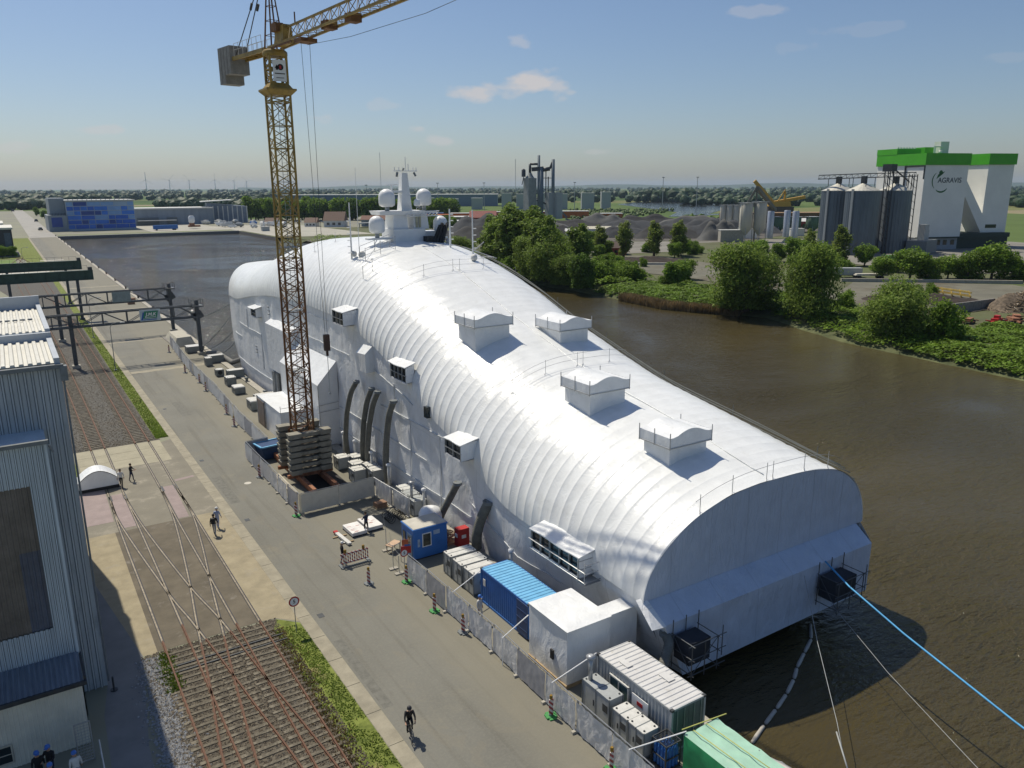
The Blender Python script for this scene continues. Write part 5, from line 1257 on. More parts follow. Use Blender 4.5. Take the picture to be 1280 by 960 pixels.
def beacon(foot, label, loc, rz):
    t = thing('warning_board', label, 'warning board', loc, rz, 'red and white striped warning boards')
    m_ = MB(); m_.box(-.125, .125, -.03, .03, .1, 1.1); m_.build('striped_board', STRIPE, t)
    m_ = MB(); m_.box(-.32, .32, -.2, .2, 0, .1); m_.box(-.2, .2, -.36, .36, 0, .07); m_.build('foot', foot, t)
    m_ = MB(); m_.box(-.07, .07, -.05, .05, 1.1, 1.18); m_.lathe(0, 0, [(.09, 1.18), (.10, 1.28), (.08, 1.36)], 8); m_.build('lamp', M('amber_lamp', (.25, .15, .02), .35), t)
    return t
b1 = beacon(GREYD, 'striped warning board standing alone on the open road left of the blue hut', (19.4, 49.8, 0), .2)
b2 = beacon(GREENF, 'striped warning board on a green foot at the start of the near fence', (21.85, 48.5, 0), .1)
for p, rz, lb, g_ in [((21.7, 43.7), .15, 'striped warning board on a green foot before the second near fence panels', 1), ((22.05, 40.3), .0, 'striped warning board close to the near fence, opposite the blue container', 0), ((22.0, 30.3), -.2, 'striped warning board leaning by the near fence opposite the box tent', 1),
                    ((22.15, 25.3), .1, 'striped warning board nearest the bottom of the photo', 1), ((18.8, 64.9), .15, 'striped warning board on a green foot at the corner of the crane base fence', 1), ((18.75, 76.5), .0, 'striped warning board halfway along the crane base fence', 0),
                    ((22.5, 148.2), 0, 'tiny striped warning board below the gantry post', 0), ((21.7, 129.7), .2, 'striped warning board by the far fence near the pale road strip', 0), ((22.2, 121.5), .1, 'striped warning board by the far fence, third from the gantry', 0), ((21.9, 115.8), .2, 'striped warning board by the far fence, fourth from the gantry', 0), ((21.5, 101.8), 0, 'striped warning board by the far fence left of the grey round-topped bins', 0), ((21.0, 95.8), .1, 'striped warning board by the far fence left of the white site tent', 0)]:
    dup(b2 if g_ else b1, (*p, 0), rz, lb)
# plastic barrier with lamps
t = thing('road_barrier', 'red and white slatted road barrier with two lamps on the open road', 'barrier', (19.75, 53.4, 0), .02)
m_ = MB(); m_.box(-1.15, 1.15, -.02, .02, .95, 1.1); m_.box(-1.15, 1.15, -.02, .02, .22, .34)
for k in range(13): m_.box(-1.12 + k * .18, -1.03 + k * .18, -.02, .02, .34, .95)
m_.build('slatted_panel', STRIPE, t); m_ = MB(); m_.box(-1.25, 1.25, -.28, -.18, 0, .12); m_.box(-1.2, -1.0, -.4, .4, 0, .1); m_.box(1.0, 1.2, -.4, .4, 0, .1); m_.build('foot', GREYD, t)
for x in (-.75, .75): m_ = MB(); m_.box(x - .1, x + .1, -.06, .06, 1.1, 1.18); m_.lathe(x, 0, [(.11, 1.18), (.12, 1.32), (.09, 1.4)], 8); m_.build('lamp', M('amber_lamp', (.25, .15, .02), .35), t)
for k, (x0, y0, x1, y1, lb) in enumerate(((20.4, 59.5, 20.6, 56.6, 'red-tipped pale beam lying on the road beside the pallets'),)):
    t = thing('lying_beam', lb, 'beam', (x0, y0, 0)); m_ = MB(); m_.slab((0, 0, .18), (x1 - x0, y1 - y0, .18), .32, .16); m_.build('beam', GREYL, t); m_ = MB(); m_.slab((0, .02, .2), (.03, -.35, .2), .34, .17); m_.build('red_end', RED, t)
    m_ = MB(); m_.box(-.5, .7, -.9, -.75, 0, .1); m_.box(-.4, .8, -2.3, -2.15, 0, .1); m_.build('bearer', WOOD, t)
# posts with feet by the gate
def post(loc, h, label, plate=None):
    t = thing('gate_post', label, 'post', loc, 0, 'thin posts at the site entrance')
    m_ = MB(); m_.tube((0, 0, 0), (0, 0, h), .028, n=6); m_.build('pole', GALV, t); m_ = MB(); m_.box(-.35, .35, -.18, .18, 0, .1); m_.build('foot', CONC, t); return t
post((22.75, 54.15, 0), 1.95, 'thin post between the white pallets and the blue hut'); p = post((21.9, 50.95, 0), 2.0, 'thin post left of the round sign'); m_ = MB(); m_.tube((0, 0, 1.95), (.6, .1, 1.95), .025); m_.build('arm', GALV, p); post((21.95, 50.0, 0), 1.5, 'short thin post just in front of the round sign')
m_ = MB(); m_.tube((22.75, 54.15, 1.0), (22.2, 49.1, 1.2), .012, n=3); m_.tube((22.75, 54.15, 1.5), (24.2, 58.0, 1.4), .012, n=3); tag(m_.build('barrier_rope', GREYD), 'thin sagging rope strung between the entrance posts', 'rope')
def round_sign(loc, h, label, txt, rr=.3, weeds=False):
    t = thing('round_sign', label, 'road sign', loc, 0)
    m_ = MB(); m_.tube((0, 0, 0), (0, 0, h - rr), .03, n=6); m_.build('pole', GALV, t)
    m_ = MB(); n = 20
    for r_, y, mi in ((rr, -.03, 0), (rr * .74, -.036, 1)):
        m_.mi = mi; m_.raw([(r_ * math.cos(2 * math.pi * i / n), y, h + r_ * math.sin(2 * math.pi * i / n)) for i in range(n)], [tuple(range(n))])
    m_.mi = 2; m_.raw([(rr * math.cos(2 * math.pi * i / n), -.02, h + rr * math.sin(2 * math.pi * i / n)) for i in range(n)], [tuple(range(n - 1, -1, -1))])
    m_.build('sign_disc', [RED, WHITE, GREY], t)
    o = text(None, txt, (0, 0, 0), rr * .95, BLACK, ext=.002, bold=.006); o.parent = t; o.location = (0, -.045, h)
    return t
s1 = round_sign((12.85, 46.4, 0), 2.25, 'round red-bordered speed sign on the grass verge reading 5', '5', .36)
round_sign((22.1, 49.3, 0), 2.0, 'round red-bordered sign at the near fence start reading 5', '5', .32)

# ================================================================== CONTAINERS, HUT, CABINETS
def container(name, label, x0, y0, wall, roof, doors, L=6.06, W=2.44, H=2.59, cat='container'):
    t = thing(name, label, cat, (x0 + W / 2, y0 + L / 2, 0))
    m_ = MB(); w, l = W / 2, L / 2
    # corrugated long sides
    for sx in (-1, 1):
        n = 22; st = (L - .3) / n; y = -l + .15
        for i in range(n):
            q = [(y, 0), (y + st * .35, 0), (y + st * .5, -.04), (y + st * .85, -.04), (y + st, 0)]
            for (ya, da), (yb_, db) in zip(q, q[1:]):
                p = [(sx * (w - .03 + da), ya, .16), (sx * (w - .03 + db), yb_, .16), (sx * (w - .03 + db), yb_, H - .1), (sx * (w - .03 + da), ya, H - .1)]
                m_.face(p if sx > 0 else p[::-1])
            y += st
    m_.box(-w + .05, w - .05, l - .06, l - .03, .16, H - .1)
    m_.build('side_wall', wall, t)
    m_ = MB()
    for sx in (-1, 1):
        for sy in (-1, 1): m_.box(sx * w - (.12 if sx > 0 else 0), sx * w + (.12 if sx < 0 else 0), sy * l - (.12 if sy > 0 else 0), sy * l + (.12 if sy < 0 else 0), 0, H)
        m_.box(sx * w - (.06 if sx > 0 else 0), sx * w + (.06 if sx < 0 else 0), -l + .12, l - .12, H - .12, H - .01); m_.box(sx * w - (.06 if sx > 0 else 0), sx * w + (.06 if sx < 0 else 0), -l + .12, l - .12, .02, .17)
    for sy in (-1, 1): m_.box(-w + .12, w - .12, sy * l - (.08 if sy > 0 else 0), sy * l + (.08 if sy < 0 else 0), H - .12, H - .005); m_.box(-w + .12, w - .12, sy * l - (.08 if sy > 0 else 0), sy * l + (.08 if sy < 0 else 0), .02, .17)
    m_.build('frame', wall, t)
    m_ = MB(); n = 17; st = (L - .14) / n; y = -l + .07   # ribs run across the roof
    for i in range(n):
        q = [(y, 0), (y + st * .45, 0), (y + st * .55, .035), (y + st * .9, .035), (y + st, 0)]
        for (ya, da), (yb_, db) in zip(q, q[1:]): m_.face([(-w + .03, ya, H + da - .03), (w - .03, ya, H + da - .03), (w - .03, yb_, H + db - .03), (-w + .03, yb_, H + db - .03)])
        y += st
    m_.build('roof', roof, t)
    m_ = MB(); m_.mi = 0; m_.box(-w + .13, -.01, -l + .0, -l + .05, .18, H - .13); m_.box(.01, w - .13, -l + .0, -l + .05, .18, H - .13); m_.mi = 1
    for x in (-.85, -.35, .35, .85): m_.tube((x, -l - .04, .15), (x, -l - .04, H - .12), .022, n=6); m_.box(x - .04, x + .18, -l - .06, -l - .03, 1.0, 1.06)
    m_.build('door', [doors, GALV], t)
    m_ = MB()
    for sx in (-1, 1):
        for sy in (-1, 1):
            for z in (0, H - .12): m_.box(sx * (w - .08) - .09, sx * (w - .08) + .09, sy * (l - .08) - .09, sy * (l - .08) + .09, z, z + .125)
    m_.build('corner_casting', STEELD, t)
    return t
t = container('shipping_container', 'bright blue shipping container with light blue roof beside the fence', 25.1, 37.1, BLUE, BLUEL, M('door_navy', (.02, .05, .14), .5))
m_ = MB(); m_.box(-1.32, -1.24, -3.0, -1.75, .15, 2.5); 
for k in (.6, 1.3, 1.9): m_.box(-1.34, -1.32, -3.0, -1.75, k, k + .03)
m_.build('folded_door', M('door_navy', (.02, .05, .14), .5), t)
m_ = MB(); m_.box(-1.27, -1.235, 2.3, 2.6, 1.45, 1.95); m_.build('data_plate', GREYL, t)
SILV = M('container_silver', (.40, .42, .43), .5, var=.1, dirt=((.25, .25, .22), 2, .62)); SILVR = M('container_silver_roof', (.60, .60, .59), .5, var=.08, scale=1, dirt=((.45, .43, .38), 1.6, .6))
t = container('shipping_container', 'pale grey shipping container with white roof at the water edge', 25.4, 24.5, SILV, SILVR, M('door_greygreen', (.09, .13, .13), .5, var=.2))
m_ = MB(); m_.box(-1.26, -1.22, .3, 1.75, .85, 1.95); m_.build('window', M('greenish_glass', (.10, .16, .15), .2), t)
m_ = MB()
for a in ((.22, 1.83, .77, .85), (.22, 1.83, 1.95, 2.03)): m_.box(-1.30, -1.2, a[0], a[1], a[2], a[3])
for y in (.22, 1.0, 1.75): m_.box(-1.30, -1.2, y, y + .07, .8, 2.0)
m_.build('window_frame', GREYL, t)
m_ = MB(); m_.mi = 0; m_.box(-1.30, -1.26, -1.35, -.1, 1.0, 1.95); m_.mi = 1; m_.box(-1.31, -1.30, -.95, -.5, 1.45, 1.68); m_.build('notice_board', [WHITE, RED], t)
m_ = MB(); m_.box(-.7, -.3, 1.0, 1.7, 2.6, 2.64); m_.box(.3, .8, -1.2, -.4, 2.6, 2.64); m_.build('roof_patch', SILVR, t)

HUTB = M('hut_blue', (.04, .17, .50), .5, var=.08)
t = thing('site_hut', 'small blue gatekeeper hut with white roof and window at the entrance', 'hut', (25.3, 52.3, 0))
m_ = MB(); m_.box(-1.5, 1.45, -1.08, 1.05, .12, 2.5); m_.build('wall', HUTB, t)
m_ = MB(); m_.box(-1.56, 1.51, -1.14, 1.11, 2.5, 2.62); m_.build('roof_edge', HUTB, t); m_ = MB(); m_.box(-1.48, 1.43, -1.06, 1.03, 2.62, 2.66); m_.build('roof', CONCL, t)
m_ = MB(); m_.box(-.75, .05, -1.11, -1.075, 1.0, 2.15); m_.build('window_frame', WHITE, t); m_ = MB(); m_.box(-.67, -.03, -1.125, -1.11, 1.08, 2.07); m_.build('window_glass', GLASS, t)
m_ = MB(); m_.box(-1.15, -.95, -1.1, -1.08, 1.1, 1.75); m_.box(-1.02, -.92, -1.1, -1.08, 1.3, 1.5); m_.box(.25, .8, -1.1, -1.08, 1.85, 2.2); m_.build('notices', M('notice', (.35, .45, .6), .5), t)
m_ = MB(); m_.box(-1.54, -1.5, -.85, .05, .2, 2.1); m_.build('door', M('door_blue', (.08, .16, .28), .4), t); m_ = MB(); m_.box(-1.56, -1.54, -.65, -.15, 1.2, 1.9); m_.build('door_window', GLASS, t); m_ = MB(); m_.box(-1.56, -1.52, .3, .8, 1.2, 2.0); m_.build('side_window', GLASS, t)
m_ = MB(); m_.box(-1.5, 1.45, -1.05, 1.0, 0, .12); m_.build('base_frame', STEELD, t)
t = thing('notice_stand', 'red and orange notices and life ring on a stand beside the hut door', 'notice stand', (23.3, 51.6, 0), -.4)
m_ = MB(); m_.tube((-.4, 0, 0), (-.4, 0, 1.9), .03); m_.tube((.4, 0, 0), (.4, 0, 1.9), .03); m_.build('stand', GALV, t); m_ = MB(); m_.mi = 0; m_.box(-.4, .4, -.03, 0, .7, 1.3); m_.mi = 1; m_.box(-.3, .2, -.04, -.03, 1.35, 1.85); m_.mi = 2; m_.box(-.1, .35, -.045, -.04, 1.3, 1.45)
m_.build('notices', [RED, M('notice_orange', (.5, .12, .05), .5), BLUE], t)
t = thing('table_top', 'pale wooden board lying by the hut door', 'board', (23.2, 53.8, 0), .5); m_ = MB(); m_.box(-.6, .6, -.35, .35, .62, .68); m_.build('board', M('pine', (.52, .36, .24), .7), t); [MB().tube((x, y, 0), (x, y, .62), .03).build('leg', WOOD, t) for x in (-.5, .5) for y in (-.25, .25)]
t = thing('fire_point', 'red fire equipment cabinet standing behind the blue hut', 'cabinet', (28.2, 51.4, 0)); m_ = MB(); m_.box(-.5, .5, -.35, .35, .15, 1.7); m_.build('cabinet', RED, t); MB().box(-.55, -.5, -.2, .15, 1.0, 1.3).build('pictogram', WHITE, t); MB().box(-.2, .2, -.37, -.35, .9, 1.2).build('pictogram', WHITE, t); m_ = MB(); m_.box(-.4, .4, -.3, .3, 0, .15); m_.build('plinth', STEELD, t)
t = thing('white_tank', 'white round water tank behind the blue hut roof', 'tank', (27.4, 55.4, 0)); m_ = MB(); m_.lathe(0, 0, [(.95, .1), (1.0, .4), (1.0, 1.7), (.8, 2.1), (.3, 2.3)], 18); m_.build('tank_body', WHITE, t); m_ = MB(); m_.box(-.9, .9, -.9, .9, 0, .1); m_.build('pallet', WOOD, t)
t = thing('hose_reels', 'heap of coiled hoses and fittings on a pallet behind the hut', 'hoses', (27.5, 52.9, 0)); m_ = MB()
for k in range(7): m_.path([(.5 * math.cos(a * .7) + .1 * k - .3, .5 * math.sin(a * .7) + rnd.uniform(-.1, .1), .15 + .1 * k) for a in range(10)], .06, 6)
m_.build('coils', M('hose_tan', (.30, .24, .17), .8), t); m_ = MB(); m_.box(-.7, .7, -.7, .7, 0, .12); m_.build('pallet', WOOD, t)

# air handling cabinets along the quay
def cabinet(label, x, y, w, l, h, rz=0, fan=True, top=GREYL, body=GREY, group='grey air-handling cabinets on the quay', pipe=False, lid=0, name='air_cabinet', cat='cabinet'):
    t = thing(name, label, cat, (x, y, 0), rz, group)
    a, b = w / 2, l / 2
    m_ = MB(); m_.box(-a, a, -b, b, .18, h); m_.build('body', body, t)
    m_ = MB()
    for sx in (-1, 1):
        for sy in (-1, 1): m_.box(sx * a - .035, sx * a + .035, sy * b - .035, sy * b + .035, .1, h + .02)
    m_.box(-a - .03, a + .03, -.03, .03, h - .0, h + .03); m_.box(-a - .02, -a, -.03, .03, .2, h); m_.box(-a - .01, a + .01, -b - .01, b + .01, .08, .2)
    m_.build('frame', GREYD, t)
    m_ = MB()
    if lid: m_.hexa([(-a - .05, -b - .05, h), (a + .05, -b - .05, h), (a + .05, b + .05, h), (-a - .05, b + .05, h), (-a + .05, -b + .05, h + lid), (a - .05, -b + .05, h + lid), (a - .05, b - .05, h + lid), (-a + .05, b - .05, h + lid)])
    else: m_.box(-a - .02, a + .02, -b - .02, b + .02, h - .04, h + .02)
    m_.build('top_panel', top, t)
    MB().box(-a - .02, -a, -b + .15, -b + .55, h * .5, h * .75).build('vent_panel', STEELD, t); MB().box(-a - .03, -a, .15, .2, h * .4, h * .6).build('handle', STEELD, t); m_ = MB()
    for sx in (-1, 1):
        for sy in (-1, 1): m_.lathe(sx * (a - .14), sy * (b - .14), [(.06, h + .02), (.05, h + .07)], 8)
    m_.build('lifting_eyes', STEELD, t)
    if fan:
        m_ = MB(); n = 16; r_ = min(a, h / 2) * .62; zc = h * .58
        m_.raw([(r_ * math.cos(2 * math.pi * i / n), -b - .015, zc + r_ * math.sin(2 * math.pi * i / n)) for i in range(n)], [tuple(range(n))]); m_.build('fan_opening', BLACK, t)
    if pipe:
        m_ = MB(); m_.tube((-a + .3, b - .3, h), (-a + .3, b - .3, h + 1.4), .13, n=10); m_.lathe(-a + .3, b - .3, [(.26, h + 1.4), (.28, h + 1.48), (.1, h + 1.56)], 12); m_.build('exhaust_pipe', GALV, t)
    return t
cabinet('grey cabinet with a round fan port beside the pale grey container', 24.4, 28.8, .95, 2.3, 1.85, pipe=True, top=GREY)
cabinet('first grey white-lidded cabinet in front of the near fan cabinet', 24.4, 26.75, .98, 1.18, 1.6, fan=False)
cabinet('second grey white-lidded cabinet next to the drum crate', 24.4, 25.5, .98, 1.2, 1.6, fan=False)
cabinet('grey chiller cabinet nearest the blue hut', 26.0, 47.75, 2.2, 1.1, 1.75, fan=True, top=GREYL)
cabinet('middle grey chiller cabinet of the three behind the blue container', 26.0, 46.2, 2.2, 1.3, 1.75, fan=False)
cabinet('grey chiller cabinet touching the end of the blue container', 26.0, 44.6, 2.1, 1.4, 1.75, fan=True)
for i, (x, y) in enumerate(((26.75, 74.4), (28.1, 73.8), (27.3, 71.8), (28.3, 70.6), (26.7, 70.0), (28.2, 69.0))):
    cabinet('grey flat cabinet beside the crane ballast, %s from the far end' % nth(i + 1), x, y, 1.25, 1.35, 1.35, fan=False, group='grey flat cabinets beside the crane ballast')
for i, (x, y) in enumerate(((28.4, 62.5), (28.2, 61.0), (28.1, 59.4))): cabinet('grey cabinet behind the sheeted fence and blue hut, %s from the crane' % nth(i + 1), x, y, 1.25, 1.35, 1.5, fan=False, pipe=i == 2, top=GREYL if i < 1 else GREY, group='grey cabinets behind the blue hut')
for i, (x, y, w, l, h, lab) in enumerate(((26.4, 146, 2.8, 2.0, 1.2, 'wide grey cabinet row closest to the gantry post'), (26.0, 133, .95, 1.4, 1.4, 'pale-topped square cabinet in front of the second cabinet row'), (27.6, 135, 2.4, 1.2, 1.3, 'second wide grey cabinet row from the gantry'), (25.8, 124.5, 1.1, 1.2, 1.1, 'small cream generator box on the far quay'),
                               (27.6, 122, 2.4, 1.2, 1.3, 'third wide grey cabinet row from the gantry'), (25.8, 117.5, 1.3, 1.6, 1.3, 'pale-topped cabinet before the third cabinet row'), (27.2, 104.5, 2.6, 1.4, 1.3, 'wide grey cabinet row beside the white site tent'), (25.4, 102.5, 1.6, 2.2, 1.25, 'dark grey cabinet with pale lid beside the white site tent'), (25.6, 112, 1.4, 1.9, 1.0, 'low round-cornered cabinet with pale lid on the far quay'))):
    cabinet(lab, x, y, w, l, h, fan=i == 3, top=GREYL, body=M('cabinet_grey', (.20, .22, .22), .5), group='grey cabinets on the far quay', lid=.12 if i in (7, 8) else 0)
for i, (x, y) in enumerate(((29.0, 78.4), (28.95, 74.9), (28.95, 70.5), (28.9, 66.2), (28.9, 44.3), (28.9, 58.6))):
    t = thing('vent_pipe', 'upright silver-capped vent pipe at the ship side, %s from the white site tent' % nth(i + 1), 'pipe', (x - .5, y, 0), 0, 'silver-capped vent pipes'); m_ = MB(); m_.tube((0, 0, 0), (0, 0, 2.5), .13, n=10); m_.build('pipe', GREYL, t); m_ = MB(); m_.lathe(0, 0, [(.22, 2.45), (.22, 2.62), (.06, 2.7)], 12); m_.build('cap', WHITE, t)
# drum crate at the corner
t = thing('gas_crate', 'dark lattice crate of upright blue gas bottles near the bottom edge', 'crate', (24.75, 24.15, 0)); m_ = MB()
for z in (.1, .7, 1.5): 
    for a, b in (((-.5, -.5), (.5, -.5)), ((.5, -.5), (.5, .5)), ((.5, .5), (-.5, .5)), ((-.5, .5), (-.5, -.5))): m_.slab((*a, z), (*b, z), .05, .06)
for x in (-.5, .5):
    for y in (-.5, .5): m_.slab((x, y, 0), (x, y, 1.5), .06, .06)
m_.box(-.5, .5, -.5, .5, .05, .1); m_.build('crate_frame', STEELD, t); m_ = MB(); [m_.tube((x, -.5, 1.5), (x, .5, 1.5), .01, n=3) for x in [-.4 + .1 * k for k in range(9)]]; [m_.tube((-.5, y, 1.5), (.5, y, 1.5), .01, n=3) for y in [-.4 + .1 * k for k in range(9)]]; m_.build('lid_mesh', STEELD, t)
for i in range(4):
    for j in range(4): m_ = MB(); m_.lathe(-.36 + .24 * i, -.36 + .24 * j, [(.105, .1), (.105, 1.05), (.05, 1.2), (.04, 1.3)], 8); m_.build('gas_bottle', BLUE, t)
# blue skip and things inside the crane yard
t = thing('blue_skip', 'blue open steel skip behind the crane yard fence', 'skip', (21.5, 82, 0), .15); m_ = MB()
m_.hexa([(-1.0, -.8, .1), (1.0, -.8, .1), (1.0, .9, .1), (-1.0, .9, .1), (-1.4, -1.0, 1.55), (1.4, -1.0, 1.55), (1.4, 1.1, 1.55), (-1.4, 1.1, 1.55)]); m_.build('skip_body', M('skip_navy', (.015, .05, .14), .5), t); m_ = MB()
for a, b in (((-1.4, -1.0, 1.58), (1.4, -1.0, 1.58)), ((1.4, -1.0, 1.58), (1.4, 1.1, 1.58)), ((1.4, 1.1, 1.58), (-1.4, 1.1, 1.58)), ((-1.4, 1.1, 1.58), (-1.4, -1, 1.58))): m_.slab(a, b, .18, .14)
m_.build('rim', BLUEL, t)
for x, y, l, rz, lb in ((20.3, 73, 6, 1.57, 'long pale timber lying inside the crane yard fence'), (24.5, 69.0, 1.4, .1, 'short pale timber stack under the crane base')):
    t = thing('timber_stack', lb, 'timber', (x, y, 0), rz); m_ = MB(); [m_.box(-l / 2, l / 2, -.3 + k * .22, -.1 + k * .22, .02 + (k % 2) * .03, .2) for k in range(3)]; m_.build('planks', M('pale_timber', (.46, .42, .33), .8), t)
t = thing('pale_box', 'small white box on the ground under the crane base', 'box', (25.0, 66.6, 0)); m_ = MB(); m_.box(-.6, .6, -.35, .35, 0, .5); m_.build('box_body', WHITE, t); m_ = MB(); m_.box(-.63, .63, -.38, .38, .5, .56); m_.build('lid', WHITE, t)
m_ = MB(); m_.box(-1.4, 1.6, -3.2, 2.6, .01, .04); o = m_.build('dark_tarpaulin', M('tarpaulin_black', (.015, .015, .016), .6, var=.4)); o.location = (24.0, 71.5, 0); tag(o, 'black tarpaulin spread on the ground under the crane base', 'tarpaulin')
t = thing('pallet_crate', 'brown wooden crate on the paving behind the right cream fence panel', 'crate', (25.9, 62.6, 0), .1); m_ = MB(); m_.box(-.5, .5, -.4, .4, .12, .55); m_.build('crate_body', M('crate_brown', (.27, .16, .10), .8), t); m_ = MB(); m_.box(-.55, .55, -.45, .45, 0, .12); m_.build('pallet', WOOD, t)
t = thing('bicycle_stand', 'dark cluster of parked bicycles by the fence behind the hut', 'bicycles', (25.8, 59.4, 0)); m_ = MB()
for k in range(5):
    for s in (-.5, .5): m_.path([(s + .33 * math.cos(a * .6), k * .35 - .7, .35 + .33 * math.sin(a * .6)) for a in range(12)], .03, 5)
    m_.tube((-.5, k * .35 - .7, .35), (.1, k * .35 - .7, .85), .025); m_.tube((.5, k * .35 - .7, .35), (.35, k * .35 - .7, 1.0), .025)
m_.build('bicycles', BLACK, t)
# white pallets
def pallet_load(x, y, w, l, label):
    t = thing('wrapped_pallet', label, 'pallet load', (x, y, 0), .03, 'white wrapped loads on the road'); a, b = w / 2, l / 2
    m_ = MB(); [m_.box(-a, a, -b + k * (l - .12) / 3, -b + k * (l - .12) / 3 + .12, 0, .14) for k in range(4)]; m_.build('bearers', STEELD, t)
    m_ = MB(); m_.box(-a, a, -b, b, .14, .42); m_.build('carton', M('carton_white', (.72, .71, .69), .5), t)
    m_ = MB()
    for k in range(6): xx, yy_ = rnd.uniform(-a + .1, a - .5), rnd.uniform(-b + .1, b - .2); m_.box(xx, xx + .35, yy_, yy_ + .05, .421, .425)
    m_.build('red_print', M('print_red', (.45, .12, .10), .5), t); return t
pallet_load(21.95, 58.9, 1.35, 2.1, 'left white wrapped pallet load on the road'); pallet_load(23.5, 59.3, 1.35, 2.3, 'right white wrapped pallet load on the road')
# concrete blocks & tarps at the far quay
t = thing('covered_boat', 'cream tarpaulin-covered heap by the quay edge below the gantry', 'covered heap', (26.0, 158, 0)); m_ = MB(); m_.hexa([(-1.9, -6, 0), (1.9, -6, 0), (2.1, 6, 0), (-1.6, 6, 0), (-1.2, -5, 1.6), (1.3, -5, 1.7), (1.5, 5, 1.4), (-.9, 5, 1.3)]); m_.build('tarpaulin', M('tarp_cream', (.42, .40, .33), .8, var=.12), t); m_ = MB(); m_.box(-2.0, 2.0, -6.1, 6.1, 0, .12); m_.build('base', CONCD, t)
t = thing('fender_heap', 'dark rubber fenders heaped beside the cream covered heap', 'fenders', (27.3, 149.5, 0)); m_ = MB(); [m_.tube((-1.4 + .3 * k, -1.4 + k * .5, .4 + .1 * (k % 2)), (1.2, -1.1 + k * .5, .4), .33, n=10) for k in range(4)]; m_.build('fenders', RUBBER, t)
m_ = MB(); m_.path([(27.6, 141, .5), (28.6, 138, 1.0), (29.6, 132, .3), (30.6, 128, 1.6), (30.6, 127, 3.4)], .42, 8); tag(m_.build('fender_boom', M('boom_grey', (.17, .17, .16), .8)), 'thick grey floating boom arching up beside the bow', 'boom')
for i, (a, b, sag, lb) in enumerate((((27.6, 146, .6), (33.5, 143, 7.6), .5, 'upper mooring rope from the gantry foot to the bow'), ((27.6, 144, .6), (32.6, 140.5, 4.6), .8, 'middle mooring rope from the quay to the bow'), ((28.0, 139, .6), (31.0, 133, 4.0), .8, 'lower mooring rope from the quay to the bow'), ((27.2, 172, 2.0), (33.8, 145, 8.6), 1.0, 'long mooring rope from the farther gantry foot to the bow'))):
    m_ = MB(); pts = [Vector(a).lerp(Vector(b), k / 12) - Vector((0, 0, sag * 4 * (k / 12) * (1 - k / 12))) for k in range(13)]; m_.path(pts, .06, 5); tag(m_.build('mooring_rope', GREYD), lb, 'rope', 'mooring ropes at the bow')
for i, (x, y) in enumerate(((27.6, 145.6), (28.0, 138.6), (28.3, 118), (28.4, 108.5), (28.5, 23.6))):
    t = thing('bollard', ['mooring bollard at the gantry foot', 'mooring bollard beside the floating boom', 'mooring bollard by the third cabinet row', 'mooring bollard near the gangway opening', 'mooring bollard by the green shelter'][i], 'bollard', (x, y, 0), 0, 'mooring bollards on the quay edge'); m_ = MB(); m_.lathe(0, 0, [(.28, 0), (.22, .1), (.2, .5), (.34, .62), (.34, .75), (.1, .82)], 12); m_.build('bollard_body', GREYD, t)
# ropes at the stern, floating boom
ROPEB = M('rope_blue', (.07, .36, .68), .5)
m_ = MB(); A, B = Vector((43.7, 28.6, 3.9)), Vector((31.5, -2.0, 22.0))
dirb = None
m_.path([Vector((43.67, 28.9, 3.95)), Vector((42.9, 26.5, 3.4)), Vector((41.7, 22, 2.75)), Vector((40.0, 15.0, 2.0)), Vector((38.6, 9.0, 1.6)), Vector((37.5, 4, 1.4))], .06, 6); tag(m_.build('mooring_rope', ROPEB), 'bright blue mooring rope running from the stern cage to the bottom right', 'rope')
m_ = MB(); m_.path([(43.9, 28.3, 1.0), (40.5, 22.0, .6), (36.6, 14.0, .4), (34.0, 9, .3)], .018, 5); tag(m_.build('mooring_wire', GREY), 'thin pale wire running from the stern cage to the bottom right', 'wire')
m_ = MB(); m_.path([(42.2, 29.35, 3.1), (38.6, 25.5, 1.4), (34.6, 21.2, .2), (33.0, 19.6, -.3)], .02, 5); m_.path([(34.0, 20.8, .1), (32.4, 18.9, -.4)], .045, 6); tag(m_.build('mooring_wire', GREY), 'thin dark wire dropping straight down from the middle of the stern', 'wire')
t = thing('floating_boom', 'pale segmented floating boom curving across the water below the stern', 'boom', (37, 27, WZ))
P_ = [(29.6, 22.9), (31.3, 24.1), (33.2, 24.75), (34.9, 25.3), (36.6, 25.9), (38.2, 26.6), (39.4, 27.3), (41.2, 28.1), (43.0, 28.9), (44.6, 30.2)]
for i in range(0, 9, 1):
    a, b = Vector((*P_[i], WZ + .06)), Vector((*P_[i + 1], WZ + .06)); d = (b - a).normalized() * .1
    m_ = MB(); m_.path([a + d, a + d * 2, a.lerp(b, .35), a.lerp(b, .7), b - d * 2, b - d], [.05, .11, .13, .12, .12, .05], 8); wb(m_, 'float_segment', M('boom_pale', (.42, .40, .36), .7, var=.12), t)
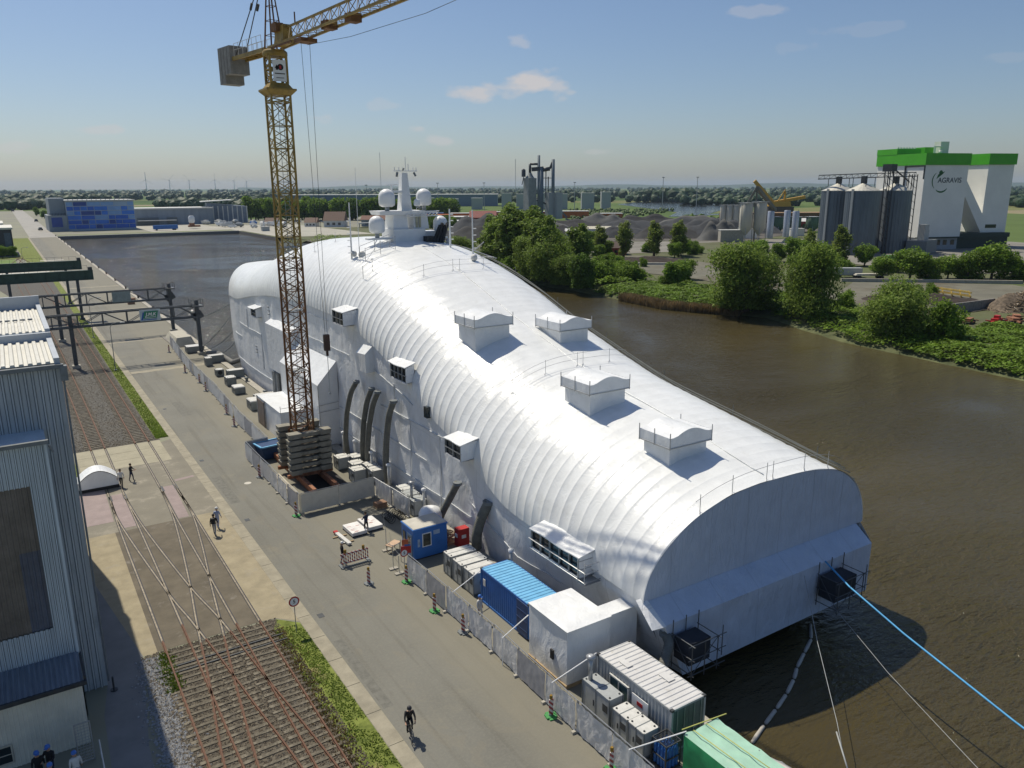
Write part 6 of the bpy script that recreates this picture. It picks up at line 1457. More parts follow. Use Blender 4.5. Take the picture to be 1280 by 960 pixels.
# green tarpaulin shelter
GREENT = M('tarp_green', (.33, .55, .43), .6, var=.12, scale=1.2, dirt=((.38, .55, .45), .9, .55)); GREEND = M('tarp_green_deep', (.03, .32, .12), .6, var=.2)
t = thing('tarpaulin_shelter', 'green tarpaulin shelter with yellow straps at the bottom edge', 'shelter', (26.0, 20.5, 0))
m_ = MB(); n = 10; v, f = [], []
for i in range(n + 1):
    for j in range(n + 1):
        s, q = i / n, j / n; v.append((24.75 + 2.35 * s, 23.0 - 5.5 * q + .1 * noise.noise(Vector((s * 5, q * 5, 0))), 2.45 + .12 * noise.noise(Vector((s * 4, q * 6, 3))) - .1 * math.sin(math.pi * q * 4) ** 2))
for i in range(n):
    for j in range(n): a = i * (n + 1) + j; f.append((a, a + 1, a + n + 2, a + n + 1))
m_.raw(v, f, True); wb(m_, 'roof_sheet', GREENT, t)
m_ = MB(); grid(m_, (24.78, 17.6, .2), (24.78, 23.0, .3), (24.75, 23.0, 2.45), (24.75, 17.6, 2.45), 16, 8, .22, 4); grid(m_, (24.78, 23, .9), (27.1, 23, 1.2), (27.1, 23, 2.45), (24.75, 23, 2.45), 10, 6, .12, 8); wb(m_, 'side_sheet', GREEND, t)
m_ = MB()
for x in (25.3, 26.2): m_.path([(x, 23.02, 2.3), (x, 22.9, 2.56), (x + .1, 20, 2.56), (x + .2, 17.6, 2.56)], .025, 4)
m_.tube((24.9, 23.3, 2.5), (27.6, 22.9, 2.55), .03); wb(m_, 'straps', M('strap_yellow', (.50, .50, .15), .6), t)
m_ = MB()
for x in (24.85, 27.0):
    for y in (22.9, 20.3, 17.8): m_.tube((x, y, 0), (x, y, 2.45), .035)
wb(m_, 'poles', GALV, t)
t = thing('blue_drum', 'blue barrel under the green tarpaulin shelter', 'barrel', (25.5, 20.9, 0)); m_ = MB(); m_.lathe(0, 0, [(.3, 0), (.32, .3), (.3, .5), (.32, .7), (.3, .95)], 14); m_.build('drum_body', BLUE, t); m_ = MB(); m_.lathe(0, 0, [(.28, .95), (.28, .99)], 14); m_.build('lid', BLACK, t)
t = thing('inflatable_boat', 'pale rounded boat cover at the water beside the green shelter', 'boat', (30.2, 20.6, WZ)); m_ = MB(); prof = []
v, f = [], []; nx, ny = 14, 10
for i in range(nx + 1):
    for j in range(ny + 1):
        s = -1 + 2 * i / nx; q = -1 + 2 * j / ny; wdt = 1.1 * max(.0, 1 - abs(s) ** 2.6); v.append((q * wdt, s * 3.0, .25 + .75 * (1 - q * q) ** .6 * (1 - .4 * abs(s))))
for i in range(nx):
    for j in range(ny): a = i * (ny + 1) + j; f.append((a, a + ny + 1, a + ny + 2, a + 1))
m_.raw(v, f, True); m_.build('cover', M('boat_cover', (.52, .50, .47), .6), t); m_ = MB(); m_.prism([(-1.1, -2), (1.1, -2), (1.15, 1.5), (0, 3), (-1.15, 1.5)], -.2, .3); m_.build('hull', GREYL, t)

# ================================================================== PEOPLE
def cm(name, c, rough=.8): return M(name, c, rough, var=.08, scale=6)
HAIR = cm('hair_dark', (.04, .03, .02))
def person(label, loc, rz, shirt, pants, pose='stand', hat=None, lean=0, sleeves=True, stride=.16, armout=0, hair=HAIR):
    t = thing('person', label, 'person', loc, rz); t.scale = (1.05, 1.05, 1.05)
    # skeleton (facing -Y), metres
    J = {}
    hipz = .93
    if pose == 'ride': hipz = .98
    J['pelvis'] = (0, 0, hipz); J['waist'] = (0, -.01 - lean * .1, hipz + .16); J['chest'] = (0, -lean * .32, hipz + .40); J['neck'] = (0, -lean * .45 - .005, hipz + .56); J['head0'] = (0, -lean * .5 - .02, hipz + .64); J['head1'] = (0, -lean * .52 - .03, hipz + .78)
    for s, n_ in ((-1, 'l'), (1, 'r')):
        st = stride * s
        J['hip' + n_] = (s * .095, 0, hipz - .03)
        if pose == 'ride':
            J['knee' + n_] = (s * .12, -.36, hipz - (.12 if s > 0 else .28)); J['ank' + n_] = (s * .12, -.16 if s > 0 else -.10, .32 if s < 0 else .52); J['toe' + n_] = (s * .12, -.34 if s > 0 else -.28, .27 if s < 0 else .47)
        else:
            J['knee' + n_] = (s * .105, -st * .75 - .02, .50); J['ank' + n_] = (s * .11, -st * 1.3 + .03, .09 + (.04 if st < 0 else 0)); J['toe' + n_] = (s * .125, -st * 1.3 - .15, .035)
        sh = (s * .19, -lean * .38, hipz + .50)
        J['sh' + n_] = sh
        if pose == 'ride': J['el' + n_] = (s * .26, -lean * .38 - .2, hipz + .28); J['wr' + n_] = (s * .24, -.62, hipz + .13); J['ha' + n_] = (s * .23, -.70, hipz + .12)
        elif armout: J['el' + n_] = (s * .27, sh[1] - .12, hipz + .24); J['wr' + n_] = (s * .16, sh[1] - .36, hipz + .20); J['ha' + n_] = (s * .13, sh[1] - .44, hipz + .22)
        else: J['el' + n_] = (s * .25, sh[1] + st * .35 + .02, hipz + .23); J['wr' + n_] = (s * .27, sh[1] + st * .75 - .06, hipz - .01); J['ha' + n_] = (s * .265, sh[1] + st * .85 - .09, hipz - .10)
    rad = dict(pelvis=.145, waist=.135, chest=.155, neck=.06, head0=.085, head1=.09, hip=.095, knee=.062, ank=.045, toe=.038, sh=.075, el=.048, wr=.034, ha=.038)
    E = [('pelvis', 'waist'), ('waist', 'chest'), ('chest', 'neck'), ('neck', 'head0'), ('head0', 'head1')]
    for n_ in 'lr': E += [('pelvis', 'hip' + n_), ('hip' + n_, 'knee' + n_), ('knee' + n_, 'ank' + n_), ('ank' + n_, 'toe' + n_), ('chest', 'sh' + n_), ('sh' + n_, 'el' + n_), ('el' + n_, 'wr' + n_), ('wr' + n_, 'ha' + n_)]
    # five short finger chains per hand
    for n_ in 'lr':
        w = Vector(J['wr' + n_]); h = Vector(J['ha' + n_]); d = (h - w).normalized(); sd_ = Vector((0, 1, 0)) if abs(d.y) < .7 else Vector((1, 0, 0))
        for k in range(5):
            off = (k - 2) * .018 if k < 4 else -.045; ln = (.07, .08, .085, .075, .05)[k]
            J['f%s%d' % (n_, k)] = tuple(h + sd_ * off + d * ln * (.4 if k == 4 else 1)); E.append(('ha' + n_, 'f%s%d' % (n_, k)))
    names = list(J); idx = {n_: i for i, n_ in enumerate(names)}
    me = bpy.data.meshes.new('body'); me.from_pydata([J[n_] for n_ in names], [(idx[a], idx[b]) for a, b in E], [])
    o = bpy.data.objects.new('body', me); col.objects.link(o)
    sk = o.modifiers.new('s', 'SKIN'); sk.use_smooth_shade = True
    for i, n_ in enumerate(names):
        k = n_ if n_ in rad else n_[:-1]
        r_ = rad.get(k, .009); sv = me.skin_vertices[0].data[i]; sv.radius = (r_ * (1.12 if k in ('chest', 'pelvis', 'waist') else 1), r_ * (.8 if k in ('chest', 'pelvis', 'waist') else 1)); sv.use_root = (n_ == 'pelvis')
    o.modifiers.new('u', 'SUBSURF').levels = 1; o.modifiers['u'].render_levels = 1
    dg = bpy.context.evaluated_depsgraph_get(); dg.update(); m2 = bpy.data.meshes.new_from_object(o.evaluated_get(dg)); bpy.data.objects.remove(o)
    m2.materials.clear()
    for m in (shirt, pants, SKIN, RUBBER): m2.materials.append(m)
    wl_, wr_ = Vector(J['wrl']), Vector(J['wrr'])
    for p in m2.polygons:
        c = p.center; mi = 0
        dh = min((c - wl_).length, (c - wr_).length, (c - Vector(J['hal'])).length, (c - Vector(J['har'])).length)
        if c.z > hipz + .575: mi = 2
        elif dh < .075: mi = 2
        elif not sleeves and abs(c.x) > .19 and c.z < hipz + .36 and c.z > hipz - .2: mi = 2
        elif pose == 'ride' and c.y < -.3 and c.z > hipz + .08: mi = 0
        elif c.z < .13 and pose != 'ride': mi = 3
        elif c.z < hipz + .04 and not (abs(c.x) > .2): mi = 1
        elif c.z < hipz - .3: mi = 1
        p.material_index = mi; p.use_smooth = True
    bd = bpy.data.objects.new('body', m2); col.objects.link(bd); bd.parent = t
    hx, hy, hz = J['head1']
    m_ = MB(); m_.sphere((hx, hy - .0, hz - .035), .098, 12, 9, 1.22); m_.sphere((hx - .095, hy, hz - .04), .022, 6, 5); m_.sphere((hx + .095, hy, hz - .04), .022, 6, 5); m_.hexa([(hx - .015, hy - .115, hz - .075), (hx + .015, hy - .115, hz - .075), (hx + .01, hy - .09, hz - .075), (hx - .01, hy - .09, hz - .075), (hx - .008, hy - .1, hz - .02), (hx + .008, hy - .1, hz - .02), (hx + .006, hy - .09, hz - .02), (hx - .006, hy - .09, hz - .02)])
    m_.build('head', SKIN, t)
    m_ = MB(); m_.sphere((hx - .035, hy - .092, hz - .03), .012, 6, 4); m_.sphere((hx + .035, hy - .092, hz - .03), .012, 6, 4); m_.box(hx - .025, hx + .025, hy - .1, hy - .09, hz - .095, hz - .088); m_.build('eyes', BLACK, t)
    m_ = MB()
    if hat: m_.lathe(hx, hy + .005, [(.125, hz - .01), (.125, hz + .02), (.118, hz + .06), (.09, hz + .11), (.03, hz + .135)], 14); m_.box(hx - .08, hx + .08, hy - .19, hy - .1, hz - .005, hz + .01); m_.build('helmet', hat, t)
    else: m_.lathe(hx, hy + .012, [(.098, hz - .07), (.108, hz - .01), (.104, hz + .04), (.075, hz + .085), (.02, hz + .1)], 12); m_.build('hair', hair, t)
    return t
W_ = cm('cloth_white', (.62, .62, .60)); K_ = cm('cloth_black', (.015, .015, .018)); N_ = cm('cloth_navy', (.02, .03, .07)); G_ = cm('cloth_grey', (.30, .32, .36)); LB = cm('cloth_light_blue', (.36, .42, .58))
HB = cm('helmet_blue', (.05, .16, .50), .35); HW = cm('helmet_white', (.75, .75, .72), .35); HD = cm('helmet_dark', (.03, .03, .035), .4)
person('person in white helmet and pale blue overalls walking by the tracks', (12.35, 66.2, 0), R(150), LB, LB, hat=HW)
p = person('person in black jacket with backpack walking by the tracks', (11.8, 64.9, 0), R(155), K_, G_, stride=.2)
m_ = MB(); m_.hexa([(-.17, .11, 1.08), (.17, .11, 1.08), (.15, .33, 1.08), (-.15, .33, 1.08), (-.15, .10, 1.52), (.15, .10, 1.52), (.12, .27, 1.50), (-.12, .27, 1.50)]); bk = m_.build('backpack', BLACK); bk.location = p.location; bk.rotation_euler = p.rotation_euler; bk.scale = (1.05, 1.05, 1.05); tag(bk, 'black backpack on the back of the walking person by the tracks', 'backpack')
person('person in white shirt and dark trousers standing beside the dome tent', (6.65, 81.3, 0), R(-25), W_, K_, stride=.1)
person('person in dark jacket standing beside the dome tent, right of the other', (7.7, 82.5, 0), R(60), K_, N_, stride=.12, armout=1)
person('person in dark clothes standing between the two white pallet loads', (22.75, 58.3, 0), R(200), N_, K_, stride=.1, armout=1)
person('person in white helmet and dark jacket beside the striped road barrier', (18.95, 53.9, 0), R(80), K_, N_, hat=HW, stride=.12)
person('person in blue helmet and white overalls behind the fence by the blue container', (23.75, 41.0, 0), R(20), W_, W_, hat=HB, stride=.08)
for (x, y, rz, sh, pn, lb) in ((-2.0, 39.95, 10, K_, K_, 'person in blue helmet and black jacket at the bottom left, leftmost of the group'), (-1.5, 40.15, -30, K_, N_, 'person in blue helmet and black jacket turned sideways at the bottom left'), (-1.5, 38.6, 170, LB, K_, 'person in blue helmet and pale blue shirt nearest the bottom edge'), (-.45, 38.9, 190, W_, G_, 'person in blue helmet and white shirt beside the lattice gate')):
    person(lb, (x, y, 0), R(rz), sh, pn, hat=HB, stride=.08, armout=(y > 40))
# cyclist and bicycle
BK, BZ = (14.75, 33.1, 0), R(-18)
t = thing('bicycle', 'dark bicycle ridden along the road beside the kerb', 'bicycle', BK, BZ)
for y, nm in ((.52, 'wheel'), (-.52, 'wheel')):
    m_ = MB(); n = 24; m_.path([(0, y + .33 * math.cos(2 * math.pi * i / n), .34 + .33 * math.sin(2 * math.pi * i / n)) for i in range(n + 1)], .022, 6); tyre = m_.build('wheel', RUBBER, t)
    m_ = MB(); [m_.tube((0, y, .34), (0, y + .32 * math.cos(2 * math.pi * i / 12), .34 + .32 * math.sin(2 * math.pi * i / 12)), .004, n=3, caps=False) for i in range(12)]; m_.tube((-.05, y, .34), (.05, y, .34), .025); m_.build('spokes', GALV, tyre)
m_ = MB()
for a, b in (((0, .52, .34), (0, .05, .30)), ((0, .52, .34), (0, .2, .82)), ((0, .05, .30), (0, .22, .88)), ((0, .05, .30), (0, -.38, .80)), ((0, .2, .80), (0, -.38, .84)), ((0, -.38, .92), (0, -.52, .34))): m_.tube(a, b, .02)
m_.build('frame', BLACK, t)
m_ = MB(); m_.hexa([(-.07, .12, .9), (.07, .12, .9), (.09, .38, .9), (-.09, .38, .9), (-.05, .1, .95), (.05, .1, .95), (.08, .38, .96), (-.08, .38, .96)]); m_.build('saddle', BLACK, t)
m_ = MB(); m_.tube((0, -.38, .9), (0, -.42, 1.04), .018); m_.path([(-.28, -.36, 1.06), (-.15, -.44, 1.06), (.15, -.44, 1.06), (.28, -.36, 1.06)], .016, 6); m_.tube((-.1, .05, .3), (.1, .05, .3), .04); m_.build('handlebar', STEELD, t)
p = person('person in black clothes riding a bicycle on the road beside the kerb', (BK[0], BK[1], .0), BZ, K_, K_, pose='ride', lean=.7, hat=HD); p.location = Vector(BK) + Vector((-math.sin(BZ) * .25, math.cos(BZ) * .25, 0))

# ================================================================== TREES AND PLANTS
LM = dict(willow=leafmat('leaf_willow', (.105, .17, .024), (.245, .34, .058), .42), broad=leafmat('leaf_broad', (.085, .165, .015), (.24, .36, .04), .45), dark=leafmat('leaf_dark', (.05, .105, .012), (.15, .24, .03), .38),
          poplar=leafmat('leaf_poplar', (.13, .185, .03), (.28, .35, .065), .45), lime=leafmat('leaf_lime', (.085, .17, .015), (.25, .37, .045), .42))
BARK = M('bark', (.10, .08, .06), .9, var=.3, scale=5)
def rdir():
    z = rnd.uniform(-1, 1); a = rnd.uniform(0, 6.283); q = math.sqrt(1 - z * z); return Vector((q * math.cos(a), q * math.sin(a), z))
def crown_mesh(name, lobes, n, size, mat, droop=0, seed=0, flat=.5):
    m_ = MB(); vol = [a[3] * a[4] * a[5] for a in lobes]; tot = sum(v ** .75 for v in vol)
    for (cx, cy, cz, rx, ry, rz_), v_ in zip(lobes, vol):
        k = int(n * v_ ** .75 / tot)
        for _ in range(k):
            d = rdir()
            nn = noise.noise(Vector((d.x * 2.2 + cx + seed, d.y * 2.2 + cy, d.z * 2.2 + cz))) + .6 * noise.noise(Vector((d.x * 5 + seed, d.y * 5, d.z * 5 + cx)))
            rr = (rnd.random() ** .4) * (1 + .42 * nn)
            if nn < -.3 and rnd.random() < .7: continue
            p = Vector((cx + d.x * rx * rr, cy + d.y * ry * rr, cz + d.z * rz_ * rr))
            if droop: p.z -= droop * rnd.random() ** 2 * (d.x * d.x + d.y * d.y)
            if p.z < .2: p.z = .2 + rnd.random() * .5
            nrm = (d * .75 + rdir() * .8 + Vector((0, 0, .25))).normalized(); s = size * rnd.uniform(.55, 1.35)
            a_ = nrm.orthogonal().normalized(); a_ = (Matrix.Rotation(rnd.uniform(0, 6.28), 3, nrm) @ a_); b_ = nrm.cross(a_)
            if droop: b_ = (b_ + Vector((0, 0, -.8))).normalized(); a_ = a_ * .6
            bend = nrm * s * .25
            m_.face([p - a_ * s - b_ * s * flat, p + a_ * s * .3 - b_ * s * flat * 1.4 + bend, p + a_ * s + b_ * s * flat, p - a_ * s * .2 + b_ * s * flat * 1.4 + bend])
    return m_.mesh(name, mat)
def trunk_mesh(h, r, branches, lean=0, name='trunk'):
    m_ = MB(); m_.path([(0, 0, -.5), (lean * .2, 0, h * .3), (lean * .5, 0, h * .6), (lean, 0, h)], [r * 1.3, r, r * .75, r * .3], 7)
    for k in range(branches):
        a = k * 2.4 + rnd.random(); z0 = h * rnd.uniform(.28, .7); L = h * rnd.uniform(.25, .42)
        m_.path([(lean * z0 / h, 0, z0), (math.cos(a) * L * .5, math.sin(a) * L * .5, z0 + L * .45), (math.cos(a) * L * .85, math.sin(a) * L * .85, z0 + L * .95)], [r * .45, r * .3, r * .1], 5)
    return m_.mesh(name, BARK)
def lobes_round(R_, H, n, seed, base=.25):
    rs = random.Random(seed); out = [(0, 0, H * .6, R_ * .75, R_ * .75, H * .32)]
    for i in range(n):
        a = rs.uniform(0, 6.28); z = H * rs.uniform(base + .1, .88); k = math.sin(math.pi * min(1, max(.1, (z / H - base * .6) / (1.05 - base * .6)))) ** .6
        q = R_ * .62 * k * rs.uniform(.5, 1.05); s = R_ * rs.uniform(.3, .48); out.append((q * math.cos(a), q * math.sin(a), z, s, s, s * .85))
    return out
def lobes_col(R_, H, n, seed):
    rs = random.Random(seed); out = []
    for i in range(n):
        z = H * (.16 + .8 * i / n); k = math.sin(math.pi * (.12 + .86 * i / n)) ** .7; a = rs.uniform(0, 6.28); out.append((R_ * .3 * math.cos(a), R_ * .3 * math.sin(a), z, R_ * k * .75, R_ * k * .75, H / n * 1.3))
    return out
TM = {}
def kind(key, lobes, n, size, mat, trunk, **kw): TM[key] = (crown_mesh('crown', lobes, n, size, LM[mat], **kw), trunk_mesh(*trunk))
for s in range(3): kind('willow%d' % s, lobes_round(7.2, 15, 20, s + 3, .02), 15000, .24, 'willow', (9, .5, 6), droop=2.0, seed=s, flat=.9)
for s in range(3): kind('lime%d' % s, lobes_round(4.4, 10.5, 12, s + 20, .12), 6500, .27, 'lime', (6, .25, 5), seed=s)
for s in range(2): kind('poplar%d' % s, lobes_col(2.9, 15, 11, s + 40), 6000, .26, 'poplar', (12, .35, 7), seed=s)
for s in range(2): kind('tall%d' % s, lobes_col(4.6, 20, 12, s + 60) + lobes_round(4.5, 19, 8, s + 61, .1), 13000, .27, 'willow', (15, .4, 9), seed=s, flat=.8)
for s in range(2): kind('bush%d' % s, lobes_round(4.4, 7.5, 14, s + 80, -.15), 7500, .24, 'broad', (3, .2, 4), seed=s)
kind('darkbush', lobes_round(5.0, 9.5, 14, 91, -.1), 8500, .28, 'dark', (4, .3, 4), seed=5)
for s in range(3): kind('far%d' % s, lobes_round(8, 19, 10, s + 100, .02), 2600, .8, 'dark' if s == 1 else 'broad', (9, .5, 3), seed=s)
TI = {}
def tree(key, x, y, s, label, group, z=0, w=1, name='tree', cat='tree', rz=None):
    cm_, tm = TM[key]
    t = thing(name, label, cat, (x, y, z), rnd.uniform(0, 6.28) if rz is None else rz, group); t.scale = (s * w, s * w, s)
    for nm, me in (('crown', cm_), ('trunk', tm)):
        o = bpy.data.objects.new(nm, me); col.objects.link(o); o.parent = t
    return t
# river bank: big willows and bushes (x, y from where they stand in the photo)
tree('willow0', 146.5, 124.5, 1.05, 'large grey-green willow on the far bank, left of the pair with gravel yard behind', 'large willows on the far river bank', name='willow_tree', w=1.45)
tree('willow1', 150, 131, .75, 'smaller willow tucked behind the left large willow', 'large willows on the far river bank', name='willow_tree')
tree('willow2', 148.5, 108.0, 1.10, 'large grey-green willow on the far bank in front of the steel silos', 'large willows on the far river bank', name='willow_tree')
tree('willow1', 143.5, 84.5, .74, 'wide low willow on the far bank near the right edge', 'large willows on the far river bank', name='willow_tree', w=1.5)
tree('bush1', 147, 77, 1.0, 'dark shrub joined to the right end of the low willow', 'large willows on the far river bank', name='shrub', cat='shrub')
tree('willow0', 152, 88, .62, 'thin pale willow behind the low willow near the right edge', 'large willows on the far river bank', name='willow_tree')
tree('willow2', 153, 114, .55, 'brownish-green willow filling the gap between the two large willows', 'large willows on the far river bank', name='willow_tree')
tree('darkbush', 139, 178.5, 1.02, 'dark round bushy tree overhanging the water beyond the ship', 'bushy trees on the far bank beyond the ship', name='bushy_tree')
for i, (k, x, y, s) in enumerate((('willow1', 140.5, 196, .98), ('willow0', 142, 207, .9), ('tall0', 148, 214, 1.1), ('tall1', 153, 226, 1.12), ('tall0', 147, 233, 1.1), ('tall1', 150, 245, .95), ('tall0', 160, 221, .8), ('bush0', 142, 219, .9), ('willow2', 146, 262, .7), ('bush1', 143, 243, .8), ('tall1', 158, 205, .85), ('bush1', 155, 192, .9), ('bush0', 152, 184, .85), ('bush1', 160, 182, .8), ('bush0', 163, 190, .7), ('bush1', 148, 280, .9), ('tall1', 143, 203, 1.0), ('tall0', 145, 224, 1.15), ('tall1', 151, 236, 1.15), ('willow0', 140, 188, .6), ('tall0', 158, 232, 1.05), ('bush0', 145, 186, .9), ('bush1', 158, 214, 1.1), ('tall0', 152, 300, .6), ('bush0', 150, 330, .9), ('tall1', 156, 350, .6))):
    tree(k, x, y, s, 'leafy tree in the bank thicket beyond the ship, %s from the dark round bush' % nth(i + 1), 'trees in the bank thicket beyond the ship', w=1.35)
for i, (x, y, s) in enumerate(((195, 214, .42), (190, 213, .34), (172, 132, .5), (165, 111, .6), (176, 104, .5), (161, 96, .7), (200, 110, .5))): tree('bush%d' % (i % 2), x, y, s, 'small green shrub in the gravel yard, %s from the left' % nth(i + 1), 'shrubs in the gravel yard', name='shrub', cat='shrub')
# rows behind the yard
for i, (x, y, s, k) in enumerate(((196, 252, .95, 'poplar0'), (206, 253, .9, 'poplar1'), (214, 247, 1.0, 'poplar0'), (228, 244, 1.0, 'poplar1'), (236, 238, 1.0, 'poplar0'), (202, 262, .8, 'lime0'), (192, 262, .8, 'lime1'), (186, 268, .85, 'lime2'), (178, 275, .8, 'lime0'), (212, 256, .7, 'lime1'), (200, 246, .6, 'lime2'))):
    tree(k, x, y, s, ('slender poplar' if k[0] == 'p' else 'round tree') + ' behind the gravel yard, %s in its row' % nth(i + 1), 'trees behind the gravel yard', w=1.3)
for i, (x, y, s) in enumerate(((233.5, 137.5, 1.0), (240, 135, 1.05), (246, 131, 1.0), (252, 127.5, 1.08), (258, 123, 1.12), (262, 118, 1.1), (228, 143, .85), (251, 181, 1.0), (246, 186, 1.0), (257, 176, .95), (262, 170, .9), (252, 200, .9), (246, 206, .9), (240, 196, .75), (258, 192, .9), (264, 184, .8))):
    tree(('lime0', 'lime1', 'bush0', 'lime2', 'poplar1')[i % 5 if i > 6 else (i * 2) % 4], x + rnd.uniform(-2, 2), y + rnd.uniform(-2, 2), s * rnd.uniform(.75, 1.15), 'round-topped tree %s, %s from the yard end' % ('in the row before the green-topped tower' if i < 7 else 'in the row before the cement silos', nth(i + 1 if i < 7 else i - 6)), 'round-topped trees across the river', w=1.25)
tree('willow1', 262, 108, 1.3, 'big dark tree at the right edge before the tower', 'round-topped trees across the river'); tree('tall0', 250, 99, .9, 'tall tree cut by the right edge of the photo', 'round-topped trees across the river')
# loose trees and scrub filling the rough land behind the yards
for i in range(34):
    x, y = [(rnd.uniform(168, 262), rnd.uniform(255, 330)), (rnd.uniform(222, 262), rnd.uniform(150, 250)), (rnd.uniform(160, 182), rnd.uniform(140, 226))][i % 3]
    tree(('bush0', 'lime1', 'bush1', 'willow1', 'lime2')[i % 5], x, y, rnd.uniform(.4, .8) * (.6 if i % 5 == 3 else 1), 'scattered green tree on the rough land across the river, number %s of the scatter' % nth(i + 1), 'scattered trees on the rough land', w=1.3)
# ground vegetation on the bank
COVER = leafmat('bank_leaves', (.085, .16, .015), (.20, .31, .035), .35)
def cover_area(n, ya, yb_, xa, xb_, size, mat, name, hmul=1.0, mask=0):
    m_ = MB()
    for i in range(n):
        y = rnd.uniform(ya, yb_); x = shore(y) + rnd.uniform(xa, xb_ if not callable(xb_) else xb_(y))
        nn = noise.noise(Vector((x * .25, y * .25, 2)))
        if nn < mask - .35: continue
        off = x - shore(y); gz = WZ + .2 + min(off, 5) * .35 if off < 5 else .05
        p = Vector((x, y, gz + (.25 + .9 * max(0, nn + .35) + .3 * rnd.random()) * hmul)); s = size * rnd.uniform(.6, 1.3)
        nrm = (Vector((0, 0, 1)) + rdir() * .55).normalized(); a_ = nrm.orthogonal().normalized(); a_ = Matrix.Rotation(rnd.uniform(0, 6.28), 3, nrm) @ a_; b_ = nrm.cross(a_)
        m_.face([p - a_ * s - b_ * s * .3, p - b_ * s * .8, p + a_ * s, p + b_ * s * .8])
    return tag(m_.build(name, mat), kind='stuff')
cover_area(26000, 129, 176, .5, 30, .30, COVER, 'bank_butterbur'); cover_area(30000, 48, 80, .5, 38, .28, COVER, 'bank_ground_leaves')
cover_area(16000, 78, 130, .5, 22, .30, LM['broad'], 'bank_undergrowth', 1.5); cover_area(14000, 176, 300, .5, 26, .38, LM['broad'], 'bank_thicket_floor', 2.2); cover_area(5000, 176, 440, -.5, 10, .45, LM['broad'], 'bank_edge_bushes', 2.5)
m_ = MB()
for i in range(9500):   # reeds
    y = rnd.uniform(126, 162); x = shore(y) + rnd.uniform(-1.4, 2.4); h = rnd.uniform(1.0, 2.3) * (1 if y > 100 else .6); a = rnd.uniform(0, 3.14)
    lx, ly = rnd.uniform(-.3, .3), rnd.uniform(-.3, .3); dx, dy = .05 * math.cos(a), .05 * math.sin(a)
    m_.face([(x - dx, y - dy, WZ - .1), (x + dx, y + dy, WZ - .1), (x + lx + dx, y + ly + dy, WZ + h), (x + lx - dx, y + ly - dy, WZ + h)])
tag(m_.build('reeds', leafmat('reed', (.17, .12, .055), (.34, .25, .13), .25)), kind='stuff')
# yard features
t = thing('soil_heap', 'long dark soil heap at the back of the gravel yard', 'heap', (206, 228, 0))
def heap(cx, cy, L, W, H, ang, mat, t, nm='soil', seed=0, pw=1.0):
    m_ = MB(); n, k = 26, 14; v, f = [], []; ca, sa = math.cos(ang), math.sin(ang)
    for i in range(n + 1):
        for j in range(k + 1):
            s = -1 + 2 * i / n; q = -1 + 2 * j / k; h = max(0, 1 - abs(s) ** 3) * max(0, 1 - abs(q) ** pw); x, y = s * L / 2, q * W / 2
            h = h * H * (1 + .3 * noise.noise(Vector((s * 3 + seed, q * 2, seed)))) + (.25 * noise.noise(Vector((s * 9, q * 7, seed))) if h > .02 else 0)
            v.append((cx + x * ca - y * sa, cy + x * sa + y * ca, h - .05))
    for i in range(n):
        for j in range(k): a = i * (k + 1) + j; f.append((a, a + k + 1, a + k + 2, a + 1))
    m_.raw(v, f, True); return wb(m_, nm, mat, t)
SOIL = M('dark_soil', (.04, .03, .024), .95, var=.35, scale=.6, bump=.6, bscale=2)
heap(206, 228, 46, 12, 2.2, -.6, SOIL, t)
t = thing('long_beam', 'long pale pipe lying in front of the dark soil heap', 'pipe', (198, 222, 0)); m_ = MB(); m_.slab((185, 231, .5), (209, 212.5, .5), .9, .8); wb(m_, 'pipe', CONCL, t)
t = thing('soil_heap', 'dark churned heap in the yard between the silos and the willow', 'heap', (190, 112, 0)); heap(193, 108, 30, 12, 2.0, -.9, SOIL, t, seed=4)
t = thing('rubble_heap', 'pale rubble and timber heap at the right edge across the river', 'heap', (199, 89, 0)); heap(200, 88, 18, 11, 4.0, -.5, stone_mat('rubble', [(.30, .22, .14), (.12, .10, .08), (.40, .34, .26)]) and M('rubble_mix', (.13, .10, .07), .9, var=.6, scale=1.5, bump=1, bscale=2), t, seed=9)
m_ = MB()
for i in range(900):
    x, y = rnd.gauss(200, 4.2), rnd.gauss(88, 3); z = max(0, 3.7 - math.hypot(x - 200, y - 88) * .45) + rnd.random() * .3; a = rnd.uniform(0, 3.14); m_.slab((x, y, z), (x + math.cos(a) * 1.0, y + math.sin(a), z + rnd.uniform(-.2, .5)), .14, .1)
o = tag(wb(m_, 'timbers', stone_mat('timber_mix', [(.12, .08, .05), (.30, .23, .14), (.20, .14, .09), (.38, .33, .26)]), t), kind='stuff')
t = thing('retaining_wall', 'grey concrete block wall along the yard near the right edge', 'wall', (180, 84, 0)); m_ = MB(); A, B = Vector((173, 94.5)), Vector((197, 93.2)); n = 22
for i in range(n): a = A.lerp(B, i / n); b = A.lerp(B, (i + .94) / n); m_.slab((a.x, a.y, 1.1), (b.x, b.y, 1.1), .5, 2.2)
wb(m_, 'blocks', CONCD, t)
t = thing('kerb_wall', 'long low grey wall in front of the row of round trees', 'wall', (225, 128, 0)); m_ = MB(); m_.slab((214, 146, .5), (252, 112, .5), .8, 1.0); wb(m_, 'wall', CONC, t)
t = thing('yellow_frame', 'yellow steel frame lying in the yard by the round trees', 'steel frame', (204, 96, 0)); m_ = MB()
A, B = Vector((208, 113.5, 0)), Vector((205.8, 103, 0))
for z in (.9, 1.8): 
    for off in (0, 1.6): m_.slab(A + Vector((off, off, z)), B + Vector((off, off, z)), .3, .35)
for k in range(5): q = A.lerp(B, k / 4); m_.slab(q + Vector((0, 0, .3)), q + Vector((1.6, 1.6, 2.0)), .25, .3)
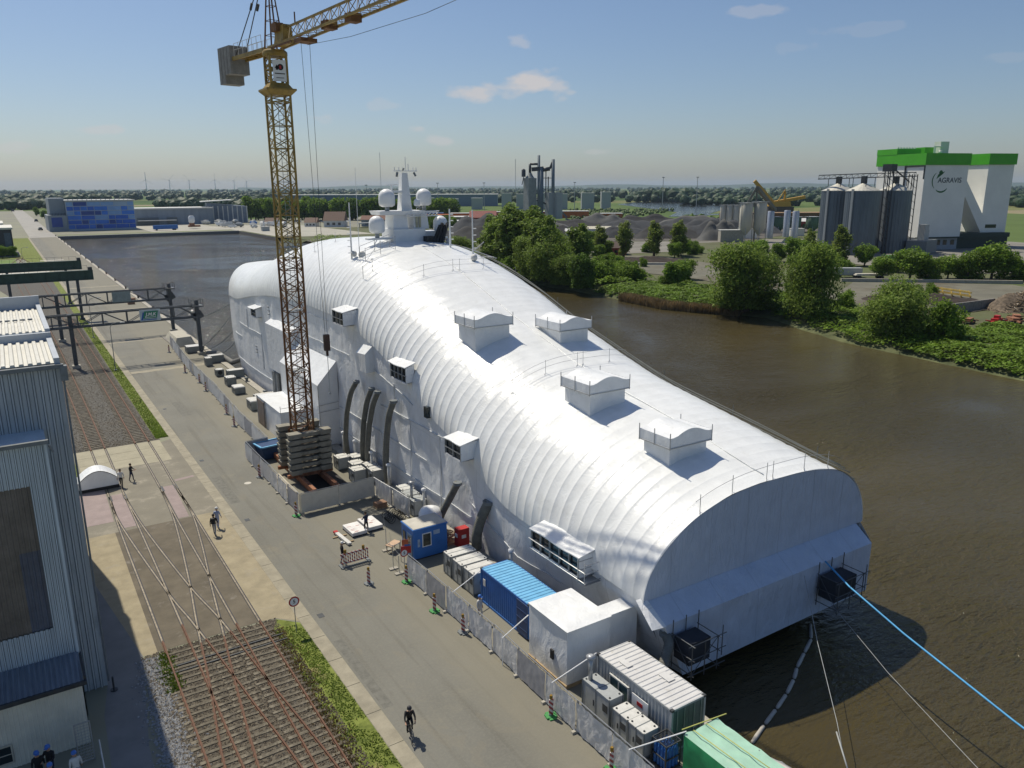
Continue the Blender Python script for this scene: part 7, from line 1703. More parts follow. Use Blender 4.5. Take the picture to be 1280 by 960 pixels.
wb(m_, 'frame', M('yellow_faded', (.42, .30, .07), .7, var=.2), t)
for i, (x, y, c, lb) in enumerate(((173.6, 81, RED, 'red farm machine parked on the bank at the right edge'), (177.5, 79.5, RUST, 'rusty farm cultivator behind the green bank plants'), (182, 81, RUST, 'rusty harrow at the right edge of the photo'), (169, 84.5, RUST, 'small rusty trailer frame on the bank'))):
    t = thing('farm_machine', lb, 'farm machine', (x, y, 0), rnd.uniform(0, 1), 'farm machines on the far bank'); m_ = MB(); m_.box(-1.3, 1.3, -.7, .7, .6, 1.3); m_.box(-.5, .7, -.5, .5, 1.3, 1.9) if i == 0 else None; m_.slab((-3, 0, .7), (3, 0, .9), .3, .25); m_.slab((-1.5, -1.6, .8), (-1.5, 1.6, .8), .2, .2); m_.slab((1.5, -1.6, .8), (1.5, 1.6, .8), .2, .2); m_.build('body', c, t)
    m_ = MB()
    for sx in (-1.2, 1.2):
        for sy in (-.9, .9): m_.tube((sx, sy - .12, .45), (sx, sy + .12, .45), .45, n=12)
    m_.build('wheels', RUBBER, t)
t = thing('flat_trailer', 'grey flat trailers parked in the yard below the silos', 'trailer', (229, 146, 0), -.65); m_ = MB(); m_.box(-5, 5, -1.2, 1.2, .9, 1.2); m_.box(-4.6, 4.6, -1.0, 1.0, 1.2, 1.5); m_.build('bed', CONCL, t); m_ = MB(); [m_.tube((x, -1.1, .45), (x, 1.1, .45), .45, n=10) for x in (-3.5, 2.2, 3.3)]; m_.build('wheels', RUBBER, t)
t = thing('low_shed', 'low grey trailer box in the yard left of the flat trailer', 'trailer', (226, 152, 0), -.65); m_ = MB(); m_.box(-4, 4, -1.3, 1.3, .8, 3.0); m_.build('box_body', GREY, t); m_ = MB(); [m_.tube((x, -1.1, .45), (x, 1.1, .45), .45, n=10) for x in (-2.8, 2.2)]; m_.build('wheels', RUBBER, t)

# ================================================================== ACROSS THE RIVER: TOWER AND SILOS
OX, OY = 344.0, 199.0; E1 = Vector((.332, .943, 0)); E2 = Vector((.943, -.332, 0))
def ab(a, b, z): v_ = Vector((OX, OY, 0)) + E1 * a + E2 * b; return (v_.x, v_.y, z)
def obox(m_, a0, a1, b0, b1, z0, z1, sh=0):
    m_.hexa([ab(a0, b0, z0), ab(a0, b1, z0), ab(a1, b1, z0), ab(a1, b0, z0), ab(a0, b0 + sh, z1), ab(a0, b1 + sh, z1), ab(a1, b1 + sh, z1), ab(a1, b0 + sh, z1)])
AGW = M('mill_cream', (.76, .76, .72), .6, var=.05, scale=.15); AGG = M('mill_green', (.06, .36, .01), .5, var=.08, scale=.3); AGD = M('mill_green_trim', (.03, .10, .04), .6)
t = thing('mill_tower', 'tall white mill tower with bright green crown and leaf emblem across the river', 'building', (OX, OY, 0))
m_ = MB(); obox(m_, 0, 31, 0, 22.5, 5.6, 37); wb(m_, 'tower_wall', AGW, t)
m_ = MB(); obox(m_, 6, 26, 38.9, 53, 5.6, 37.4); wb(m_, 'second_tower', AGW, t)
m_ = MB(); m_.hexa([ab(5.0, 22.6, 30), ab(5.0, 38.8, 6.5), ab(14, 38.8, 6.5), ab(14, 22.6, 30), ab(5.0, 22.6, 36.5), ab(5.0, 38.8, 14.5), ab(14, 38.8, 14.5), ab(14, 22.6, 36.5)]); wb(m_, 'slanting_link', AGW, t)
m_ = MB(); obox(m_, -.5, 31.5, -.6, 23.0, 37.05, 42.0); obox(m_, 18, 31.6, -.7, 12, 42.0, 44.6); obox(m_, 5.4, 26.6, 38.3, 53.6, 37.45, 42.3); obox(m_, 18, 31.4, 14, 22.9, 42.0, 45.4); wb(m_, 'green_crown', AGG, t)
m_ = MB()
for i in range(7): q_ = MB(); obox(q_, 20, 20.6, 1 + i * 1.5, 1.8 + i * 1.5, 44.6, 45.3); wb(q_, 'roof_vent', GREYL, t)
obox(m_, 12, 16, 17, 21.5, 42.0, 47.6); m_.tube(ab(12, 14, 42), ab(12, 14, 45.6), .5); m_.tube(ab(12, 14, 45.4), ab(12, 18, 45.4), .35); wb(m_, 'roof_plant', GREYL, t); m_ = MB(); m_.tube(ab(10, 15.5, 42), ab(10, 15.5, 43.6), .8, n=10); wb(m_, 'roof_fan', GREYL, t)
m_ = MB(); obox(m_, .6, 30, .6, 22, 0, 5.6); wb(m_, 'ground_floor', M('mill_base', (.30, .33, .36), .6), t)
m_ = MB()
for b in (1.5, 8, 11, 14.5, 18.5): obox(m_, .5, .58, b, b + (5 if b < 2 else 2), 2.2, 4.4)
obox(m_, 5.9, 6.0, 41.5, 47.5, 9.0, 10.6); wb(m_, 'window', GLASS, t)
m_ = MB(); obox(m_, -.8, .5, -.5, 24, 5.3, 5.8); obox(m_, 2, 20, 23, 52, 5.0, 7.0); obox(m_, 3, 24, 24, 52, 0, 5); wb(m_, 'loading_canopy', M('canopy_darkgreen', (.03, .05, .04), .7), t)
m_ = MB(); m_.tube(ab(12, -.3, 36.9), ab(12, -.3, 24), .4); m_.tube(ab(.0, -.35, 36.8), ab(0, -.35, 31), .35); m_.tube(ab(12, -.2, 36.5), ab(0, -.3, 36.6), .3); wb(m_, 'ducting', STEELD, t)
ang = math.atan2(E2.y, E2.x)
tx = text(t, 'AGRAVIS', ab(-.06, 13.4, 30.4), 3.1, M('letter_navy', (.02, .035, .05), .5), rot=(R(90), 0, ang), bold=.03)
m_ = MB(); LG = M('emblem_green', (.02, .12, .03), .5)
def arcband(cx, cz, r0_, r1_, a0, a1, n=18, yoff=-.05):
    for i in range(n):
        u0_, u1_ = a0 + (a1 - a0) * i / n, a0 + (a1 - a0) * (i + 1) / n; w0, w1 = math.sin(math.pi * i / n) ** .6, math.sin(math.pi * (i + 1) / n) ** .6
        m_.face([ab(yoff, cx + r0_ * math.cos(u0_), cz + r0_ * math.sin(u0_)), ab(yoff, cx + (r0_ + (r1_ - r0_) * w0) * math.cos(u0_), cz + (r0_ + (r1_ - r0_) * w0) * math.sin(u0_)), ab(yoff, cx + (r0_ + (r1_ - r0_) * w1) * math.cos(u1_), cz + (r0_ + (r1_ - r0_) * w1) * math.sin(u1_)), ab(yoff, cx + r0_ * math.cos(u1_), cz + r0_ * math.sin(u1_))])
arcband(9.2, 30.2, 4.6, 5.1, R(130), R(225)); arcband(9.2, 30.2, 4.4, 5.1, R(235), R(318)); arcband(7.6, 32.6, .2, 2.4, R(10), R(110), 10)
m_.face([ab(-.05, 6.3, 31.0), ab(-.05, 7.0, 33.0), ab(-.05, 10.4, 34.4), ab(-.05, 9.4, 33.2)]); wb(m_, 'leaf_emblem', LG, t)

def silo_steel(x, y, label):
    t = thing('grain_silo', label, 'silo', (x, y, 0), 0, 'corrugated steel grain silos')
    v, f = [], []; n = 96; r_ = 6.6; m_ = MB()
    for z in (0, 26.4):
        for i in range(n): rr = r_ + (.12 if i % 3 == 0 else 0); a = 2 * math.pi * i / n; v.append((rr * math.cos(a), rr * math.sin(a), z))
    m_.raw(v, [(i, (i + 1) % n, n + (i + 1) % n, n + i) for i in range(n)]); 
    for k in range(18):
        z = .8 + k * 1.4
    m_.build('silo_wall', M('silo_steel', (.12, .145, .175), .42, .5, var=.18, scale=.25, stretch=(1, 1, .25)), t)
    m_ = MB(); m_.lathe(0, 0, [(r_ + .25, 26.3), (r_ * .6, 27.7), (1.0, 29.2), (.6, 29.5)], 24, False); m_.build('cone_roof', M('silo_roof', (.52, .51, .45), .5, .3, var=.1), t)
    m_ = MB(); m_.lathe(0, 0, [(r_ + .3, 26.1), (r_ + .3, 26.35)], 24); m_.box(-r_ - .6, -r_ - .1, -.5, .5, 0, 27); m_.build('ladder', GREY, t); return t
silo_steel(303.5, 201, 'middle steel grain silo, the one nearest the river'); silo_steel(309.5, 217, 'left steel grain silo'); silo_steel(324, 199.5, 'right steel grain silo beside the mill tower')
t = thing('conveyor_bridge', 'steel conveyor gallery running over the grain silo roofs', 'conveyor', (312, 205, 29))
m_ = MB()
A, B, C_ = Vector((305, 224, 31.2)), Vector((306, 203, 31.6)), Vector((334, 197, 32.2))
for a, b in ((A, B), (B, C_)):
    for dz in (0, 1.6): m_.slab(a + Vector((0, 0, dz)), b + Vector((0, 0, dz)), 1.2 if dz == 0 else .2, .35)
    for k in range(9): q = a.lerp(b, k / 8); m_.tube(q, q + Vector((0, 0, 1.6)), .1, n=4); m_.tube(q, a.lerp(b, min(1, (k + 1) / 8)) + Vector((0, 0, 1.6)), .08, n=4)
for x, y in ((303.5, 201), (309.5, 217), (324, 199.5)): m_.box(x - .9, x + .9, y - .9, y + .9, 29.2, 32.2); [m_.tube((x + dx, y + dy, 28), (x + dx, y + dy, 31.5), .14, n=4) for dx in (-3, 3) for dy in (-3, 3)]
for x, y in ((316, 198), (333, 197.5)):
    for dx in (-1.2, 1.2):
        for dy in (-1.2, 1.2): m_.slab((x + dx, y + dy, 0), (x + dx, y + dy, 33 if x > 320 else 36), .3, .3)
    for k in range(11): m_.slab((x - 1.2, y - 1.2, k * 3), (x + 1.2, y + 1.2, k * 3 + 3), .15, .15); m_.slab((x - 1.2, y + 1.2, k * 3 + 3), (x + 1.2, y - 1.2, k * 3), .15, .15)
m_.box(314, 318, 196, 200, 34, 37); m_.tube((317, 198, 36), (336, 201, 30), .35); m_.tube((317, 198, 36), (338, 203, 14), .3)
wb(m_, 'gallery', STEELD, t)
# cement works
def plain_silo(x, y, r_, z0, z1, label, grp, matn, legs=True):
    t = thing('cement_silo', label, 'silo', (x, y, 0), 0, grp); m_ = MB(); m_.lathe(0, 0, [(.5, z0 - r_ * 1.1), (r_, z0), (r_, z1), (r_ * .9, z1 + .3)], 16); m_.build('silo_body', matn, t)
    m_ = MB(); [m_.slab((sx * r_ * .75, sy * r_ * .75, 0), (sx * r_ * .75, sy * r_ * .75, z0 + .5), .25, .25) for sx in (-1, 1) for sy in (-1, 1)]; m_.tube((-r_ - .2, 0, z0), (-r_ - .2, 0, z1 + .8), .15); m_.box(-r_, r_, -r_, r_, z1 + .3, z1 + .5); m_.build('legs', GREY, t); return t
CEM = M('cement_cream', (.50, .48, .41), .7, var=.12, scale=.4, stretch=(1, 1, .2))
for i, (x, y, r_, z1) in enumerate(((366, 333, 1.9, 17), (367.5, 329.5, 1.9, 17), (370, 326.5, 1.9, 17), (373, 324, 1.9, 17.5), (327, 282, 3.3, 19.5), (333.5, 278.5, 3.3, 20))): plain_silo(x, y, r_, 6 if i < 4 else 7, z1, ('slim' if i < 4 else 'fat') + ' cream cement silo, %s from the left' % nth(i + 1 if i < 4 else i - 3), 'cream cement silos', CEM)
PIP = M('pipe_silver', (.42, .45, .50), .4, .5)
for i, (x, y) in enumerate(((360, 293), (379, 297), (371, 285))):
    t = thing('tall_tank', 'slim silver tank standing before the rusty hall, %s from the left' % nth(i + 1), 'tank', (x, y, 0), 0, 'slim silver tanks'); m_ = MB(); m_.lathe(0, 0, [(1.8, 0), (1.8, 14.6), (1.6, 14.9)], 16); m_.build('tank_body', PIP, t); m_ = MB(); m_.tube((1.9, 0, 0), (1.9, 0, 15.6), .12); m_.build('ladder', STEELD, t)
t = thing('conveyor_belt', 'grey covered conveyor slanting up to the cement silos', 'conveyor', (335, 285, 0)); m_ = MB(); m_.slab((333, 281, 27.5), (372, 300, 15), 1.6, 1.8); m_.slab((333, 281, 0), (333, 281, 27), .6, .6); m_.slab((330, 284, 20), (333, 281, 28), 1.2, 1.2); wb(m_, 'belt_housing', M('conveyor_brown', (.13, .13, .11), .7), t)
t = thing('harbour_crane', 'yellow harbour crane with two raised arms behind the cement works', 'crane', (412, 333, 0)); YC = M('harbour_yellow', (.50, .30, .04), .5, var=.12); m_ = MB()
m_.slab((412, 333, 17), (401, 341, 31.5), 2.0, 2.0); m_.slab((410, 334, 18), (428, 323.5, 21.5), 3.2, 1.8); m_.hexa([(406, 331, 15.8), (418, 325, 15.8), (422, 331, 15.8), (410, 338, 15.8), (407, 332, 18.8), (418, 326, 18.8), (421, 331, 18.8), (410, 337, 18.8)]); m_.slab((416, 329, 18), (416, 329, 25), 1.0, 1.0); m_.slab((412, 331, 19), (416, 329, 26), .5, .5); wb(m_, 'arm', YC, t); m_ = MB(); [m_.slab((x, y, 0), (x, y, 16), 1.2, 1.2) for x, y in ((406, 333), (418, 326), (422, 331), (410, 338))]; m_.hexa([(404, 331, 12.5), (418, 323, 12.5), (423, 331, 12.5), (409, 339, 12.5), (404, 331, 15.7), (418, 323, 15.7), (423, 331, 15.7), (409, 339, 15.7)]); wb(m_, 'portal', M('crane_dark', (.09, .08, .07), .7), t)
RH = M('rust_hall', (.19, .10, .045), .8, var=.35, scale=.15)
t = thing('rusty_hall', 'long low rusty brown hall behind the silver tanks', 'building', (470, 380, 0)); m_ = MB(); m_.slab((448, 408, 5.4), (560, 340, 5.4), 18, 7); wb(m_, 'wall', RH, t); m_ = MB(); m_.slab((448, 408, 9.2), (560, 340, 9.2), 19, .5); wb(m_, 'roof', M('rust_roof', (.28, .18, .10), .8), t)
for i, (x, y) in enumerate(((424, 326), (433, 320), (442, 314), (414, 331))): plain_silo(x, y, 3.8, 3, 9, 'squat green tank beside the steel silos, %s from the left' % nth((2, 3, 4, 1)[i]), 'squat green tanks', M('tank_green', (.09, .16, .10), .6))
for i, (x, y, w_, l_, h_, c, lb) in enumerate(((350, 300, 9, 5, 5, WHITE, 'white site cabins at the foot of the cement silos'), (345, 305, 6, 5, 3.5, GREYL, 'pale tank shed at the foot of the cement silos'), (392, 300, 8, 4, 4, GREYL, 'pale shed behind the silver tanks'), (322, 287, 12, 5, 6, CONC, 'grey plinth block under the fat cement silos'), (366, 325, 12, 6, 6, CONC, 'grey plinth block under the slim cement silos'))):
    t = thing('site_shed', lb, 'shed', (x, y, 0), -.55); m_ = MB(); m_.box(-w_ / 2, w_ / 2, -l_ / 2, l_ / 2, 0, h_); m_.build('wall', c, t); m_ = MB(); m_.box(-w_ / 2 - .2, w_ / 2 + .2, -l_ / 2 - .2, l_ / 2 + .2, h_, h_ + .25); m_.build('roof', GREYL, t)
t = thing('truck', 'white and green truck parked below the right steel silo', 'truck', (275, 165, 0), -.6); m_ = MB(); m_.box(-4.5, 2.5, -1.25, 1.25, 1.0, 3.7); m_.build('box_body', M('truck_green', (.10, .30, .10), .5), t); m_ = MB(); m_.hexa([(-6.5, -1.2, .7), (-4.7, -1.2, .7), (-4.7, 1.2, .7), (-6.5, 1.2, .7), (-6.1, -1.15, 3.2), (-4.7, -1.15, 3.2), (-4.7, 1.15, 3.2), (-6.1, 1.15, 3.2)]); m_.build('cab', WHITE, t); m_ = MB(); [m_.tube((x, -1.25, .5), (x, 1.25, .5), .5, n=10) for x in (-5.5, -1, 1)]; m_.build('wheels', RUBBER, t)
t = thing('storage_shed', 'dark lean-to shed at the foot of the mill tower beside the silos', 'shed', (336, 190, 0)); m_ = MB(); m_.slab((325, 188, 2.8), (342, 193, 2.8), 8, 5.5); wb(m_, 'wall', GREYD, t); m_ = MB(); m_.box(334, 337, 190, 193, 5.6, 12); m_.box(339, 341, 192, 194, 5.6, 9.5); wb(m_, 'hopper', GREY, t)

# asphalt works and container yard
AP = M('plant_grey', (.27, .29, .28), .6, .2, var=.18, scale=.3)
t = thing('asphalt_works', 'grey asphalt mixing tower with two chimneys and bent ducts', 'industrial plant', (352, 518, 0)); m_ = MB()
def P3(px_off, z, dy=0): return (352 + px_off * .84 * .62, 518 - px_off * .54 * .62 + dy, z)
m_.slab(P3(-1, 4), P3(-1, 35), 7.4, 7.4); m_.lathe(*P3(-1, 0)[:2], [(3.7, 35), (2.2, 37), (1.2, 39)], 12); wb(m_, 'mixing_tower', AP, t)
m_ = MB(); m_.tube(P3(10, 0), P3(10, 52), 1.1, n=12); m_.tube(P3(13, 0), P3(13, 43), 1.9, n=12); m_.tube(P3(28, 12), P3(28, 49), 1.3, n=12); wb(m_, 'chimney', M('chimney_blue', (.13, .17, .20), .6, var=.1), t)
m_ = MB(); m_.tube(P3(-1, 38), P3(-1, 45.5), 1.0, n=8); m_.tube(P3(-1, 45.5), P3(11, 45.5), .9, n=8); m_.slab(P3(1, 41.5), P3(16, 42.2), 3, 3); m_.tube(P3(14, 41), P3(24, 42), 1.6, n=8); m_.tube(P3(24, 42), P3(28, 48.5), .9, n=8); m_.slab(P3(13, 35), P3(28, 35), .5, .5); m_.tube(P3(19, 20), P3(19, 40), .4); m_.tube(P3(22, 20), P3(22, 36), .4); m_.lathe(*P3(-9, 0)[:2], [(1.6, 36), (1.6, 41), (.5, 42)], 10); m_.slab(P3(-11, 30), P3(-8, 38), .6, .6); m_.slab(P3(0, 20), P3(26, 14), 1.2, 1.2); wb(m_, 'ducts', STEELD, t)
for i, k in enumerate((24, 34)):
    m_ = MB(); m_.slab(P3(k, 4), P3(k, 24), 5.5, 5.5); wb(m_, 'hopper_bin', GREY, t)
m_ = MB(); m_.slab(P3(44, 4), P3(54, 2), 1.5, 1.2); m_.slab(P3(18, 24), P3(46, 5), 1.5, 1.2); wb(m_, 'feed_belt', GREYD, t)
CC = [M('stack_orange', (.50, .13, .03), .6, var=.15), M('stack_red', (.30, .05, .04), .6), M('stack_blue', (.06, .12, .28), .6), M('stack_white', (.62, .62, .60), .5), M('stack_grey', (.28, .31, .33), .6), M('stack_tan', (.36, .30, .2), .7)]
FD = Vector((.84, -.54, 0)); FR = Vector((.54, .84, 0))
def fbox(m_, x, y, L_, W_, z0, z1): a = Vector((x, y, 0)); m_.slab(a - FD * L_ / 2 + Vector((0, 0, (z0 + z1) / 2)), a + FD * L_ / 2 + Vector((0, 0, (z0 + z1) / 2)), W_, z1 - z0)
k = 0
for (x, y, L_, W_, h_, c, lb) in ((318, 560, 60, 22, 5.2, 3, 'long low white-roofed shed'), (292, 512, 46, 18, 4.2, 3, 'white-roofed shed nearest the asphalt works'), (375, 560, 40, 14, 5.0, 3, 'white-roofed shed behind the asphalt tower'), (340, 600, 26, 12, 6.5, 0, 'orange stack of boxes'), (300, 585, 26, 10, 6.5, 0, 'orange shed wall left'), (400, 585, 30, 12, 7, 1, 'red and orange stack'), (455, 600, 30, 14, 6, 0, 'orange storage rack right of the works'), (480, 575, 22, 12, 4, 0, 'small orange storage rack'), (352, 572, 18, 10, 8, 1, 'red block'), (312, 610, 20, 10, 7, 2, 'blue block'), (430, 640, 20, 10, 6, 2, 'dark blue shed'), (270, 560, 18, 10, 4, 5, 'tan shed')):
    k += 1; t = thing('yard_shed', lb + ' in the container yard', 'shed', (x, y, 0), 0, None); m_ = MB(); fbox(m_, x, y, L_, W_, 0, h_); wb(m_, 'wall', CC[c] if c != 3 else CC[(0, 5, 4)[k % 3]], t); m_ = MB(); fbox(m_, x, y, L_ + 1, W_ + 1, h_, h_ + .4); wb(m_, 'roof', CC[3] if k % 5 else CC[c], t)
for i, (x, y, h_, w_) in enumerate(((560, 880, 20, 9), (575, 868, 19, 9), (600, 845, 20, 10), (615, 832, 19, 8), (640, 812, 20, 12), (530, 905, 14, 10), (505, 925, 13, 10), (480, 945, 14, 10), (455, 900, 15, 12), (660, 800, 21, 8), (590, 852, 12, 14))):
    t = thing('storage_block', 'tall grey storage block on the skyline, %s from the left' % nth(sorted([480, 505, 530, 455, 560, 575, 590, 600, 615, 640, 660]).index(x) + 1), 'storage block', (x, y, 0), 0, 'tall grey storage blocks'); m_ = MB(); fbox(m_, x, y, w_ + 4, 14, 0, h_); wb(m_, 'block', GREY, t); m_ = MB(); fbox(m_, x, y, w_ + 4.5, 15, h_, h_ + .8); wb(m_, 'top', GREYL, t)
t = thing('logistics_hall', 'very long low blue-grey hall with pale roof on the horizon', 'building', (560, 1120, 0)); m_ = MB(); fbox(m_, 520, 1150, 330, 60, 0, 17); wb(m_, 'wall', M('hall_bluegrey', (.14, .19, .26), .6, var=.1, scale=.02), t); m_ = MB(); fbox(m_, 520, 1150, 332, 62, 17, 18); wb(m_, 'roof', GREYL, t)
for i, (x, y, h_) in enumerate(((470, 900, 33), (520, 870, 33), (560, 835, 34), (610, 800, 33), (655, 690, 38), (690, 670, 38), (395, 950, 31))):
    t = thing('light_mast', 'thin floodlight mast above the container yard, %s from the left' % nth((2, 3, 4, 5, 6, 7, 1)[i]), 'light mast', (x, y, 0), 0, 'floodlight masts'); m_ = MB(); m_.tube((0, 0, 0), (0, 0, h_), .5, .3, n=5); m_.build('mast', GREY, t); m_ = MB(); m_.box(-1.6, 1.6, -.4, .4, h_, h_ + .8); m_.build('lamp_head', GREYD, t)
# stockpiles and small halls
ST = [M('coal_dark', (.035, .035, .037), .95, var=.35, scale=.15, bump=.4, bscale=.6), M('chippings', (.052, .056, .062), .95, var=.3, scale=.15, bump=.4, bscale=.6), M('sand_grey', (.10, .102, .10), .95, var=.2, scale=.15), M('asphalt_brown', (.040, .040, .040), .95, var=.3, scale=.2)]
for i, (x, y, L_, W_, h_, c) in enumerate(((235, 395, 46, 30, 12.5, 1), (222, 375, 38, 28, 8, 3), (262, 398, 40, 26, 11, 3), (205, 395, 30, 20, 6, 1), (335, 445, 60, 26, 6, 0), (372, 455, 40, 22, 9, 2), (400, 435, 60, 24, 8, 0), (352, 400, 50, 24, 7, 1), (385, 380, 50, 26, 8, 1), (372, 345, 50, 22, 9, 1), (345, 318, 44, 20, 9.5, 1), (318, 330, 40, 18, 7, 3), (300, 350, 40, 16, 6, 1), (410, 400, 60, 24, 8, 2), (440, 375, 50, 24, 9, 0), (330, 302, 24, 14, 10, 2), (285, 395, 30, 18, 6, 0), (430, 420, 60, 20, 6, 1), (300, 420, 34, 20, 6, 2), (395, 330, 30, 16, 6, 1))):
    t = thing('stockpile', ('dark', 'grey', 'sandy', 'brown')[c] + ' gravel stockpile in the materials yard, pile %s counted from the left' % nth(i + 1), 'stockpile', (x, y, 0), 0, 'gravel stockpiles in the materials yard'); heap(x, y, L_, W_, h_, -.57, ST[c], t, 'pile', i, 1.0)
def gable(m_, x, y, L_, W_, z0, z1, zr):
    a = Vector((x, y, 0)); d = FD * L_ / 2; s = FR * W_ / 2
    q = [a - d - s, a + d - s, a + d + s, a - d + s]; r0_ = a - d + Vector((0, 0, zr)); r1_ = a + d + Vector((0, 0, zr)); z = Vector((0, 0, z1)); b = Vector((0, 0, z0))
    m_.face([q[0] + z, q[1] + z, r1_, r0_]); m_.face([q[2] + z, q[3] + z, r0_, r1_]); m_.face([q[1] + z, q[2] + z, r1_]); m_.face([q[3] + z, q[0] + z, r0_]); m_.face([q[0] + z, q[3] + z, q[2] + z, q[1] + z])
for i, (x, y, L_, W_, z1, zr, wc, rc, lb) in enumerate(((302, 368, 18, 9, 4.2, 5.6, CC[3], M('roof_cream', (.5, .48, .38), .7), 'small white hall with cream roof below the stockpiles'), (286, 375, 10, 7, 3, 4.5, CC[3], CC[3], 'tiny white hut left of the small white hall'), (256, 430, 16, 12, 10, 14, CC[1], M('roof_red', (.22, .06, .05), .7), 'red gabled shed beside the asphalt works'), (455, 352, 24, 12, 5, 7, CC[1], CC[3], 'pale-roofed brick shed near the bend of the river'), (425, 382, 20, 10, 4, 4.6, CC[3], CC[3], 'flat pale shed beside the river bend'), (222, 262, 9, 8, 3, 5.5, CC[1], M('roof_brown', (.10, .07, .06), .8), 'small brown hut among the trees behind the gravel yard'),
                                                       (214, 577, 15, 14, 4.5, 11, CC[3], M('tile_brown', (.15, .095, .07), .8), 'white farmhouse with big brown tiled roof beyond the basin'), (200, 590, 9, 10, 3, 6.5, CC[3], M('tile_brown', (.15, .095, .07), .8), 'small house with brown roof left of the farmhouse'), (240, 562, 20, 10, 5, 8, CC[4], M('tile_red', (.18, .09, .065), .8), 'reddish-roofed annex right of the farmhouse'), (180, 620, 12, 8, 3, 6, CC[3], M('tile_brown', (.15, .095, .07), .8), 'small brown-roofed barn left of the small house'))):
    t = thing('gabled_building', lb, 'building', (x, y, 0)); m_ = MB(); fbox(m_, x, y, L_, W_, 0, z1); wb(m_, 'wall', wc, t); m_ = MB(); gable(m_, x, y, L_ + 1, W_ + 1, z1, z1 + .03, zr); wb(m_, 'roof', rc, t)
    m_ = MB(); n_ = Vector((x, y, 0)) - FR * (W_ / 2 + .05)
    for kk in range(3): q = n_ + FD * ((kk - 1) * L_ * .28); m_.slab(q - FD * L_ * .07 + Vector((0, 0, z1 * .5)), q + FD * L_ * .07 + Vector((0, 0, z1 * .5)), .1, z1 * .4)
    wb(m_, 'windows', GLASS, t)
t = thing('long_greenhouse', 'long low grey roof beside the farmhouse', 'shed', (232, 545, 0)); m_ = MB(); m_.slab((222, 550, 3), (262, 528, 5), 8, .6); [m_.slab((222 + k * 10, 550 - k * 5.5, 0), (222 + k * 10, 550 - k * 5.5, 3 + k * .5), .5, .5) for k in range(5)]; wb(m_, 'roof', GREY, t)

# ================================================================== HEAD OF THE BASIN
t = thing('blue_office', 'big box-shaped office building with a patchwork blue glass front', 'building', (62, 640, 0)); FB = [M('panel_blue_%d' % i, c, .35, var=.1, scale=.3) for i, c in enumerate(((.03, .13, .55), (.05, .20, .68), (.22, .38, .66), (.03, .07, .30), (.34, .46, .62)))]
m_ = MB(); m_.box(40, 83, 628, 665, 0, 20.4); wb(m_, 'wall', M('office_grey', (.42, .48, .54), .6, var=.08), t)
rs = random.Random(3); cols = [40.3 + i * 4.26 for i in range(11)]
for j in range(6):
    i = 0
    while i < 10:
        w_ = rs.choice((1, 1, 2)); w_ = min(w_, 10 - i); m_ = MB(); z0 = 1.2 + j * 3.1; c = rs.choice((0, 0, 0, 1, 1, 3, 2))
        if j == 5: c = rs.choice((0, 4, 2, 3))
        m_.box(cols[i] + .25, cols[i] + 4.26 * w_ - .15, 627.8, 628.0, z0 + .2, z0 + 2.85); wb(m_, 'window_panel', FB[c], t); i += w_
m_ = MB(); m_.box(39.5, 84, 626.6, 666, 20.4, 20.9); wb(m_, 'roof_slab', GREYL, t)
m_ = MB()
for k in range(14): m_.box(42 + k * 2.9, 42.5 + k * 2.9, 630, 631, 20.9, 21.5)
wb(m_, 'roof_units', GREY, t)
t = thing('office_annex', 'grey annex with a dark glazed square, left end of the blue office', 'building', (33, 640, 0)); m_ = MB(); m_.box(28.6, 39.8, 626, 668, 0, 10.8); m_.box(30.5, 39.8, 632, 668, 10.8, 22.2); wb(m_, 'wall', M('annex_grey', (.25, .29, .32), .6, var=.08), t); m_ = MB(); m_.box(30.5, 37, 625.9, 626, 3, 9.5); wb(m_, 'glazing', FB[3], t); m_ = MB(); [m_.box(28.8 + k * .9, 29.1 + k * .9, 626, 626.3, 10.8, 12.4) for k in range(12)]; wb(m_, 'terrace_rail', STEELD, t)
t = thing('boat_hall', 'long grey hall with pale flat roof right of the blue office', 'building', (108, 700, 0)); m_ = MB(); m_.box(88, 150, 688, 720, 0, 12.4); wb(m_, 'wall', M('hall_grey2', (.24, .28, .33), .6, var=.12, scale=.1, stretch=(3, 1, .3)), t); m_ = MB(); m_.box(87.5, 150.5, 687, 720.5, 12.4, 13.3); m_.box(92, 120, 680, 686, 3.6, 4.1); wb(m_, 'roof', GREYL, t); m_ = MB(); m_.box(92, 108, 687.7, 688, 0, 6); m_.box(114, 122, 687.7, 688, 0, 6); wb(m_, 'doors', GREYD, t)
t = thing('grandstand_shed', 'grey shed with a single sloping roof beyond the basin', 'building', (158, 715, 0)); m_ = MB(); m_.hexa([(148, 700, 0), (178, 690, 0), (182, 715, 0), (152, 725, 0), (148, 700, 16.5), (178, 690, 13.5), (182, 715, 13.5), (152, 725, 16.5)]); wb(m_, 'wall', M('hall_grey3', (.20, .24, .30), .6, var=.15, scale=.3), t); m_ = MB(); m_.hexa([(143, 698, 17.2), (166, 688, 18.6), (171, 716, 18.6), (148, 727, 17.2), (143, 698, 17.7), (166, 688, 19.1), (171, 716, 19.1), (148, 727, 17.7)]); wb(m_, 'roof', GREYL, t)
m_ = MB()
for k in range(9): q = Vector((149, 699.5, 0)).lerp(Vector((178, 689.8, 0)), k / 8); m_.slab(q, q + Vector((0, 0, 14)), .8, .8)
wb(m_, 'buttress', GREYL, t)
m_ = MB(); m_.box(29, 137.5, 558.2, 560.5, -.2, .35); struct(m_, 'basin_head_kerb', CONCL)
m_ = MB(); m_.box(30, 137, 560.5, 580, .0, .03); struct(m_, 'basin_head_grass', M('verge_far', (.14, .16, .07), .9, coord='World', scale=.3))
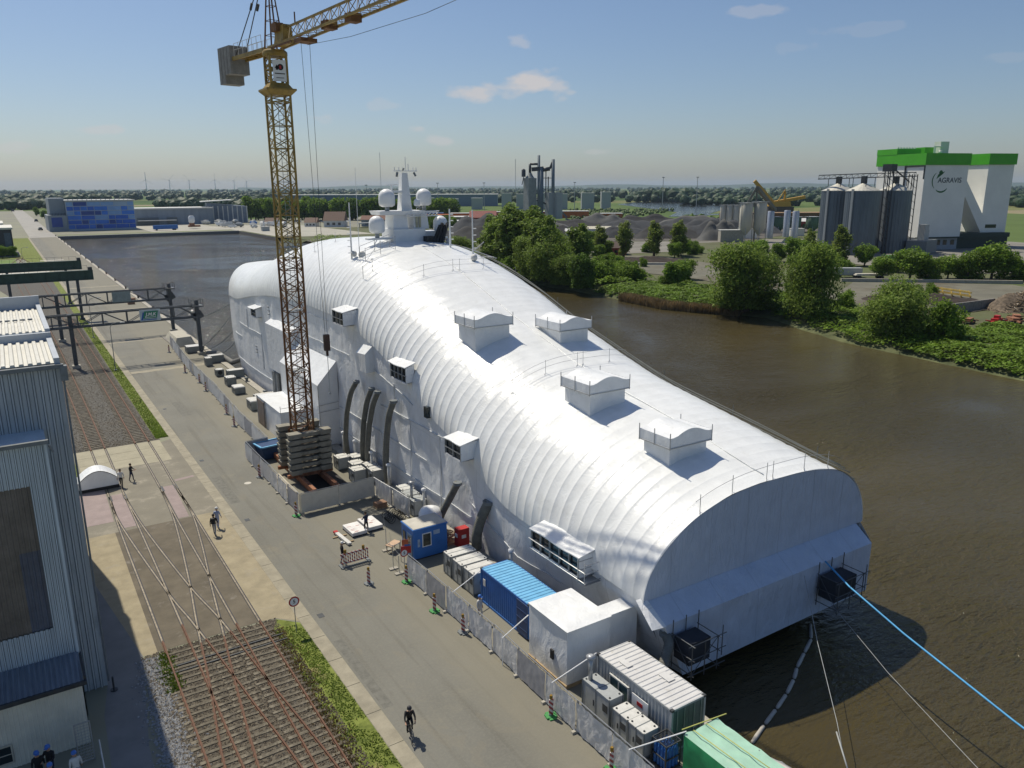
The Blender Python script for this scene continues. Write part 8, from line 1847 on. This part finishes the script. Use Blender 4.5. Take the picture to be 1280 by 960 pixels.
m_ = MB(); m_.box(86, 138, 580, 686, .0, .04); m_.box(138, 200, 560, 640, 0, .045); m_.box(140, 200, 470, 560, 0, .05); struct(m_, 'boatyard_paving', M('boatyard_paving', (.36, .35, .30), .9, coord='World', scale=.08))
def boat(x, y, s, label, c=WHITE, rz=0):
    t = thing('covered_boat', label, 'boat', (x, y, 0), rz, 'boats and covers standing ashore'); t.scale = (s, s, s); m_ = MB(); m_.hexa([(-1, -3, .6), (1, -3, .6), (.6, 3, .6), (-.6, 3, .6), (-1.4, -3.4, 2), (1.4, -3.4, 2), (.3, 4.2, 2.3), (-.3, 4.2, 2.3)]); m_.build('hull', c, t); m_ = MB(); m_.hexa([(-1.1, -2.6, 2), (1.1, -2.6, 2), (.6, 2, 2), (-.6, 2, 2), (-.8, -2.2, 3), (.8, -2.2, 3), (.4, .8, 3), (-.4, .8, 3)]); m_.build('cabin', GREYL, t); m_ = MB(); m_.box(-.8, .8, -2, -1.7, 0, .7); m_.box(-.6, .6, 1.5, 1.8, 0, .7); m_.build('cradle', STEELD, t)
rs = random.Random(5)
for i in range(16): boat(rs.uniform(125, 180), rs.uniform(590, 680), rs.uniform(.7, 1.6), 'small boat standing ashore beyond the basin, number %s in the boatyard' % nth(i + 1), rs.choice((WHITE, GREYL, BLUE, WHITE, GREYD)), rs.uniform(0, 3))
for i in range(18): boat(rs.uniform(205, 250), rs.uniform(770, 860), rs.uniform(.9, 1.6), 'white boat or caravan in the far park left of the tree belt, %s' % nth(i + 1), rs.choice((WHITE, WHITE, GREYL)), rs.uniform(0, 3))
t = thing('blue_trailer', 'long dark blue trailer parked by the basin head', 'trailer', (98, 600, 0), .05); m_ = MB(); m_.box(-8, 8, -1.4, 1.4, .8, 3.6); m_.build('box_body', BLUE, t); m_ = MB(); [m_.tube((x, -1.4, .5), (x, 1.4, .5), .5, n=8) for x in (-6, 5, 6.3)]; m_.build('wheels', RUBBER, t)
t = thing('boat_lift', 'white tank on a rusty red trailer by the basin head', 'tank', (118, 612, 0)); m_ = MB(); m_.lathe(0, 0, [(1.6, 4), (2.2, 5), (2.2, 8), (1.4, 9.2)], 12); m_.build('tank_body', WHITE, t); m_ = MB(); m_.box(-2.6, 5.5, -1.6, 1.6, 1.2, 2.4); m_.box(-1.6, 1.6, -1.4, 1.4, 2.4, 4); m_.build('chassis', RUST, t)
t = thing('small_cabin', 'small grey cabin on the quay at the right of the basin head', 'cabin', (152, 545, 0)); m_ = MB(); m_.box(-2.5, 2.5, -1.5, 1.5, 0, 2.9); m_.build('wall', GREY, t); m_ = MB(); m_.box(-2.7, 2.7, -1.7, 1.7, 2.9, 3.1); m_.build('roof', GREYL, t)

# cars
def car(x, y, rz, c, label, s=1.0, group='parked and driving cars'):
    t = thing('car', label, 'car', (x, y, 0), rz, group); t.scale = (s, s, s)
    m_ = MB(); v_ = [(-.85, -2.1), (.85, -2.1), (.88, 1.9), (-.88, 1.9)]
    m_.hexa([(-.85, -2.15, .3), (.85, -2.15, .3), (.85, 2.1, .3), (-.85, 2.1, .3), (-.82, -2.1, .78), (.82, -2.1, .78), (.82, 2.05, .9), (-.82, 2.05, .9)]); m_.build('body', c, t)
    m_ = MB(); m_.hexa([(-.78, -1.2, .79), (.78, -1.2, .79), (.78, 1.7, .88), (-.78, 1.7, .88), (-.62, -.5, 1.38), (.62, -.5, 1.38), (.62, 1.2, 1.4), (-.62, 1.2, 1.4)]); m_.build('windows', GLASS, t); m_ = MB(); m_.box(-.62, .62, -.45, 1.15, 1.39, 1.43); m_.build('roof', c, t)
    for yy_ in (-1.3, 1.3):
        for sx in (-1, 1): m_ = MB(); m_.tube((sx * .66, yy_, .32), (sx * .88, yy_, .32), .32, n=10); m_.build('wheel', RUBBER, t)
    return t
PB = M('car_black', (.015, .015, .018), .25); PW = M('car_white', (.7, .7, .7), .25); PR = M('car_red', (.35, .03, .03), .25); PS = M('car_silver', (.35, .36, .38), .25, .5)
car(24.3, 655, .1, PB, 'black car driving on the far quay road beside the blue office', 1.4); car(17.5, 1225, 0, PB, 'dark van at the far end of the quay road', 1.9); car(28.5, 830, 0, PB, 'dark car parked on the right of the far quay road', 1.6)
for i, (x, y, c) in enumerate(((195, 690, PW), (204, 680, PB), (214, 668, PW), (228, 650, PS), (-3, 345, PR), (-5, 339, PB), (-6, 330, PW), (240, 640, PW))): car(x, y, 1.2, c, ('white', 'black', 'white', 'silver', 'red', 'black', 'white', 'white')[i] + ' parked car ' + ('before the tree belt beyond the basin, %s from the left' % nth(i + 1) if i < 4 or i == 7 else 'at the left edge below the white-roofed shops, %s' % nth(i - 3)), 1.5 if i < 4 else 1)
# buildings left of the road
for i, (x0, x1, y0, y1, h_, lb) in enumerate(((-22, 4.2, 408, 440, 11.5, 'dark building with flat white roof at the left edge'), (-30, 1.5, 520, 560, 9.5, 'second flat white-roofed building farther along the left edge'), (-30, -2, 575, 600, 8, 'third low white-roofed building at the left edge'), (-30, -4, 700, 720, 7, 'orange-walled far shed at the left edge'))):
    t = thing('flat_roof_building', lb, 'building', ((x0 + x1) / 2, (y0 + y1) / 2, 0)); m_ = MB(); m_.box(x0, x1, y0, y1, 0, h_); wb(m_, 'wall', M('dark_facade', (.03, .04, .06), .3, var=.2) if i < 3 else CC[0], t); m_ = MB(); m_.box(x0 - .5, x1 + .5, y0 - 1.2, y1 + .5, h_, h_ + .8); wb(m_, 'roof', ROOFW, t)
    m_ = MB(); n_ = int((x1 - x0) / 5); [m_.box(x1 - 3 - k * 5, x1 - .6 - k * 5, y0 - .15, y0, 1, h_ - 1.5) for k in range(n_)]; wb(m_, 'windows', M('facade_blue', (.08, .12, .17), .2), t)
for i, (x, y, s) in enumerate(((-.5, 398, .55), (3.2, 400, .5), (-6, 396, .6))): tree('lime%d' % (i % 3), x, y, s, 'small light-green tree before the dark building at the left edge, %s' % nth(i + 1), 'small trees at the left edge')
m_ = MB(); m_.box(4.5, 11.5, 405, 412, 0, .05); m_.box(-30, 13.3, 388, 404, 0, .03); m_.box(7, 13.3, 440, 520, .0, .02); struct(m_, 'left_lawns', GS)
m_ = MB(); m_.box(-30, 3.8, 335, 386, 0, .06); struct(m_, 'left_lawn_bright', M('lawn', (.12, .19, .04), .9, coord='World', scale=.5))
m_ = MB(); m_.box(-4, 12.8, 312, 332, 0, .1); m_.box(12, 20.5, 372, 375, 0, .06); struct(m_, 'track_end_paving', CONCL)
m_ = MB()
for x0, x1 in ((-2, 6), (2, 7), (8, 4), (12, 5.2)): m_.slab((x0, 330, .12), (x1, 400, .12), .2, .15)
tag(m_.build('siding_rails', RAILM), 'fan of rusty siding rails meeting near the far end of the verge', 'railway track')
# far quay bits
for i in range(22):
    y = 60 + i * 24
    if y < 160: continue
    t = thing('edge_bollard', 'small dark mooring bollard on the far quay edge, %s from the gantries' % nth(i - 3), 'bollard', (28.55, y, .15), 0, 'mooring bollards on the far quay edge'); m_ = MB(); m_.lathe(0, 0, [(.3, 0), (.22, .2), (.2, .5), (.36, .65), (.2, .8)], 8); m_.build('bollard_body', BLACK, t)
for i, (x, y) in enumerate(((25.5, 218), (26.5, 224), (25.0, 230))): t = thing('crate_stack', 'small reddish crate stack near the quay edge past the girders, %s' % nth(i + 1), 'crate', (x, y, 0), 0, 'crate stacks near the quay edge'); m_ = MB(); m_.box(-.8, .8, -.6, .6, .1, .8); m_.build('crate_body', M('crate_brown', (.27, .16, .10), .8), t); m_ = MB(); m_.box(-.85, .85, -.65, .65, 0, .1); m_.build('pallet', WOOD, t)

# ================================================================== TREE BELTS, FAR WOODS, TURBINES
rs = random.Random(11)
for i in range(46):
    s = i / 45; x = 196 + 150 * s + rs.uniform(-3, 3); y = 742 - 118 * s + rs.uniform(-8, 14)
    tree('far%d' % (i % 3), x, y, rs.uniform(.95, 1.15), 'tree in the green belt beyond the basin, %s from its left end' % nth(i + 1), 'green belt of trees beyond the basin')
for i in range(26): x = 262 + rs.uniform(-14, 30); y = 515 + rs.uniform(-40, 40); tree('far%d' % (i % 3), x, y, rs.uniform(.3, .5), 'low tree in the scrub between farmhouse and ship mast, number %s' % nth(i + 1), 'scrub trees beyond the ship')
for i, (x, y, s) in enumerate(((30, 1010, .5), (33, 920, .45), (35, 860, .5), (36, 800, .45), (34, 740, .4), (60, 900, .4), (45, 700, .3), (20.5, 790, .0))):
    if s: tree('far%d' % (i % 3), x + 6, y, s, 'bushy tree left of the blue office along the far road, %s from the horizon' % nth(i + 1), 'bushy trees along the far road')
def woods(n, area, h, mat, name, sq=1.0):
    m_ = MB(); ico = bmesh.new(); bmesh.ops.create_icosphere(ico, subdivisions=2, radius=1); base = [(v_.co.copy()) for v_ in ico.verts]; fs = [[v_.index for v_ in f_.verts] for f_ in ico.faces]; ico.free()
    for i in range(n):
        x, y = area(); hh = h * rnd.uniform(.65, 1.05); r_ = hh * rnd.uniform(.45, .7); sd_ = rnd.random() * 50
        vv = []
        for c in base:
            k = 1 + .30 * noise.noise(c * 1.8 + Vector((sd_, 0, 0))) + .22 * noise.noise(c * 4.5 + Vector((0, sd_, 0)))
            vv.append((x + c.x * r_ * k * sq, y + c.y * r_ * k, max(-.5, hh * .5 + c.z * hh * .52 * k)))
        m_.raw(vv, fs, False)
    return tag(m_.build(name, mat), kind='stuff')
WOODM = leafmat('woods', (.014, .038, .012), (.026, .060, .018), 0)
def polar(a0, a1, d0, d1): 
    def f_():
        a = R(rnd.uniform(a0, a1)); d = rnd.uniform(d0, d1); return d * math.sin(a), d * math.cos(a)
    return f_
def keep(fn, test):
    def f_():
        for _ in range(50):
            p = fn()
            if test(*p): break
        return p
    return f_
clear = lambda x, y: not (10 < x < 42 and y < 1300)
woods(90, keep(polar(-4, 3.2, 1290, 1500), clear), 15, WOODM, 'near_wood_left'); woods(60, polar(-4, 6, 1650, 2000), 20, WOODM, 'second_wood_left')
woods(70, polar(9, 20, 1150, 1450), 15, WOODM, 'wood_behind_office'); woods(40, polar(13.5, 17, 950, 1080), 16, WOODM, 'wood_behind_sheds')
for a0, a1, d0, d1, n, h in ((-8, 75, 2100, 2600, 620, 16), (-8, 75, 3000, 3900, 700, 19), (-8, 75, 4800, 6500, 700, 23), (26, 75, 1450, 1700, 260, 14), (45, 72, 1200, 1350, 160, 15), (36, 48, 1900, 2100, 60, 22)):
    woods(n, polar(a0, a1, d0, d1), h, WOODM, 'far_woodland')
woods(46, lambda: (rnd.gauss(1085, 30), rnd.gauss(1110, 18)), 24, WOODM, 'round_wood_by_river'); woods(24, lambda: (rnd.gauss(480, 16), rnd.gauss(440, 12)), 7, LM['dark'], 'willow_clump_by_bend')
woods(420, keep(polar(37, 52, 650, 1000), lambda x, y: abs((x - 600) * .72 - (y - 575)) > 60), 3.0, leafmat('scrub', (.05, .09, .02), (.11, .15, .04), 0), 'river_meadow_scrub')
woods(160, polar(46, 58, 560, 720), 3.5, leafmat('scrub', (.05, .09, .02), (.11, .15, .04), 0), 'meadow_scrub_right')
# low hills on the skyline
m_ = MB(); prev = None
for i in range(120):
    a = R(14 + i * .52); d = 11500; hgt = 28 + 30 * max(0, noise.noise(Vector((i * .09, 0, 4))) + .25) + 26 * max(0, (i - 20) / 100) + 4 * noise.noise(Vector((i * .6, 0, 0)))
    q = [(math.sin(a) * (d - 1500), math.cos(a) * (d - 1500), -1), (math.sin(a) * d, math.cos(a) * d, hgt), (math.sin(a) * (d + 2500), math.cos(a) * (d + 2500), -1)]
    if prev: m_.face([prev[0], q[0], q[1], prev[1]], True); m_.face([prev[1], q[1], q[2], prev[2]], True)
    prev = q
struct(m_, 'hills', M('hill_green', (.05, .075, .04), .9, coord='World', scale=.003, var=.3))
def turbine(az, d, h, label, ra):
    a = R(az); t = thing('wind_turbine', label, 'wind turbine', (d * math.sin(a), d * math.cos(a), 0), -a, 'wind turbines on the horizon')
    m_ = MB(); m_.tube((0, 0, 0), (0, 0, h), 2.4, 1.3, n=10); m_.build('tower', WHITE, t); m_ = MB(); m_.box(-2, 2, -3, 6, h - 1.5, h + 2.2); nc = m_.build('nacelle', WHITE, t)
    for k in range(3):
        b = ra + k * 2.094; m_ = MB(); e = Vector((math.sin(b), 0, math.cos(b))); c0 = Vector((0, -3.6, h + .4)); m_.slab(c0, c0 + e * 12, 2.6, .8); m_.slab(c0 + e * 12, c0 + e * 34, 2.2, .8); m_.build('blade', WHITE, t)
for i, (px_az, d, h) in enumerate(((8.4, 4100, 66), (9.8, 4200, 66), (11.0, 4300, 66), (12.6, 4300, 68), (13.8, 4600, 66), (14.6, 4700, 64))): turbine(px_az, d, h, 'tiny white wind turbine on the horizon, %s from the left' % nth(i + 1), i * .7)
m_ = MB(); m_.tube((1180, 2700, 0), (1180, 2700, 150), .7, n=4); tag(m_.build('radio_mast', GREY), 'very thin radio mast on the horizon left of the ship mast', 'radio mast')
m_ = MB(); m_.tube((1500, 2300, 0), (1500, 2300, 120), .8, n=4); tag(m_.build('radio_mast', GREY), 'very thin radio mast on the horizon above the container yard', 'radio mast')

# ================================================================== AIR
m_ = MB(); m_.box(-9000, 14500, -900, 15500, -6.5, 135)
hz = bpy.data.materials.new('haze'); hz.use_nodes = True; hn = hz.node_tree.nodes; hl = hz.node_tree.links; hn.remove(hn['Principled BSDF'])
pv = hn.new('ShaderNodeVolumePrincipled'); pv.inputs['Color'].default_value = (.60, .78, 1.0, 1); pv.inputs['Density'].default_value = 4.5e-5; pv.inputs['Anisotropy'].default_value = .2
hl.new(pv.outputs['Volume'], hn['Material Output'].inputs['Volume'])
tag(m_.build('haze', hz), kind='stuff')
